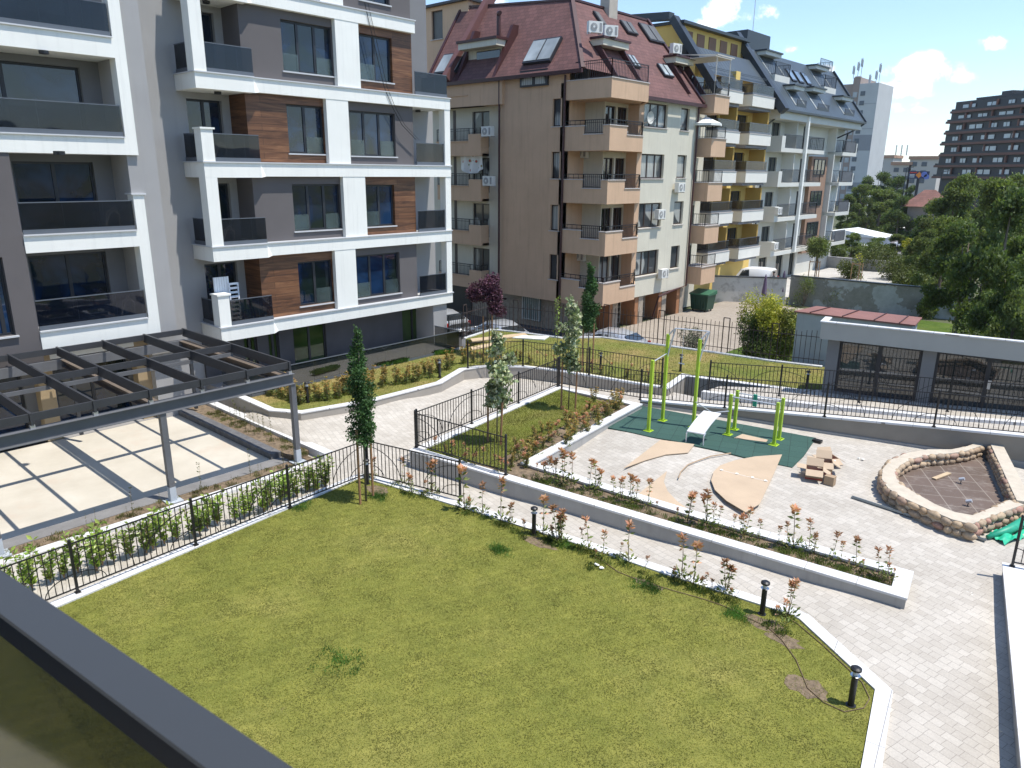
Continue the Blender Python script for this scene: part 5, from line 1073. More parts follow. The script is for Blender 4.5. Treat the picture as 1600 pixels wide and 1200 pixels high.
# ================================================================== PERSON by the van (skinned body)
def person(loc, rz):
    o = thing('person', 'person in dark T-shirt and light trousers standing behind the white van', 'person', loc, None, rz)
    J = [(0, 0, .95, .15), (0, 0, 1.2, .15), (0, 0, 1.42, .16), (0, 0, 1.52, .06), (0, .01, 1.6, .075), (0, .01, 1.7, .09), (0, 0, 1.78, .05),
         (.19, 0, 1.42, .06), (.25, .03, 1.16, .045), (.27, .15, .95, .035), (.28, .2, .88, .04), (-.19, 0, 1.42, .06), (-.25, .02, 1.16, .045), (-.24, .14, .95, .035), (-.23, .2, .88, .04),
         (.1, 0, .88, .1), (.12, .02, .5, .07), (.12, -.02, .09, .05), (.13, .1, .04, .045), (-.1, 0, .88, .1), (-.13, 0, .5, .07), (-.14, -.03, .09, .05), (-.15, .1, .04, .045)]
    E_ = [(0, 1), (1, 2), (2, 3), (3, 4), (4, 5), (5, 6), (2, 7), (7, 8), (8, 9), (9, 10), (2, 11), (11, 12), (12, 13), (13, 14), (0, 15), (15, 16), (16, 17), (17, 18), (0, 19), (19, 20), (20, 21), (21, 22)]
    me = bpy.data.meshes.new('body'); me.from_pydata([j[:3] for j in J], E_, []); b = bpy.data.objects.new('body', me); col.objects.link(b); b.parent = o
    md = b.modifiers.new('skin', 'SKIN'); sv = me.skin_vertices[0].data
    for i, j in enumerate(J): sv[i].radius = (j[3], j[3]*.8)
    sv[0].use_root = True; s_ = b.modifiers.new('sub', 'SUBSURF'); s_.levels = s_.render_levels = 2
    k = NT('clothed_figure'); tcn = k.n('ShaderNodeTexCoord'); sp = k.n('ShaderNodeSeparateXYZ'); k.l(tcn.outputs['Object'], sp.inputs[0]); mr = k.n('ShaderNodeMapRange'); mr.inputs[2].default_value = 1.8; k.l(sp.outputs[2], mr.inputs[0])
    k.l(k.ramp(mr.outputs[0], [(0, (.05, .04, .035)), (.06, (.35, .33, .3)), (.52, (.012, .013, .02)), (.845, (.35, .2, .14)), (.96, (.03, .02, .015))], 'CONSTANT'), k.b.inputs['Base Color']); me.materials.append(k.m)
    m = MB(); m.ball((0, -.01, 1.74), .098, .105, .085, 12, 8); build('hair', m, BLACK, o, True, True)
person((-23.15, 55.9, -.75), R(100))
# ================================================================== WALLS, BIN, SHED
a = Vector((-26.4, 52.3)); b = Vector((-21.7, 54.95)); zt = hgt((a.x, a.y), 1089, 438)
k = NT('old_plaster'); pe = k.ramp(k.noise(.35, 6, .62), [(.49, (0, 0, 0)), (.505, (1, 1, 1))]); base_ = k.mix(k.ramp(k.noise(2, 5, .7), [(.4, (0, 0, 0)), (.75, (.6, .6, .6))]), (.44, .45, .42), (.24, .24, .21)); under = k.mix(k.ramp(k.noise(3, 5, .7), [(.3, (0, 0, 0)), (.7, (1, 1, 1))]), (.22, .215, .18), (.30, .29, .25)); k.l(k.mix(pe, base_, under), k.b.inputs['Base Color']); k.b.inputs['Roughness'].default_value = .95; k.bump(pe, .5, .03); PEEL = k.m
k = NT('stained_concrete'); k.l(k.mix(k.ramp(k.noise(1.2, 7, .72), [(.5, (0, 0, 0)), (.62, (.7, .7, .7))]), (.56, .55, .50), (.26, .25, .22)), k.b.inputs['Base Color']); k.b.inputs['Roughness'].default_value = .95; STAIN = k.m
def wallrun(name, label, a, b, z0, za, zb, mat, th_=.25, cop=DTRIM):
    t = (b-a).normalized(); n_ = Vector((-t.y, t.x))*th_; o = thing(name, label, 'wall', (a.x, a.y, z0)); m = MB(); m.hexa([(a.x, a.y, z0), (b.x, b.y, z0), (b.x+n_.x, b.y+n_.y, z0), (a.x+n_.x, a.y+n_.y, z0), (a.x, a.y, za), (b.x, b.y, zb), (b.x+n_.x, b.y+n_.y, zb), (a.x+n_.x, a.y+n_.y, za)]); build('wall', m, mat, o)
    m = MB(); c_ = n_*.5; m.bar((a.x+c_.x, a.y+c_.y, za+.04), (b.x+c_.x, b.y+c_.y, zb+.04), th_+.12, .07); build('coping', m, cop, o)
wallrun('concrete_wall', 'stained grey concrete wall behind the green waste container', a, b, -1.3, .68, .72, STAIN)
b1 = Vector((-21.6, 55.4)); c1 = Vector((-10.0, 57.7)); wallrun('plaster_wall', 'long garden wall with plaster peeling off in big patches', b1, c1, -1.3, hgt(b1, 1228, 431), hgt(c1, 1512, 456), PEEL)
g1 = G(1093, 487, -1.2); o = thing('waste_container', 'dark green waste container in front of the stained concrete wall', 'waste container', g1, None, 0)
GRN = M('bin_green', (.014, .055, .034), .5, .1, 3); m = MB(); x, y = g1.x-.1, g1.y
m.hexa([(x-.6, y, -1.05), (x+.62, y, -1.05), (x+.62, y+1, -1.05), (x-.6, y+1, -1.05), (x-.7, y-.1, 0), (x+.72, y-.1, 0), (x+.72, y+1.1, 0), (x-.7, y+1.1, 0)]); build('body', m, GRN, o)
m = MB(); m.hexa([(x-.75, y-.15, 0.001), (x+.77, y-.15, .001), (x+.77, y+1.15, .001), (x-.75, y+1.15, .001), (x-.75, y-.15, .08), (x+.77, y-.15, .08), (x+.77, y+1.15, .28), (x-.75, y+1.15, .28)]); build('lid', m, M('bin_green_light', (.035, .13, .07), .5), o)
m = MB()
for q in range(6): m.box(x-.5+q*.2, y-.12, -.95, x-.45+q*.2, y-.05, -.05)
build('rib', m, GRN, o)
for dx in (-.5, .5):
    for dy in (.1, .9): m = MB(); m.tube([(x+dx-.03, y+dy, -1.12), (x+dx+.03, y+dy, -1.12)], .08, 8); build('wheel', m, BLACK, o)
# utility shed
pA = G(1241, 486, 2.5); pB = G(1430, 508, 2.5); pC = G(1441, 496, 2.6); pD = G(1276, 478, 2.6)
o = thing('utility_shed', 'pale grey-green shed with a flat rusty red metal roof next to the pavilion', 'shed', (pA.x, pA.y, .3)); m = MB(); ins = .12
u1 = (pB-pA).normalized(); q4 = [pA+u1*ins, pB-u1*ins, pC-u1*ins-Vector((0, .1, 0)), pD+u1*ins-Vector((0, .1, 0))]; m.hexa([(p.x, p.y+.06, -1.2) for p in q4]+[(p.x, p.y+.06, p.z-.07) for p in q4]); build('wall', m, M('shed_render', (.42, .45, .43), .85, .07, 1.2, streak=.3), o)
m = MB(); m.hexa([p+Vector((0, 0, -.06)) for p in (pA, pB, pC, pD)]+[pA, pB, pC, pD]); build('roof', m, M('rusty_sheet', (.23, .105, .08), .6, .15, 1.2, streak=.3), o)
m = MB()
for f_ in (.14, .42, .68, .88): p = pA.lerp(pB, f_); q = pD.lerp(pC, f_); m.bar(p+Vector((0, 0, .02)), q+Vector((0, 0, .02)), .035, .04)
build('roof_seam', m, DRED, o)
# ================================================================== PAVILION
ang = R(10.6); FP = Fac((-8.85, 26.8), (math.cos(ang), math.sin(ang)), (math.sin(ang), -math.cos(ang)))
PVW = M('pavilion_grey', (.17, .175, .18), .85, .06, .8); o = thing('pavilion', 'low flat roofed glazed pavilion with a pale fascia behind the double iron fence', 'pavilion', (-8.85, 26.8, .6)); PV = o
m = MB(); H = []
for xa, xb in ((1309, 1441), (1463, 1640)):
    a = FP.px(xa, 560)[0]; c = FP.px(xb, 560)[0]; H.append((a, c, .66, 2.55))
m.holes(FP, 0, 12, -.2, 2.6, H, 0, -.3); m.fbox(FP, 0, .3, -.2, 2.6, -1.9, -.3); build('wall', m, PVW, o)
for h in H: window(PV, FP, *h, -.2, 2 if h[1]-h[0] < 4 else 4, FRAME, glassmat('pavilion_glass', (.03, .035, .035), .02, spec=1.0), fw=.09, name='shopfront')
m = MB(); m.fbox(FP, -.25, 12.2, 2.601, 3.2, .17, .32); m.fbox(FP, -.25, -.1, 2.601, 3.2, -.7, .169); m.fbox(FP, -.1, 12.2, 2.601, 2.7, -1.6, .169); build('fascia', m, M('fascia_render', (.36, .36, .335), .8, .04), o); m = MB(); m.fbox(FP, -.29, 12.2, 3.2, 3.24, .13, .36); m.fbox(FP, -.29, -.06, 3.2, 3.24, -.7, .129); build('coping', m, COPING, o)
m = MB(); m.fbox(FP, 0, 12, -.1, 2.6, -1.9, -1.7); m.fbox(FP, 0.3, 12, .45, .55, -1.7, -.3); build('rear_wall', m, M('interior_wall', (.4, .38, .33), .9), o)
m = MB(); m.fbox(FP, 5.0, 5.1, 1.5, 1.8, .0, .06); build('door_handle', m, METAL, o)
# ================================================================== IRON FENCES
def arc(m, c, t, a, h, z0f, s0, s1, n=10):
    pr = None
    for i in range(n+1):
        th_ = math.pi*(s0+(s1-s0)*i/n); dx = -a*math.cos(th_); p = c+t*dx; q = Vector((p.x, p.y, z0f(dx)+h*math.sin(th_)))
        if pr is not None: m.bar(pr, q, .014, .014)
        pr = q
def fence(name, label, P, h=1.07, step=.125, arcs=True, z_off=0, split=None, cat='fence', r_=.016):
    o = thing(name, label, cat, P[0]); Q = [P[0]]
    for a, b in zip(P[:-1], P[1:]):
        L_ = (b-a).length; n = max(1, round(L_/split)) if split else 1
        for i in range(1, n+1): Q.append(a.lerp(b, i/n))
    for p in Q:
        m = MB(); m.box(p.x-.025, p.y-.025, p.z, p.x+.025, p.y+.025, p.z+h+.05); m.ball((p.x, p.y, p.z+h+.07), .035, nu=8, nv=4); m.box(p.x-.05, p.y-.05, p.z, p.x+.05, p.y+.05, p.z+.02); build('post', m, IRON, o)
    for a, b in zip(Q[:-1], Q[1:]):
        m = MB(); t = (b-a).normalized(); L_ = (b-a).length; up_ = Vector((0, 0, 1)); n = max(2, int(L_/step))
        m.bar(a+up_*h, b+up_*h, .03, .022); m.bar(a+up_*.1, b+up_*.1, .03, .022)
        for i in range(1, n): p = a+t*(L_*i/n); m.bar(p+up_*.1, p+up_*h, r_, r_)
        if arcs:
            th2 = Vector((t.x, t.y, 0)).normalized(); sl = (b.z-a.z)/L_; A_h = min(L_*.5, 1.15); 
            for c, sgn in ((a, 1), (b, -1)):
                for aa, hh_ in ((A_h, h*.78), (A_h*.5, h*.3)):
                    arc(m, c, th2, aa, hh_, lambda dx, c=c: c.z+.1+sl*dx, .5 if sgn > 0 else 0, 1 if sgn > 0 else .5)
        build('panel', m, IRON, o)
    return o
V2 = lambda px_, py_, z: G(px_, py_, z)
fa = [V2(572, 745, .035), V2(457, 783, .035), V2(308, 847, .035), V2(121, 925, .035)]; d_ = (fa[3]-fa[0])/3; fa = [fa[0]+d_*i+Vector((.02, 0, 0)) for i in range(6)]
fence('iron_fence', 'black iron fence with arched infill between the near lawn and the laurel hedge', fa)
fence('iron_fence', 'short black iron fence from the columnar tree to the path end of the near lawn', [V2(575, 745, .035), V2(719, 782, .035)])
fence('iron_fence', 'black iron fence on the near edge of the raised bed with two variegated trees', [V2(650, 699, .35), V2(790, 742, .35)])
fence('iron_fence', 'black iron fence on the path side of the raised bed, running away from the camera', [V2(652, 697, .35), V2(737, 662, .35), V2(810, 630, .35), V2(871, 604, .35)])
fe = [Vector((*offs(we, .08)[i], wz[i])) for i in range(len(we))]; fe = [fe[0]]+[V2(1000, 625, .352), V2(1132, 637, .47), V2(1288, 651, .70), V2(1459, 667, .87), V2(1640, 685, 1.03)]
fence('iron_fence', 'black iron fence on the ramp wall directly behind the playground', fe, split=2.9)
fence('iron_fence', 'black iron fence along the curved retaining wall of the upper lawn', [V2(731, 575, .4), V2(817, 572, .4), V2(920, 586, .4), V2(1033, 605, .4)])
fence('iron_fence', 'black iron fence in front of the pavilion, behind the ramp', [V2(1107, 610, .5), V2(1217, 619, .6), V2(1342, 629, .72), V2(1480, 643, .86), V2(1640, 657, .98)])
# tall street fence
def tallfence(label, P, h=1.5, step=.19):
    o = thing('street_fence', label, 'fence', P[0]); rg_ = random.Random(4)
    for a, b in zip(P[:-1], P[1:]):
        n = max(1, round((b-a).length/2.3))
        for i in range(n):
            p = a.lerp(b, i/n); q = a.lerp(b, (i+1)/n); t = (q-p).normalized(); L_ = (q-p).length; up_ = Vector((0, 0, 1)); m = MB()
            m.bar(p, p+up_*(h+.1), .035); m.bar(p+t*.28, p+t*.28+up_*(h+.1), .035); m.bar(p+up_*(h+.1), p+t*.28+up_*(h+.1), .035); build('post', m, FENR, o)
            m = MB(); m.bar(p+up_*.22, q+up_*.22, .025); m.bar(p+up_*(h-.3), q+up_*(h-.3), .025); k_ = int(L_/step)
            for j in range(2, k_): s_ = p+t*(L_*j/k_); m.bar(s_+up_*.02, s_+up_*(h-.12+rg_.uniform(0, .1)), .018)
            build('panel', m, FENR, o)
FENR = M('rusty_iron', (.04, .026, .022), .7, .2, 4)
rfv = [V2(x, y, .43)+Vector((0, .1, 0)) for x, y in RF]
tallfence('tall spiked rust brown street fence along the far side of the upper lawn', rfv)
fence('iron_fence', 'dark iron fence beside the street at the corner of the white block', [V2(700, 545, .4)+Vector((-1.2, 1.2, 0)), V2(722, 529, .4), V2(762, 516, .4)], h=1.15, arcs=False)
# ================================================================== BOLLARD LAMPS
B0 = None
for i, (px_, py_, z, lab) in enumerate(((1329, 1102, 0, 'black bollard lamp at the near right corner of the lawn'), (1190.5, 959.5, 0, 'black bollard lamp on the lawn edge below the end of the long raised bed'), (834, 836, 0, 'black bollard lamp among the photinias at the middle of the lawn edge'), (574, 756, 0, 'black bollard lamp behind the stakes of the dark columnar tree'),
      (481, 628, .4, 'bollard lamp in the upper lawn seen left above the pergola corner'), (687, 589, .4, 'bollard lamp in the upper lawn near the white block terrace'), (1063, 580, .38, 'bollard lamp in the upper lawn behind the pull-up bars'), (1260, 608, .4, 'bollard lamp in the upper lawn beside the pavilion wall'), (938, 577, .38, 'bollard lamp behind the right hand variegated tree'))):
    g1 = G(px_, py_, z)
    if B0 is None:
        B0 = thing('bollard_lamp', lab, 'bollard lamp', (0, 0, 0), 'bollard lamps in the lawns'); m = MB(); m.tube([(0, 0, -.05), (0, 0, .56)], .05, 16); m.tube([(0, 0, 0), (0, 0, .012)], .08, 16); build('post', m, IRON, B0, local=True)
        m = MB(); m.tube([(0, 0, .56), (0, 0, .575), (0, 0, .58)], [.05, .08, .07], 16); build('reflector', m, M('chrome', (.6, .6, .6), .15, .02, metal=1), B0, local=True); m = MB(); m.tube([(0, 0, .58), (0, 0, .66)], .042, 12); build('lamp_glass', m, M('frosted', (.6, .62, .62), .3), B0, local=True)
        m = MB(); m.tube([(0, 0, .66), (0, 0, .665), (0, 0, .70), (0, 0, .725)], [.05, .085, .085, .05], 18); build('cap', m, IRON, B0, local=True); B0.location = g1
    else: copy_tree(B0, g1, label=lab, rz=i)
# ================================================================== PLAYGROUND EQUIPMENT
LIME = M('lime_paint', (.38, .55, .04), .4, .05, 2); GALV = M('galvanised', (.58, .60, .63), .35, .05, 3, metal=.3)
def gpost(o, g, zt, w_=.09):
    m = MB(); m.box(g.x-w_/2, g.y-w_/2, g.z, g.x+w_/2, g.y+w_/2, zt); m.box(g.x-.13, g.y-.13, g.z, g.x+.13, g.y+.13, g.z+.015)
    for a in (-1, 1): m.box(g.x-.1, g.y+a*.06-.01, g.z, g.x+.1, g.y+a*.06+.01, g.z+.05)
    build('post', m, LIME, o)
zf = .175; gA = G(1013, 673, zf); gB = G(1035, 657, zf); gC = G(1083, 667, zf)
hA, hB, hC = hgt(gA, 1020, 563), hgt(gB, 1042, 522), hgt(gC, 1094, 530)
o = thing('pull_up_bars', 'lime green three post pull-up frame with grey metal bars on the green rubber', 'exercise frame', gA); gpost(o, gA, hA); gpost(o, gB, hB); gpost(o, gC, hC)
tB = Vector((gB.x, gB.y, hB)); tC = Vector((gC.x, gC.y, hC)); e1 = G(1056, 513, 3.4); e2 = G(1108.5, 518, 3.4)
m = MB()
m.tube([e1, e2], .02, 8); build('high_bar', m, GALV, o)
for tt, ee in ((tB, e1), (tC, e2)): m = MB(); m.tube([tt-Vector((0, 0, .05)), tt.lerp(ee, .6)+Vector((0, 0, .0)), ee], .028, 8); m.tube([ee, tt.lerp(ee, .35)-Vector((0, 0, .5)), tt-Vector((0, 0, .85))], .028, 8); build('bracket', m, GALV, o)
m = MB(); m.tube([(gA.x, gA.y, hA-.06), (gB.x, gB.y, hA-.02)], .018, 8); build('low_bar', m, GALV, o)
md_ = e1.lerp(e2, .25); m = MB(); m.tube([md_, md_-Vector((0, 0, 1.15))], .006, 5); m.tube([md_-Vector((-.1, 0, 1.15)), md_-Vector((.1, 0, 1.15))], .02, 6); build('hanging_handle', m, GALV, o)
P4 = [G(*p, zf) for p in ((1137, 679), (1147, 671), (1209, 695), (1217, 686))]; H4 = [hgt(P4[0], 1142, 616), hgt(P4[1], 1151, 610), hgt(P4[2], 1216, 629), hgt(P4[3], 1224, 622)]
o = thing('parallel_bars', 'lime green parallel bars with four short posts on the green rubber', 'parallel bars', P4[0])
for p, h_ in zip(P4, H4): gpost(o, p, h_)
for a, b in ((0, 2), (1, 3)): m = MB(); m.tube([P4[a]+Vector((0, 0, H4[a]-zf-.08)), P4[b]+Vector((0, 0, H4[b]-zf-.08))], .02, 8); build('bar', m, GALV, o)
m = MB(); q = P4[1].lerp(P4[3], .4); m.box(q.x-.06, q.y-.03, H4[1]-.42, q.x+.06, q.y+.03, H4[1]-.03); single('green_strap', m, M('teal_plastic', (.02, .3, .2), .5), 'small green strap hanging from the far parallel bar', 'strap')
# sit-up bench: arched white board on two bent legs
n1, n2 = G(1077, 692, zf), G(1093, 695, zf); L0 = (n1+n2)/2; zb0 = hgt(L0, 1085, 677); f1 = G(1113, 645, 1.05); o = thing('sit_up_bench', 'arched white sit-up bench standing between the lime green posts', 'exercise bench', L0)
w2 = (n2-n1).normalized()*.27; lowp = Vector((L0.x, L0.y, zb0)); m = MB(); pr = []
for i in range(9):
    t_ = i/8; p = lowp.lerp(f1, t_)+Vector((0, 0, .05*math.sin(math.pi*t_))); pr.append(p)
for a, b in zip(pr[:-1], pr[1:]): m.hexa([a-w2, a+w2, b+w2, b-w2, a-w2+Vector((0, 0, .03)), a+w2+Vector((0, 0, .03)), b+w2+Vector((0, 0, .03)), b-w2+Vector((0, 0, .03))])
build('board', m, M('bench_white', (.74, .74, .75), .5, .04), o)
for s_ in (-1, 1): m = MB(); m.tube([Vector((L0.x, L0.y, zf))+w2*s_*1.0, lowp+w2*s_*1.0-Vector((0, 0, .05)), lowp+w2*s_+(f1-lowp)*.1], .02, 7); build('leg', m, GALV, o)
q1 = f1-w2*3.2; q2 = f1+w2*2.0; m = MB(); m.tube([Vector((gC.x, gC.y, f1.z)), f1, Vector((P4[0].x, P4[0].y, f1.z-.08))], .018, 7); build('support_bar', m, GALV, o)
# tan board offcuts
CARD = M('cardboard', (.47, .36, .25), .85, .07, 1.5, .1, 20); CARDB = M('cardboard_inner', (.36, .255, .16), .85, .1, 3)
SH = [([(1032, 687), (1085, 694), (1075, 707), (1040, 710), (1008, 719), (975, 731)], .185, 'tan board offcut pointing left, lying by the edge of the green rubber'),
      ([(1042, 736), (1037, 752), (1043, 767), (1057, 782), (1080, 799), (1035, 797), (997, 772)], .16, 'tan concave board offcut lying behind the photinias'),
      ([(1222, 710), (1180, 713), (1148, 719), (1125, 727), (1115, 737), (1111, 750), (1117, 765), (1135, 782), (1165, 800), (1187, 787), (1205, 749)], .20, 'largest tan board offcut shaped like a half oval'),
      ([(1147, 684), (1160, 678), (1200, 687), (1197, 690.5)], .19, 'small tan board offcut on the green rubber between the parallel bars')]
for L_, z, lab in SH: m = MB(); m.prism(xy(L_, z), z-.02, z); single('board_offcut', m, CARD, lab, 'board')
m = MB(); m.tube([G(*p, .19) for p in ((1060, 747), (1064, 737), (1075, 726), (1090, 720), (1110, 713), (1142, 708))], .018, 5); single('edging_strip', m, CARDB, 'thin curved tan strip lying among the board offcuts', 'strip')
a, b = G(1126, 734, .21), G(1200, 752, .21); m = MB()
for f_ in (.02, .35, .68, .95): p = a.lerp(b, f_); m.tube([p, p+Vector((0, 0, .01))], .045, 8)
m.bar(a-Vector((0, 0, .008)), b-Vector((0, 0, .008)), .012, .004)
single('fixing_discs', m, WHITE, 'white discs along the joint of the largest tan board', 'discs')
def cbox(lab, px_, py_, z, rz, w_, d_, h, flaps=True):
    g1 = G(px_, py_, z); o = thing('cardboard_box', lab, 'cardboard box', g1, None, rz); m = MB(); t = .012
    m.box(-w_/2, -d_/2, 0, w_/2, -d_/2+t, h); m.box(-w_/2, d_/2-t, 0, w_/2, d_/2, h); m.box(-w_/2, -d_/2+t, 0, -w_/2+t, d_/2-t, h); m.box(w_/2-t, -d_/2+t, 0, w_/2, d_/2-t, h); m.box(-w_/2+t, -d_/2+t, 0, w_/2-t, d_/2-t, .01); build('body', m, CARDB, o, local=True)
    if flaps:
        for q, (p1, p2, dr) in enumerate((((-w_/2, -d_/2, h), (w_/2, -d_/2, h), (0, -.22, -.1)), ((-w_/2, d_/2, h), (w_/2, d_/2, h), (0, .15, .18)), ((-w_/2, -d_/2, h), (-w_/2, d_/2, h), (-.24, 0, .02)), ((w_/2, -d_/2, h), (w_/2, d_/2, h), (.2, 0, -.12)))):
            p1 = Vector(p1); p2 = Vector(p2); dr = Vector(dr); m = MB(); u = Vector((0, 0, .006)); m.hexa([p1-u, p2-u, p2+dr-u, p1+dr-u, p1+u, p2+u, p2+dr+u, p1+dr+u]); build('flap', m, CARD, o, local=True)
    m = MB(); m.box(-w_/2-.002, -d_/2-.002, .02, w_/2+.002, d_/2+.002, .06); build('red_print', m, M('print_red', (.35, .05, .04), .7), o, local=True); return o
cbox('nearest open cardboard box with a red and green printed edge', 1271, 747, .15, R(20), .44, .34, .3); cbox('middle open cardboard box leaning on the others', 1286, 738, .15, R(25), .42, .36, .36); cbox('farthest cardboard box of the heap with blue and white scraps inside', 1294, 725, .15, R(50), .42, .36, .22)
g1 = G(1295, 722, .3); m = MB()
for q in range(5): m.ball((g1.x+random.uniform(-.15, .15), g1.y+random.uniform(-.12, .12), .33), .08, .06, .04, 7, 4, jit=.2)
single('plastic_scraps', m, M('scrap_white', (.6, .65, .72), .5), 'white and blue plastic scraps in the farthest cardboard box', 'scraps')
m = MB(); m.prism(xy([(1246, 742), (1262, 730), (1290, 735), (1285, 752), (1262, 747)], .165), .15, .165); single('flattened_cardboard', m, CARD, 'flattened cardboard sheet under the nearest cardboard box', 'cardboard'); m = MB(); g1 = G(1278, 689, .2); m.box(g1.x-.15, g1.y-.1, .16, g1.x+.12, g1.y+.08, .24); single('black_tray', m, BLACK, 'small black tray at the corner of the green rubber', 'tray')
g1 = G(1288, 753, .2); m = MB(); m.box(g1.x+.0, g1.y-.05, .15, g1.x+.25, g1.y+.15, .4); build_o = single('torn_carton', m, CARDB, 'torn carton wedged beside the heap of cardboard boxes', 'carton')
# ================================================================== STONE RING
ZRg = .54
OT = [(1540, 686), (1512, 697), (1487, 702), (1450, 702), (1415, 708), (1392, 718), (1379, 733), (1378, 748), (1388, 763), (1410, 777), (1450, 795), (1487, 811), (1517, 819), (1552, 805), (1600, 788)]
IT = [(1537, 695), (1511, 704), (1487, 708), (1450, 711), (1424, 717), (1406, 727), (1398, 738), (1401, 748), (1412, 759), (1430, 770), (1462, 788), (1492, 800), (1520, 805), (1552, 792), (1577, 781)]
ot = xy(OT, ZRg); it = xy(IT, ZRg); o = thing('stone_planter', 'unfinished drop shaped bed ringed by a low cobblestone wall with mortar top', 'stone planter', (ot[7][0], ot[7][1], .15)); SR = o
MORT = M('mortar', (.50, .44, .35), .9, .12, 4, .4, 25); m = MB(); m.strip(ot, it, .05, ZRg); build('mortar_wall', m, MORT, o)
k = NT('cobble'); g_ = k.n('ShaderNodeNewGeometry'); k.l(k.mix(1, k.ramp(g_.outputs['Random Per Island'], [(0, (.33, .235, .15)), (.35, (.44, .33, .215)), (.8, (.30, .23, .165)), (1, (.36, .20, .15))]), k.ramp(k.noise(14, 4), [(.3, (.75, .75, .75)), (.7, (1.2, 1.2, 1.2))]), 'MULTIPLY'), k.b.inputs['Base Color']); k.b.inputs['Roughness'].default_value = .7; COB = k.m
def stones(name, line, z0, z1, rows, inward, parent, seed):
    m = MB(); rg_ = random.Random(seed)
    for r_ in range(rows):
        zc_ = z0+(z1-z0)*(r_+.5)/rows; P = [Vector(p) for p in line]; s_ = rg_.uniform(0, .1)
        for a, b in zip(P[:-1], P[1:]):
            L_ = (b-a).length; t = (b-a).normalized()
            while s_ < L_:
                w_ = rg_.choice((.15, .19, .22, .26, .3, .36)); c = a+t*(s_+w_/2); m.ball((c.x, c.y, zc_+rg_.uniform(-.02, .02)), w_*.55, .095, (z1-z0)/rows*.5*rg_.uniform(.92, 1.1), 9, 6, rot=math.atan2(t.y, t.x), jit=.06); s_ += w_
            s_ -= L_
    build(name, m, COB, parent, True)
stones('outer_stones', ot, .16, .54, 2, 0, SR, 1); stones('inner_stones', it, .2, .54, 2, 0, SR, 2)
A1, A2_ = Vector(xy([(1547, 696)], ZRg)[0]), Vector(xy([(1588, 785)], ZRg)[0]); t = (A2_-A1).normalized(); n_ = Vector((-t.y, t.x)); 
if n_.x < 0: n_ = -n_
m = MB(); m.strip([tuple(A1), tuple(A2_)], [tuple(A1+n_*.32), tuple(A2_+n_*.32)], .05, .6); build('straight_wall', m, MORT, SR); stones('straight_wall_stones', [tuple(A1), tuple(A2_)], .2, .58, 3, 0, SR, 5)
B1 = Vector(xy([(1560, 683)], .66)[0]); m = MB(); m.strip([tuple(B1), (B1.x+3, B1.y+.9)], [(B1.x-.1, B1.y+.3), (B1.x+2.9, B1.y+1.2)], .05, .66); build('rear_wall', m, MORT, SR); stones('rear_wall_stones', [tuple(B1), (B1.x+3, B1.y+.9)], .18, .66, 2, 0, SR, 6)
k = NT('brown_tile'); br = k.n('ShaderNodeTexBrick'); br.offset = 0; br.inputs['Scale'].default_value = 1; br.inputs['Brick Width'].default_value = .6; br.inputs['Row Height'].default_value = .6; br.inputs['Mortar Size'].default_value = .012
for s_, c_ in (('Color1', (.115, .082, .062, 1)), ('Color2', (.14, .10, .078, 1)), ('Mortar', (.26, .22, .18, 1))): br.inputs[s_].default_value = c_
k.l(k.mapping((1, 1, 1), (0, 0, R(-28))), br.inputs[0]); k.l(k.mix(k.ramp(k.noise(2.5, 6, .7), [(.5, (0, 0, 0)), (.75, (.55, .55, .55))]), br.outputs[0], (.33, .29, .25)), k.b.inputs['Base Color']); k.b.inputs['Roughness'].default_value = .6
m = MB(); m.prism(it, .1, .21); build('tiled_floor', m, k.m, SR)
g1 = G(1459, 749, .22); g2 = G(1483, 740, .22); m = MB(); m.bar(g1+Vector((0, 0, .02)), g2+Vector((0, 0, .02)), .12, .03); single('timber_offcut', m, M('raw_timber', (.50, .38, .24), .8, .1, 4), 'short pale timber offcut lying on the brown tiles of the stone planter', 'timber')
for px_, py_, lab in ((1501, 755, 'small grey spotlight on a spike in the middle of the stone planter'), (1512, 790, 'small grey spotlight near the front wall of the stone planter')):
    g1 = G(px_, py_, .22); o = thing('spotlight', lab, 'spotlight', g1); m = MB(); m.tube([g1, g1+Vector((0, 0, .1))], .012, 6); build('spike', m, FRAME, o); m = MB(); m.tube([g1+Vector((-.05, 0, .1)), g1+Vector((.07, 0, .15))], .045, 10); build('head', m, GALV, o)
m = MB(); a, b = G(1331, 776, .16), G(1540, 844, .17); m.bar(a, b, .09, .03); m.bar(a+Vector((.02, -.05, .03)), b+Vector((.02, -.05, .03)), .02, .05); single('metal_profile', m, M('blue_grey_metal', (.22, .26, .29), .4, .06, 3, metal=.4), 'long blue grey metal profile lying on the pavers before the stone planter', 'metal profile')
# green netting: crumpled sheet and a roll
m = MB(); a, b = G(1545, 840, .12), G(1606, 812, .12); rg_ = random.Random(8); nn = 16; vs = []; fs = []
c0 = [G(1543, 838, .13), G(1605, 812, .13), G(1570, 853, .13), G(1612, 838, .13)]
for j in range(nn+1):
    for i in range(nn+1):
        u, v = i/nn, j/nn; p = c0[0].lerp(c0[1], u).lerp(c0[2].lerp(c0[3], u), v); vs.append((p.x, p.y, .15+.07*math.sin(u*9+v*5)*math.sin(v*7+u*3)+rg_.uniform(.0, .07)))
for j in range(nn):
    for i in range(nn): a_ = j*(nn+1)+i; fs.append((a_, a_+1, a_+nn+2, a_+nn+1))
m.add(vs, fs); o = thing('safety_netting', 'crumpled bright green netting in front of the cobblestone wall at the right edge', 'netting', c0[0]); build('sheet', m, M('green_net', (.02, .42, .24), .5, .15, 8), o, True)
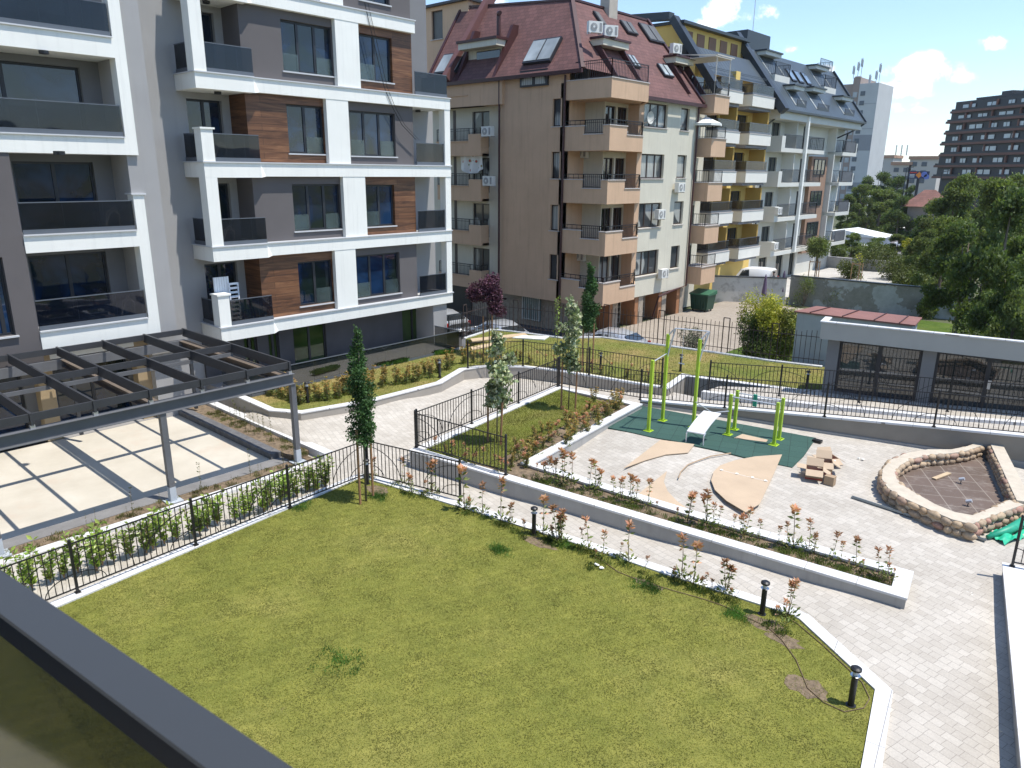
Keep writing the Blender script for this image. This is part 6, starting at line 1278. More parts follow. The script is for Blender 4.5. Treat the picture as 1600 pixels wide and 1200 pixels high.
m = MB(); m.tube([G(1543, 839, .2), G(1575, 828, .28), G(1612, 808, .4)], [.05, .1, .12], 9); build('rolled_edge', m, M('green_net_dark', (.015, .30, .18), .5, .15, 8), o, True)
# ================================================================== RIGHT EDGE WALL
a, b = G(1566, 878, .42), G(1596, 1200, .42); d_ = (b-a); b = a+d_*1.6; nrm = Vector((-(b-a).y, (b-a).x, 0)).normalized(); nrm = nrm if nrm.x > 0 else -nrm
o = thing('edge_wall', 'low wall with a wide pale stone coping along the right edge of the paving', 'low wall', a); m = MB(); m.strip([(a.x+.04, a.y), (b.x+.04, b.y)], [tuple((a+nrm*.45)[:2]), tuple((b+nrm*.45)[:2])], -.3, .38); build('wall', m, CONC, o)
L_ = (b-a).length; t = (b-a).normalized(); n = 6
for i in range(n): p = a+t*(L_*i/n+.004); q = a+t*(L_*(i+1)/n-.004); m = MB(); m.strip([tuple(p[:2]), tuple(q[:2])], [tuple((p+nrm*.5)[:2]), tuple((q+nrm*.5)[:2])], .38, .42); build('coping_stone', m, COPING, o)
m = MB(); m.strip([tuple((a+nrm*.5)[:2]), tuple((b+nrm*.5)[:2])], [tuple((a+nrm*4)[:2]), tuple((b+nrm*4)[:2])], -.3, .36); struct('side_lawn', m, LAWN2)
p0 = a+nrm*.12+t*.1; fence('iron_fence', 'black iron fence on the edge wall at the right edge of the picture', [p0+Vector((.05, 0, 0)), p0+nrm*1.4+Vector((0, .1, 0))])
# ================================================================== HOSE, DEBRIS, BOARDS
HZ = [(930, 868), (965, 893), (997, 906), (1050, 922), (1100, 936), (1135, 948), (1162, 962), (1200, 980), (1222, 1000), (1244, 1031), (1254, 1055), (1262, 1075), (1287, 1097), (1319, 1112), (1350, 1106), (1359, 1091), (1347, 1066), (1320, 1040), (1287, 1009), (1247, 975), (1209, 953)]
m = MB(); m.tube([G(x, y, .015) for x, y in HZ], .008, 6); single('irrigation_hose', m, M('brown_hose', (.16, .11, .06), .6, .1), 'thin brown irrigation hose looping over the lawn edge around the bollards', 'hose')
for nm, lab, L_, z, h_, mt in (('foam_board', 'white foam board with teal edge by the street fence', [(817, 524), (858, 525), (850, 530), (800, 527)], .40, .04, WHITE), ('timber_plank', 'pale plank by the street fence left of the foam board', [(735, 529), (820, 520), (825, 524), (738, 533)], .40, .03, M('raw_timber', (.50, .38, .24))), ('timber_plank', 'pale plank on the upper lawn behind the curved wall fence', [(735, 542), (772, 535), (774, 539), (738, 546)], .40, .03, M('raw_timber', (.50, .38, .24)))):
    m = MB(); m.prism(xy(L_, z+h_), z-.02, z+h_); single(nm, m, mt, lab, 'board' if nm[0] == 'f' else 'plank')
m = MB(); g1 = G(298/4+300, 500+455/4, -.05); m.tube([(g1.x, g1.y, -.2), (g1.x, g1.y, .05), (g1.x, g1.y, .08), (g1.x, g1.y, .12)], [.05, .05, .02, .02], 8); single('water_bottle', m, M('blue_plastic', (.25, .45, .65), .2), 'blue plastic water bottle standing near the start of the low garden wall', 'bottle')
for px_, py_, z, s_, lab in ((1517, 929, .06, .09, 'crumpled white rag on the pavers at the right'), (936, 886, .03, .1, 'white paper scrap at the lawn edge near the middle bollard'), (1345, 717, .18, .07, 'white sheet of paper at the foot of the ramp wall')):
    g1 = G(px_, py_, z); m = MB()
    for q in range(4): m.ball((g1.x+random.uniform(-s_, s_), g1.y+random.uniform(-s_, s_)*.5, z+.01), s_*.6, s_*.35, .02, 7, 4, jit=.3)
    single('scrap', m, WHITE, lab, 'scrap')
# ================================================================== YARD THINGS BEHIND THE PLASTER WALL
for px_, py_, s_, lab in ((1347, 417, 1.0, 'square concrete planter near the far wall of the yard'), (1368, 423, .9, 'square concrete planter at the right end of the yard')):
    g1 = G(px_*1.0+35, py_-0, -1.0); g1 = G(px_+34, py_, -1.0); m = MB(); m.hexa([(g1.x-.6, g1.y, -1), (g1.x+.6, g1.y, -1), (g1.x+.6, g1.y+1.2, -1), (g1.x-.6, g1.y+1.2, -1), (g1.x-.8, g1.y-.1, .0), (g1.x+.8, g1.y-.1, .0), (g1.x+.8, g1.y+1.4, .0), (g1.x-.8, g1.y+1.4, .0)]); single('concrete_planter', m, CONC, lab, 'planter')
for px_, py_, top, lab in ((1272, 437, 372, None), (1338, 441, 0, 'young sapling held by three stakes in the concrete yard')):
    g1 = G(px_, py_, -1.0); o = thing('tree_guard', 'wooden stake frame around the round headed tree in the yard' if lab is None else 'wooden stake frame around the bare sapling in the yard', 'stakes', g1)
    for dx, dy in ((-.45, -.3), (.45, -.3), (0, .4)): m = MB(); m.tube([(g1.x+dx, g1.y+dy, -1), (g1.x+dx, g1.y+dy, .75)], .045, 6); build('stake', m, M('stake_wood', (.30, .19, .10), .8, .15, 5), o)
    m = MB(); m.bar((g1.x-.45, g1.y-.3, .65), (g1.x+.45, g1.y-.3, .65), .05); m.bar((g1.x-.45, g1.y-.3, .6), (g1.x, g1.y+.4, .6), .05); build('rail', m, MATS['stake_wood'], o)
    m = MB(); m.tube([(g1.x, g1.y, -1), (g1.x, g1.y, -.85)], .8, 14); single('tree_ring', m, CONC, 'concrete ring at the foot of the round headed tree' if lab is None else 'concrete ring at the foot of the sapling', 'tree ring')
# ================================================================== OWN BALCONY RAIL
r0 = Vector((-1.46, .235, 0)); r1 = Vector((-.70, .335, 0)); t = (r1-r0).normalized(); n_ = Vector((-t.y, t.x, 0)); a = r0-t*4; b = r1+t*3
o = thing('balcony', 'near balcony with dark grey metal handrail and smoked glass in the lower left foreground', 'balcony', (a.x, a.y, 6.5)); m = MB()
m.add([a-n_*.033+Vector((0, 0, 7.455)), b-n_*.033+Vector((0, 0, 7.455)), b+n_*.033+Vector((0, 0, 7.455)), a+n_*.033+Vector((0, 0, 7.455)), a-n_*.033+Vector((0, 0, 7.497)), b-n_*.033+Vector((0, 0, 7.497)), b+n_*.033+Vector((0, 0, 7.497)), a+n_*.033+Vector((0, 0, 7.497)),
       a-n_*.030+Vector((0, 0, 7.5)), b-n_*.030+Vector((0, 0, 7.5)), b+n_*.030+Vector((0, 0, 7.5)), a+n_*.030+Vector((0, 0, 7.5))], [(0, 3, 2, 1), (0, 1, 5, 4), (2, 3, 7, 6), (1, 2, 6, 5), (3, 0, 4, 7), (4, 5, 9, 8), (6, 7, 11, 10), (8, 9, 10, 11)])
build('handrail', m, M('handrail_paint', (.045, .05, .056), .4, .03, 2), o); m = MB(); m.bar(a+Vector((0, 0, 6.95)), b+Vector((0, 0, 6.95)), .012, 1.0); build('rail_glass', m, glassmat('rail_glass', (.006, .010, .012), .05, .66, spec=.5), o)
ex = lambda x: (x, r0.y+(r1.y-r0.y)*(x-r0.x)/(r1.x-r0.x)-.06)
m = MB(); m.prism([(-4.3, -2.4), (1.2, -2.4), ex(1.2), ex(-4.3)], 6.2, 6.42); build('floor', m, M('balcony_tile', (.25, .24, .23), .6), o)
m = MB(); m.box(-12, -10, -1.2, 6, -2.4, 16); m.box(-4.3, -2.4, 9.3, 1.2, .2, 9.55); build('rear_wall', m, GREYS, o)
# ================================================================== FOLIAGE
def leafcloud(name, P, size, mat, parent=None, elong=1.6, seed=0, up=None, mats=None, mi=None, fold=.25):
    """one quad-ish leaf (two triangles folded along the midrib) at each point"""
    r_ = np.random.default_rng(seed); n = len(P); P = np.asarray(P, float)
    D = r_.normal(size=(n, 3)); 
    if up is not None: D = D*up[0]+np.asarray(up[1])[None, :] if np.ndim(up[1]) == 1 else D*up[0]+up[1]
    D /= np.linalg.norm(D, axis=1)[:, None]+1e-9
    A_ = r_.normal(size=(n, 3)); W_ = np.cross(D, A_); W_ /= np.linalg.norm(W_, axis=1)[:, None]+1e-9; Nn = np.cross(D, W_)
    s_ = (np.asarray(size) if np.ndim(size) else np.full(n, size))*r_.uniform(.7, 1.3, n); s_ = s_[:, None]
    a = P; b = P+D*s_*.5+W_*s_/elong*.5+Nn*s_*fold*.4; c = P+D*s_; d = P+D*s_*.5-W_*s_/elong*.5+Nn*s_*fold*.4
    V = np.stack([a, b, c, d], 1).reshape(-1, 3); i = np.arange(n)*4
    F_ = np.stack([np.stack([i, i+1, i+2], 1), np.stack([i, i+2, i+3], 1)], 1).reshape(-1, 3)
    return rawmesh(name, V, F_, mat, parent, mats, None if mi is None else np.repeat(mi, 2))
def blobs(B_, n, r_, shell=.55):
    """points in a set of ellipsoidal clumps B_ = [(cx,cy,cz,rx,ry,rz)], denser towards each clump's surface"""
    B_ = np.array(B_, float); w_ = (B_[:, 3]*B_[:, 4]*B_[:, 5])**(2/3); k_ = r_.choice(len(B_), n, p=w_/w_.sum()); d = r_.normal(size=(n, 3)); d /= np.linalg.norm(d, axis=1)[:, None]
    q = shell+(1-shell)*r_.random(n)**.7; q = q*(1+.12*r_.normal(size=n)); return B_[k_, :3]+d*q[:, None]*B_[k_, 3:]
def col3(c, v=.25): return [tuple(x*(1-v) for x in c), c, tuple(min(1, x*(1+v)) for x in c)]
LF_DARK = leafmat('leaf_dark', [(.07, .11, .035), (.11, .155, .05), (.15, .195, .065), (.09, .13, .045)], trans=.4); LF_MID = leafmat('leaf_mid', [(.10, .14, .045), (.145, .185, .06), (.19, .225, .08), (.12, .16, .05)], trans=.4)
LF_OLIVE = leafmat('leaf_olive', [(.06, .09, .025), (.10, .13, .035), (.14, .155, .045), (.08, .10, .03)]); LF_YEL = leafmat('leaf_yellow', [(.36, .36, .04), (.5, .46, .07), (.24, .3, .04)]); LF_VAR = leafmat('leaf_variegated', [(.50, .52, .34), (.25, .32, .14), (.6, .6, .42), (.14, .22, .07), (.45, .48, .30)], trans=.15)
LF_PUR = leafmat('leaf_purple', [(.045, .012, .03), (.09, .03, .055), (.13, .06, .08), (.05, .015, .03)], trans=.1); LF_COL = leafmat('leaf_hornbeam', [(.03, .075, .025), (.055, .12, .035), (.085, .165, .05), (.04, .1, .03)], trans=.2)
LF_RED = leafmat('leaf_copper', [(.52, .23, .15), (.60, .33, .21), (.45, .28, .15), (.54, .27, .19)], trans=.3); LF_PG = leafmat('leaf_photinia', [(.13, .18, .05), (.22, .25, .08), (.16, .22, .06), (.32, .25, .10)], trans=.25); LF_ORG = leafmat('leaf_orange', [(.46, .28, .09), (.38, .31, .10), (.50, .24, .10)], trans=.3)
LF_LAU = leafmat('leaf_laurel', [(.16, .28, .045), (.30, .42, .08), (.40, .48, .12), (.2, .3, .06)], rough=.35, trans=.3, spec=.5)
BARK = M('bark', (.16, .13, .10), .9, .25, 8, .5, 20); STEMM = M('shrub_stem', (.22, .15, .09), .8, .2, 8); STAKE = M('stake_brown', (.30, .16, .08), .8, .15, 5)
# ---- tall background trees: four prototypes, copied
def treeproto(seed, mat, h=8, nb=34, n=15000, spread=3.2, leaf=.22, name='tree', base=.08):
    r_ = np.random.default_rng(seed); rr = random.Random(seed); o = thing(name, 'tree', 'tree'); B_ = []
    for i in range(nb):
        f_ = rr.random()**.8; z = h*(base+(1-base-.08)*f_); lim = spread*math.sin(math.pi*min(.97, .30+.64*(f_)))**.7; a = rr.random()*6.28; q = lim*math.sqrt(rr.random())*.85; s_ = rr.uniform(.5, 1.15)*spread/3.6
        B_.append((q*math.cos(a), q*math.sin(a), z, s_, s_, s_*rr.uniform(.6, .85)))
    leafcloud('crown', blobs(B_, n, r_, .5), leaf, mat, o, 1.5, seed)
    m = MB(); m.tube([(0, 0, -.2), (.05, 0, h*.2), (.1, .08, h*.45), (.05, .1, h*.8)], [h*.028, h*.022, h*.016, h*.004], 8)
    for i in range(9):
        b = B_[i*2 % nb]; z = h*rr.uniform(.2, .55); m.tube([(.05, .03, z), (b[0]*.5, b[1]*.5, (z+b[2])/2+.2), (b[0], b[1], b[2])], [h*.012, h*.008, .02], 5)
    build('trunk', m, BARK, o, True, True); return o
protos = [treeproto(11, LF_DARK), treeproto(12, LF_MID, nb=30), treeproto(13, LF_DARK, nb=22, spread=3.6), treeproto(14, LF_OLIVE, nb=24, n=10000), treeproto(15, LF_MID, h=8, nb=34, spread=2.9)]
usedp = set()
def place(pi, loc, s_, rz, label, group='trees beyond the yards', zs=None):
    sc = (s_, s_, zs or s_)
    if pi not in usedp: usedp.add(pi); o = protos[pi]; o.location = loc; o.rotation_euler = (0, 0, rz); o.scale = sc; o['label'] = label; o['group'] = group; return o
    return copy_tree(protos[pi], loc, rz, sc, label=label, group=group)
TR = [ # px centre, py top, px half width, distance along Y, proto
 (1590, 268, 75, 44, 0, 'big dark green tree at the right edge behind the pavilion'), (1525, 330, 62, 50, 2, 'broad dark tree hanging over the right end of the peeling wall'), (1600, 372, 60, 38, 2, 'dark tree at the right edge, lowest and closest to the pavilion roof'),
 (1570, 262, 60, 66, 1, 'tall mid green tree at the right edge in front of the dark apartment block'), (1505, 262, 48, 84, 4, 'mid green tree crown just below the rust red bands of the dark block'), (1470, 300, 40, 92, 0, 'dark tree left of the tall crowns by the dark block'),
 (1600, 262, 50, 90, 4, 'mid green crown at the right edge below the dark block'), (1530, 268, 45, 105, 1, 'distant green crown under the middle of the dark block'), (1455, 335, 30, 78, 3, 'olive tree with sparse crown left of the dark trees'),
 (1480, 370, 45, 66, 2, 'dark rounded tree between the olive tree and the peeling wall'), (1440, 372, 30, 84, 0, 'low dark tree behind the yellow leaved sapling'), (1405, 362, 26, 92, 1, 'bushy green tree right of the market hall'), (1372, 368, 24, 96, 0, 'dark bushy tree in front of the market hall'), (1335, 360, 22, 88, 1, 'green bush tree beside the off-white block corner'),
 (1375, 262, 28, 170, 2, 'dark tree in front of the pale panel block'), (1405, 268, 26, 160, 0, 'dark tree left of the billboard pole'), (1350, 282, 25, 150, 1, 'green tree at the foot of the tower block'), (1330, 300, 20, 140, 4, 'low green tree at the foot of the tower, next to the off-white block'), (1388, 290, 22, 150, 4, 'green crown in front of the dark trees by the billboard'),
 (1425, 285, 18, 190, 0, 'tree behind the red roofed house'), (1360, 305, 14, 118, 3, 'slim olive tree above the market hall'), (1488, 325, 48, 58, 1, 'mid green tree above the right end of the peeling wall'), (1450, 352, 32, 72, 4, 'mid green tree right of the slender yellow-green tree'), (1598, 440, 50, 34, 4, 'tree nearest to the pavilion at the right edge'), (1545, 440, 40, 42, 2, 'low dark crown directly behind the pavilion roof'), (1380, 290, 40, 135, 1, 'wide green crown behind the market hall'), (1410, 300, 26, 125, 0, 'dark crown left of the red roofed house'), (1560, 300, 50, 120, 0, 'dark crown deep in the trees on the right'), (1500, 420, 30, 60, 3, 'olive tree low behind the right end of the peeling wall')]
for i, (px_, py_, hw, Y, pi, lab) in enumerate(TR):
    d = rawray(px_, py_); X = d.x/d.y*Y; zt = CH+d.z/d.y*Y; dist = (Vector((X, Y, CH))-C0).dot(c_f); wd = hw*dist/CF; h = zt+1.3; s_ = wd/3.1
    place(pi, (X, Y, -1.3), s_, i*1.7, lab, zs=h/8.4)
# scrub: low bushes and reeds behind the yard
def bush(name, lab, loc, r_, h, mat, n=2500, leaf=.1, seed=1, cat='bush', nb=9, group=None, sp=.6):
    rr = random.Random(seed); q = np.random.default_rng(seed); o = thing(name, lab, cat, loc, group); B_ = []
    for i in range(nb): a = rr.random()*6.28; d = r_*sp*math.sqrt(rr.random()); z = h*rr.uniform(.2, .75); B_.append((d*math.cos(a), d*math.sin(a), z, r_*.45, r_*.45, h*.28))
    leafcloud('foliage', blobs(B_, n, q, .45), leaf, mat, o, 1.7, seed); m = MB()
    for i in range(5): b = B_[i % nb]; m.tube([(0, 0, 0), (b[0]*.6, b[1]*.6, b[2]*.6), b[:3]], [.04, .03, .01], 5)
    build('stem', m, BARK, o, True, True); return o
SB = [(1330, 425, 72, 20, 'pale scrub bush left end behind the yard wall', LF_OLIVE), (1360, 412, 80, 24, 'scrub bush in the middle behind the low yard wall', LF_OLIVE), (1395, 415, 74, 24, 'scrub bush near the concrete planters', LF_OLIVE), (1420, 440, 62, 28, 'tall dry scrub right of the yard', LF_OLIVE), (1450, 425, 66, 26, 'bright green bush at the right of the yard', LF_MID), (1465, 455, 60, 26, 'dark bush at the right end of the peeling wall', LF_DARK), (1310, 400, 84, 14, 'small bush beside the white estate car', LF_MID), (1425, 395, 84, 24, 'green bush behind the yard scrub', LF_MID), (1345, 395, 90, 22, 'bush right of the white estate car', LF_MID), (1385, 388, 88, 22, 'bush behind the yellow leaved tree', LF_OLIVE), (1440, 405, 72, 24, 'scrub below the slender yellow-green tree', LF_OLIVE), (1475, 470, 60, 22, 'bush hugging the peeling wall end', LF_MID), (1410, 432, 66, 18, 'dry scrub at the right edge of the yard', LF_OLIVE), (1500, 440, 62, 26, 'dark scrub in front of the big trees', LF_DARK), (1418, 415, 76, 24, 'green scrub behind the right planter of the yard', LF_MID), (1395, 405, 82, 22, 'olive scrub in line with the house roof', LF_OLIVE), (1435, 448, 63, 22, 'mid green scrub over the top of the peeling wall', LF_MID), (1470, 425, 68, 30, 'large olive scrub left of the big trees', LF_OLIVE), (1450, 392, 80, 26, 'green scrub under the dark tree crowns', LF_MID), (1370, 390, 90, 20, 'green scrub beneath the market hall', LF_MID)]
for i, (px_, py_, Y, hw, lab, mt) in enumerate(SB):
    d = rawray(px_, py_); X = d.x/d.y*Y; dist = (Vector((X, Y, CH))-C0).dot(c_f); wd = hw*dist/CF; bush('scrub_bush', lab, (X, Y, -1.3), wd*1.25, 2.6, mt, 2600, .16, 60+i)
g1 = G(1518, 600, -1.3)
for i, (x, y, s_, lab) in enumerate(((-6.2, 40, 2.2, 'dark ivy covered bush behind the pavilion roof at the right'), (-2.5, 42, 2.6, 'dark bush behind the pavilion at the right edge'))): bush('ivy_bush', lab, (x, y, -1.3), s_, 3.2, LF_DARK, 4200, .14, 80+i)
# yellow leaved saplings, round headed tree
def smalltree(name, lab, base, h, B_, mat, n, leaf, seed, tr=.03, group=None, cat='tree', parts2=None, elong=1.6):
    o = thing(name, lab, cat, base, group); q = np.random.default_rng(seed); P = blobs(B_, n, q, .35)
    leafcloud('crown', P, leaf, mat, o, elong, seed); m = MB(); rr = random.Random(seed); m.tube([(0, 0, -.1), (.02, .01, h*.4), (-.01, .02, h*.75), (0, 0, h*.96)], [tr, tr*.85, tr*.6, .006], 7)
    for i in range(14):
        b = rr.choice(B_); z = max(h*.3, b[2]-b[5]*.8); m.tube([(0, 0, z), (b[0]+rr.uniform(-.6, .6)*b[3], b[1]+rr.uniform(-.6, .6)*b[4], b[2]+rr.uniform(-.2, .5)*b[5])], [tr*.35, .005], 4)
    build('trunk', m, BARK, o, True, True); return o
g1 = G(1272, 437, -1.0); zt = hgt(g1, 1272, 368); zc_ = hgt(g1, 1272, 386); r_ = 17*(g1-C0).length/CF; smalltree('round_headed_tree', 'small round headed green tree in the concrete yard by the off-white block', g1, zc_+1, [(r_*.35*math.cos(a), r_*.35*math.sin(a), zc_+1+dz, r_*.62, r_*.62, r_*.6) for a in (0, 1.5, 3, 4.5) for dz in (-.25, .3)], LF_MID, 4200, .15, 3, .05)
g1 = G(1338, 441, -1.0); smalltree('sapling', 'thin bare sapling with a few yellow leaves between stakes in the yard', g1, 2.6, [(0, 0, 2.2, .3, .3, .5)], LF_YEL, 60, .14, 4, .03)
for px_, py_, top, hw, mt, lab, n in ((1411, 415, 372, 9, LF_YEL, 'small bright yellow leaved tree behind the yard', 500), (1449, 430, 335, 14, leafmat('leaf_lime', [(.22, .26, .04), (.3, .32, .06), (.16, .2, .04)]), 'slender yellow-green tree rising above the yard scrub', 1100)):
    g1 = G(px_, py_, -1.3); zt = hgt(g1, px_, top); wd = hw*(g1-C0).length/CF; H_ = zt+1.3; smalltree('yellow_tree', lab, g1, H_, [(random.uniform(-.4, .4)*wd, random.uniform(-.4, .4)*wd, H_*f_, wd*.6, wd*.6, H_*.14) for f_ in (.5, .6, .7, .8, .88)], mt, n, .2, 7, .05)
# shrubs by the street fence
g1 = G(1172, 560, -.6); x, y = g1.x, g1.y; bush('garden_shrub', 'large garden shrub, dark below and yellow-green on top, beyond the street fence', (x+.15, y+.6, -1.15), 1.15, 3.0, LF_DARK, 15000, .1, 31, 'shrub', 14)
bush('golden_shrub', 'bright yellow-green shrub top behind the dark garden shrub', (x+.1, y+1.0, -1.15), 1.3, 3.9, LF_YEL, 14000, .1, 32, 'shrub', 12)
g1 = G(1218, 562, -.6); bush('golden_shrub', 'golden variegated shrub to the right of the large dark shrub', (g1.x+.1, g1.y+.6, -1.15), .85, 3.1, leafmat('leaf_gold', [(.3, .3, .06), (.12, .18, .04), (.4, .38, .1), (.08, .13, .03)]), 11000, .095, 33, 'shrub', 14)
g1 = G(1072, 545, -.9); bush('lavender_bush', 'low rounded dark grey-green bush just beyond the street fence', (g1.x, g1.y+.6, -1.2), .9, 1.5, leafmat('leaf_grey', [(.06, .085, .05), (.1, .13, .08), (.14, .14, .12)]), 3000, .07, 34, 'bush')
for i, px_ in enumerate((1245, 1290, 1335)):
    g1 = G(px_, 482, -1.2); bush('rose_bush', ['left', 'middle', 'right'][i]+' rose bush of the three along the peeling wall', (g1.x, g1.y+1.2, -1.2), .9, 2.1+(.3 if i == 0 else 0), LF_MID, 1500, .08, 40+i, 'bush')
m = bush('pavilion_hedge', 'low green hedge on the grass behind the pavilion and the red roofed shed', (-7.6, 46.5, -1.2), 2.6, .9, LF_OLIVE, 3500, .09, 46, 'hedge', 12)
# ---- young garden trees with stakes
def stakes(base, pts, labs):
    for (dx, dy, h, tx, ty), lb in zip(pts, labs):
        m = MB(); m.tube([(base.x+dx, base.y+dy, base.z-.1), (base.x+dx+tx, base.y+dy+ty, base.z+h)], .032, 8); single('tree_stake', m, STAKE, lb, 'stake', 'tree stakes')
g1 = G(572, 783, 0); H_ = hgt(g1, 557, 513); rr = random.Random(2); Bc = []
for i in range(46):
    f_ = i/45; z = 1.72+(H_-1.8)*f_; wd = (.33 if f_ < .38 else .20 if f_ < .45 else .30 if f_ < .68 else .17 if f_ < .85 else .10)*rr.uniform(.8, 1.15); a = rr.random()*6.28; Bc.append((wd*.55*math.cos(a)-.05*f_, wd*.55*math.sin(a), z, wd*.62, wd*.62, .17))
smalltree('columnar_tree', 'slim dark green columnar tree between two stakes at the corner of the near lawn', g1, H_-.1, Bc, LF_COL, 8500, .066, 5, .028, 'young garden trees', elong=1.7)
a = G(563, 788, 0)-g1; b = G(583, 776, 0)-g1
stakes(g1, [(a.x, a.y, 2.02, -.02, .02), (b.x, b.y, 2.05, 0, 0)], ['left wooden stake of the dark columnar tree on the near lawn', 'right wooden stake of the dark columnar tree on the near lawn'])
m = MB(); m.bar(g1+Vector((a.x, a.y, 1.78)), g1+Vector((b.x, b.y, 1.85)), .03, .07); single('stake_tie', m, STAKE, 'short wooden tie bar between the stakes of the dark columnar tree', 'tie bar')
def irregular(H_, z0, rad, n, seed, lean=(0, 0)):
    rr = random.Random(seed); out_ = []
    for i in range(n):
        f_ = i/(n-1); wd = rad*(math.sin(math.pi*(.12+.80*f_))**.8)*(1-.45*f_)*1.25; a = rr.random()*6.28; q = wd*rr.uniform(.15, .85); out_.append((q*math.cos(a)+lean[0]*f_, q*math.sin(a)+lean[1]*f_, z0+(H_-z0-.1)*f_, wd*.42, wd*.42, .15))
    return out_
for px_, py_, tx, ty, z0, rad, lab, sd in ((776, 692, 783, 512, 1.15, .48, 'cream variegated maple with three stakes, nearer one in the raised bed', 21), (888, 640, 893, 463, 1.5, .42, 'cream variegated maple with stakes, farther one in the raised bed', 22)):
    g1 = G(px_, py_, .3); H_ = hgt(g1, tx, ty)-.3; smalltree('variegated_maple', lab, g1, H_, irregular(H_, z0, rad*1.15, 24, sd), LF_VAR, 1900, .125, sd, .022, 'young garden trees', elong=1.25)
g1 = G(776, 692, .3); stakes(g1, [(-.25, -.12, 1.9, 0, 0), (.2, -.05, 1.35, .05, .03)], ['left wooden stake of the nearer variegated maple', 'right wooden stake of the nearer variegated maple'])
g1 = G(888, 640, .3); stakes(g1, [(-.2, -.15, 1.75, 0, 0), (.22, .1, 1.75, .03, 0)], ['left wooden stake of the farther variegated maple', 'right wooden stake of the farther variegated maple'])
g1 = G(917, 580, .38); H_ = hgt(g1, 919, 412)-.38; Bc = []
for i in range(36): f_ = i/35; wd = (.34 if f_ < .5 else .27 if f_ < .75 else .14)*rr.uniform(.8, 1.15); a = rr.random()*6.28; Bc.append((wd*.5*math.cos(a), wd*.5*math.sin(a), 1.8+(H_-1.9)*f_, wd*.62, wd*.62, .2))
smalltree('columnar_tree', 'slim dark columnar tree in the upper lawn in front of the salmon block', g1, H_-.1, Bc, LF_COL, 9000, .075, 6, .03, 'young garden trees'); stakes(g1, [(-.18, -.1, 2.0, 0, 0), (.2, .1, 2.0, 0, 0)], ['left wooden stake of the columnar tree in the upper lawn', 'right wooden stake of the columnar tree in the upper lawn'])
g1 = G(764, 555, .4); H_ = hgt(g1, 762, 418)-.4; Bc = []
for c_, n in (((-.3, 0, 2.75, .62, .5), 12), ((.42, .1, 2.35, .42, .6), 9), ((.05, 0, 3.2, .4, .5), 6)):
    for i in range(n): Bc.append((c_[0]+rr.uniform(-1, 1)*c_[3]*.7, c_[1]+rr.uniform(-1, 1)*.35, c_[2]+rr.uniform(-1, 1)*c_[4]*.8,   .26, .26, .24))
smalltree('purple_plum_tree', 'young purple leaved plum tree by the street fence corner', g1, H_-.3, Bc, LF_PUR, 8000, .095, 9, .03, 'young garden trees'); stakes(g1, [(-.25, -.1, 1.75, 0, 0), (.2, 0, 1.95, 0, 0)], ['left wooden stake of the purple plum tree', 'right wooden stake of the purple plum tree'])
g1 = G(870, 548, .4); H_ = hgt(g1, 871, 468)-.4; smalltree('sapling', 'thin sapling with very few leaves by the street fence', g1, H_, [(0, 0, H_*f_, .18, .18, .3) for f_ in (.4, .6, .8, .95)], LF_LAU, 130, .09, 10, .015)
# ---- photinia shrubs: six prototypes with thin stems and whorled leaves
def photinia(seed, tall=True, mats=None):
    rr = random.Random(seed); r_ = np.random.default_rng(seed); o = thing('photinia_shrub', 'x', 'shrub'); P = []; U = []; MI = []; m = MB()
    ns = rr.randint(1, 3) if tall else rr.randint(5, 8)
    for s_ in range(ns):
        a = rr.random()*6.28; top = Vector((math.cos(a)*rr.uniform(.02, .2 if tall else .3), math.sin(a)*rr.uniform(.02, .2 if tall else .3), (1.0 if s_ == 0 else rr.uniform(.7, 1.0)) if tall else rr.uniform(.45, 1))); mid = top*.5+Vector((rr.uniform(-.03, .03), rr.uniform(-.03, .03), .02)); m.tube([(0, 0, -.02), mid, top], [.011, .008, .005], 5)
        for w_, (f_, ln, red) in enumerate(((1.0, .13, 1), (.97, .13, 1), (.93, .12, 1), (.84, .11, .6), (.72, .09, .3), (.55, .08, .1), (.35, .07, 0)) if tall else ((1.0, .12, .8), (.85, .12, .6), (.7, .11, .35), (.5, .1, .2), (.3, .09, .1))):
            c = (mid.lerp(top, (f_-.5)*2) if f_ > .5 else Vector((0, 0, 0)).lerp(mid, f_*2)); k_ = rr.randint(6, 9) if f_ > .8 else rr.randint(2, 5)
            if not tall: k_ += 3
            for q in range(k_): b = rr.random()*6.28; el = rr.uniform(.1, .9) if f_ > .8 else rr.uniform(-.3, .5); P.append(c+Vector((0, 0, rr.uniform(-.02, .02)))); U.append((math.cos(b), math.sin(b), el)); MI.append(0 if rr.random() < red else 1)
    for q in range(26 if tall else 70):   # low leaves and weeds at the foot
        a = rr.random()*6.28; d = rr.random()*.22; P.append(Vector((d*math.cos(a), d*math.sin(a), rr.random()*.14))); U.append((math.cos(a), math.sin(a), .8)); MI.append(1)
    leafcloud('leaves', np.array([tuple(p) for p in P]), .14 if tall else .12, None, o, 2.6, seed, up=(.12, np.array(U)), mats=mats or [LF_RED, LF_PG], mi=np.array(MI)); build('stem', m, STEMM, o, True, True); return o
PH = [photinia(s_, True) for s_ in (101, 102, 103, 104, 111, 112, 113)]+[photinia(s_, False, [LF_ORG, LF_PG]) for s_ in (105, 106, 107)]
for p in PH: p['_used'] = 0
def plant(proto, loc, h, rz, label, group):
    if not proto['_used']:
        proto['_used'] = 1; proto.location = loc; proto.scale = (h, h, h); proto.rotation_euler = (0, 0, rz); proto['label'] = label; proto['group'] = group; return proto
    return copy_tree(proto, loc, rz, h, label=label, group=group)
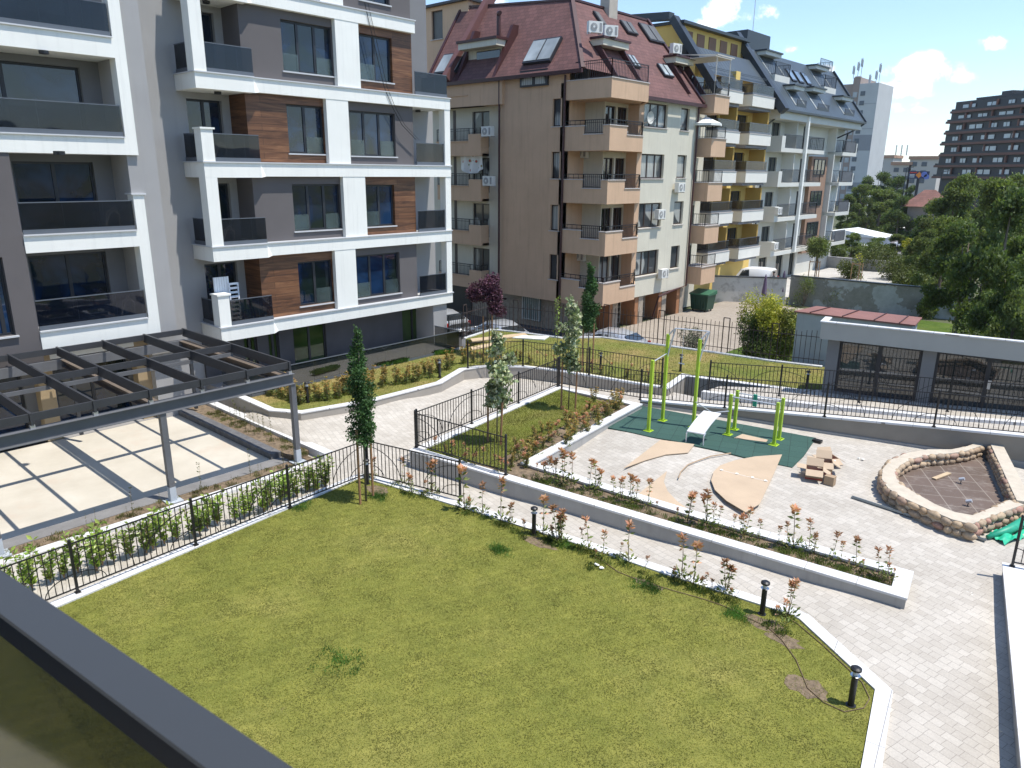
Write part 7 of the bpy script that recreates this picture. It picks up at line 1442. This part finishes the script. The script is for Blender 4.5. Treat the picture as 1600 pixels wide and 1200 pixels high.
z6 = lambda L_: [(700+a/4, 700+b/4, 700+c/4, 700+d/4) for a, b, c, d in L_]; z7 = lambda L_: [(1100+a/3.2, 750+b/3.2, 1100+c/3.2, 750+d/3.2) for a, b, c, d in L_]; z2 = lambda L_: [(300+a/4, 500+b/4, 300+c/4, 500+d/4) for a, b, c, d in L_]
row1 = z6([(140, 370, 150, 130), (170, 370, 165, 300), (250, 400, 285, 240), (365, 445, 370, 225), (430, 460, 435, 350), (510, 520, 515, 440), (625, 520, 640, 315), (715, 570, 720, 380), (745, 575, 790, 390), (690, 560, 680, 480), (910, 620, 905, 440), (880, 610, 870, 500), (1000, 660, 1010, 510), (1160, 690, 1160, 490), (1110, 660, 1105, 585), (1260, 760, 1265, 665), (950, 710, 960, 630), (1490, 780, 1520, 545), (1560, 835, 1545, 600), (1450, 800, 1460, 745)])+z7([(20, 530, 25, 455), (60, 535, 60, 505), (135, 545, 130, 400), (440, 660, 465, 500), (430, 710, 430, 600), (375, 700, 370, 615), (150, 580, 150, 545)])+z2([(1170, 970, 1170, 870), (1350, 1020, 1350, 880), (1410, 1070, 1410, 960), (1535, 1080, 1540, 900), (1490, 1085, 1485, 1000)])
row2 = z6([(590, 160, 570, 95), (650, 195, 650, 60), (700, 200, 700, 80), (750, 200, 760, 20), (797, 225, 810, 40), (910, 255, 920, 85), (955, 245, 1000, 100), (1065, 300, 1060, 180), (1110, 310, 1110, 190), (1170, 325, 1175, 170), (1200, 330, 1210, 200), (1275, 350, 1275, 200), (1520, 450, 1555, 280), (1460, 420, 1460, 365), (1325, 400, 1320, 330)])+z7([(35, 215, 30, 70), (62, 220, 60, 110), (90, 225, 90, 130), (160, 245, 170, 165), (220, 265, 270, 140), (290, 280, 300, 190), (390, 310, 395, 230), (430, 315, 430, 210), (465, 325, 485, 140), (540, 335, 540, 195), (570, 355, 545, 265), (655, 380, 650, 255), (700, 390, 700, 305), (775, 420, 775, 285), (740, 440, 745, 405), (885, 470, 885, 340), (935, 480, 980, 345), (920, 490, 910, 410), (960, 490, 970, 440), (812, 440, 815, 410)])
ORD = ['first', 'second', 'third', 'fourth', 'fifth', 'sixth', 'seventh', 'eighth', 'ninth', 'tenth', 'eleventh', 'twelfth', 'thirteenth', 'fourteenth', 'fifteenth', 'sixteenth', 'seventeenth', 'eighteenth', 'nineteenth']
def nth(i, n, a='left', b='right'): return (ORD[i]+' from the '+a) if i < n/2 else (ORD[n-1-i]+' from the '+b)
def rows(row, z, label, group, protos_, seed, hmin=.25, dy=.2):
    rr = random.Random(seed); row = sorted(row)
    for i, (bx, by, tx, ty) in enumerate(row):
        g_ = G(bx, by, z); h = max(hmin, hgt(g_, bx, ty)-z); g_.y -= dy; plant(rr.choice(protos_), g_, min(1.3, h*1.12), rr.random()*6.28, nth(i, len(row))+' '+label, group)
rows(row1, 0, 'in the row of coppery photinias along the near lawn edge', 'photinias along the near lawn edge', PH[:7], 1)
rows(row2, .27, 'in the row of coppery photinias in the long raised strip', 'photinias in the long raised strip', PH[:7], 2)
rr = random.Random(12)
def along(A, B, n, wid, z): 
    A = Vector(A[:2]); B = Vector(B[:2]); t = (B-A).normalized(); nn = Vector((-t.y, t.x))
    return [Vector((*(A.lerp(B, (i+rr.uniform(.1, .9))/n)+nn*rr.uniform(-wid, wid)), z)) for i in range(n)]
for p in along(G(820, 735, .3), G(992, 632, .3), 36, .35, .27)+along(G(812, 722, .3), G(955, 632, .3), 14, .3, .27): p = p+Vector((-.35, -.1, 0)); plant(rr.choice(PH[7:]+PH[:1]), p, rr.uniform(.4, .62), rr.random()*6.28, 'bushy orange tipped photinia on the playground side of the raised bed', 'photinias on the playground side of the raised bed')
for q_, p in enumerate(along(G(662, 708, .3), G(788, 748, .3), 11, .12, .27)): plant(rr.choice(PH), p+Vector((0, .25, 0)), rr.uniform(.3, .55), rr.random()*6.28, nth(q_, 11)+' small photinia just inside the near iron fence of the raised bed', 'photinias inside the near bed fence')
for a, b, n in (((412, 618), (470, 632), 8), ((470, 634), (585, 614), 17), ((585, 612), (690, 588), 15), ((690, 586), (728, 568), 6)):
    for p in along(G(*a, .38), G(*b, .38), n, .3, .38): plant(rr.choice(PH[7:]), p+Vector((-.35, 0, 0)), rr.uniform(.55, .85), rr.random()*6.28, 'bushy orange photinia above the low garden wall on the left of the upper lawn', 'photinias above the garden wall')
for a, b, n in (((735, 568), (817, 566), 10), ((817, 566), (1030, 598), 14)):
    for q_, p in enumerate(along(G(*a, .38), G(*b, .38), n, .2, .38)): plant(rr.choice(PH[7:]+PH[:2]), p+Vector((0, .1, 0)), rr.uniform(.3, .55), rr.random()*6.28, nth(q_, n)+(' of the small photinias behind the left panel of the curved fence' if a[0] < 800 else ' of the small photinias behind the right panels of the curved fence'), 'photinias behind the curved fence')
# ---- laurel hedge
def laurel(seed):
    rr = random.Random(seed); o = thing('laurel_shrub', 'x', 'shrub'); P = []; U = []; m = MB()
    for s_ in range(6):
        a = rr.random()*6.28; top = Vector((math.cos(a)*rr.uniform(.05, .24), math.sin(a)*rr.uniform(.05, .24), rr.uniform(.6, 1))); m.tube([(0, 0, 0), top*.5, top], [.012, .009, .005], 5)
        for q in range(30): f_ = rr.uniform(.12, 1.02); b = rr.random()*6.28; P.append(tuple(top*f_)); U.append((math.cos(b), math.sin(b), rr.uniform(.1, .9)))
    leafcloud('leaves', np.array(P), .13, LF_LAU, o, 2.2, seed, up=(.2, np.array(U))); build('stem', m, STEMM, o, True, True); o['_used'] = 0; return o
LA = [laurel(s_) for s_ in (201, 202, 203)]
A_, B2_ = Vector((-16.35, 2.2)), Vector((-16.35, 10.6))
lis = [i for i in range(31) ]
for j_, i in enumerate(lis):
    p = A_.lerp(B2_, (i+.5)/31); plant(rr.choice(LA), (p.x+rr.uniform(-.12, .12), p.y+rr.uniform(-.08, .08), -.22), rr.uniform(.7, 1.08), rr.random()*6.28, nth(j_, len(lis), 'near end', 'far end')+' of the bright green laurels behind the long lawn fence', 'laurels behind the lawn fence')
m_ = [o for o in bpy.data.objects if o.get('_used') == 0]
# ---- weeds in the strip between patio and path
def weed(seed, h):
    rr = random.Random(seed); o = thing('weed', 'x', 'weed'); m = MB(); P = []; U = []
    m.tube([(0, 0, 0), (.02, .01, .5), (rr.uniform(-.05, .05), 0, 1)], [.006, .005, .002], 4)
    for q in range(46): f_ = rr.random(); b = rr.random()*6.28; P.append((0, 0, f_)); U.append((math.cos(b), math.sin(b), .6))
    leafcloud('leaves', np.array(P), .06, LF_OLIVE, o, 3, seed, up=(.2, np.array(U))); build('stem', m, STEMM, o, True, True); o['_used'] = 0; return o
WD = [weed(301, 1), weed(302, 1)]
for i in range(34):
    if i < 20: p = (rr.uniform(-25, -19), rr.uniform(11.05, 11.55), -.08)
    else: p = (rr.uniform(-18.8, -18.35), rr.uniform(2.5, 11), -.25)
    plant(rr.choice(WD), p, rr.uniform(.25, .95), rr.random()*6.28, 'thin tall weed in the unpaved strip around the pergola patio', 'weeds around the patio')
# ---- low ground plants on the strips
def tuft(P, n, mat, name, size, seed, hz=1.6):
    r_ = np.random.default_rng(seed); P = np.array(P); idx = r_.integers(0, len(P), n); Q = P[idx].copy(); Q[:, :2] += r_.normal(size=(n, 2))*.06; U = r_.normal(size=(n, 3))*.6; U[:, 2] = hz
    return tag(leafcloud(name, Q, size, mat, None, 5, seed, up=(.0, U)), kind='stuff')
pts = []
for row, z in ((row1, .0), (row2, .27)):
    for bx, by, tx, ty in row: g_ = G(bx, by, z); pts += [(g_.x+rr.uniform(-.3, .3), g_.y-.34+rr.uniform(-.1, .1) if z == 0 else g_.y-.42+rr.uniform(-.16, .12), z) for _ in range(5)]
tuft(pts, 9000, leafmat('grass_tuft', [(.09, .14, .03), (.13, .18, .04), (.18, .2, .06)], trans=.3), 'ground_weeds', .075, 5)
pts = [(rr.uniform(-25, -18.4), rr.uniform(11.1, 11.55), -.08) for _ in range(60)]+[(rr.uniform(-18.8, -18.35), rr.uniform(2, 11), -.25) for _ in range(60)]; tuft(pts, 5000, leafmat('dry_grass', [(.20, .18, .06), (.12, .15, .04), (.3, .25, .12)], trans=.3), 'strip_weeds', .07, 6)
tg = []
for a, b in (((483, 583), (520, 573)), ((580, 572), (628, 562)), ((672, 552), (700, 549))):
    A1 = G(*a, .38); B1 = G(*b, .38); tg += [tuple(A1.lerp(B1, rr.random())+Vector((.34, 0, 0))) for _ in range(60)]
tuft(tg, 4500, leafmat('lush_grass', [(.07, .17, .03), (.11, .22, .04)], trans=.3), 'long_grass', .17, 7)
# ---- grass blades over the lawns
def pip(P, X, Y):
    r_ = np.zeros(len(X), bool); n = len(P)
    for i in range(n):
        (x1, y1), (x2, y2) = P[i], P[(i+1) % n]; c = ((y1 > Y) != (y2 > Y)) & (X < (x2-x1)*(Y-y1)/(y2-y1+1e-12)+x1); r_ ^= c
    return r_
def blades(name, poly, z, n, mat, h=.045, seed=1, ymin=None, base=None):
    r_ = np.random.default_rng(seed); xs = [p[0] for p in poly]; ys_ = [p[1] for p in poly]; X = r_.uniform(min(xs), max(xs), n*2); Y = r_.uniform(max(min(ys_), ymin) if ymin is not None else min(ys_), max(ys_), n*2); k_ = pip(poly, X, Y); X = X[k_][:n]; Y = Y[k_][:n]; n = len(X)
    a = r_.uniform(0, 6.28, n)
    if name == 'grass':
        kp = np.ones(n, bool)
        for P_ in SOILP: kp &= ~(pip(P_, X, Y) & (r_.random(n) < .6))
        X = X[kp]; Y = Y[kp]; a = a[kp]; n = len(X)
    hh = h*r_.uniform(.5, 1.4, n); w_ = .006; dx = np.cos(a)*w_; dy = np.sin(a)*w_; lx = r_.normal(size=n)*.022; ly = r_.normal(size=n)*.022
    V = np.stack([np.stack([X-dx, Y-dy, np.full(n, z)], 1), np.stack([X+dx, Y+dy, np.full(n, z)], 1), np.stack([X+lx, Y+ly, z+hh], 1)], 1).reshape(-1, 3); F_ = np.arange(n*3).reshape(-1, 3)
    return tag(rawmesh(name, V, F_, mat), kind='stuff')
GBL = leafmat('grass_blade', [(.19, .21, .048), (.225, .235, .055), (.255, .25, .068), (.20, .22, .052), (.29, .275, .09)], trans=.3, spec=.1)
blades('grass', INN, 0, 300000, GBL, .020, 1, ymin=2.5); blades('bed_grass', bedlawn, ZP-.05, 26000, GBL, .05, 2); blades('upper_grass', up, ZU-.03, 60000, GBL, .05, 3)
for o in list(bpy.data.objects):
    if '_used' in o.keys():
        if not o['_used']:
            for c in list(o.children): bpy.data.objects.remove(c)
            bpy.data.objects.remove(o)
        else: del o['_used']
for i, p in enumerate(protos):
    if i not in usedp:
        for c in list(p.children): bpy.data.objects.remove(c)
        bpy.data.objects.remove(p)

cl = []
for px_, py_, r_x in ((530, 1035, .5), (780, 860, .25), (1150, 960, .25), (880, 850, .3), (1010, 915, .3), (590, 775, .3), (470, 790, .4)):
    g_ = G(px_, py_, 0); cl += [(g_.x+rr.gauss(0, r_x*.5), g_.y+rr.gauss(0, r_x*.35), 0) for _ in range(26)]
tuft(cl, 7000, MATS['lush_grass'], 'clover_clumps', .05, 9, .9)
hz = MB(); hz.box(-1900, -80, -2.6, 1600, 3100, 170)
k = NT('haze'); k.t.nodes.remove(k.b); vp = k.n('ShaderNodeVolumePrincipled'); vp.inputs['Density'].default_value = .00013; vp.inputs['Color'].default_value = (.93, .96, 1, 1); vp.inputs['Anisotropy'].default_value = .3
k.l(vp.outputs[0], [x for x in k.t.nodes if x.type == 'OUTPUT_MATERIAL'][0].inputs['Volume']); tag(build('haze', hz, k.m), kind='stuff')
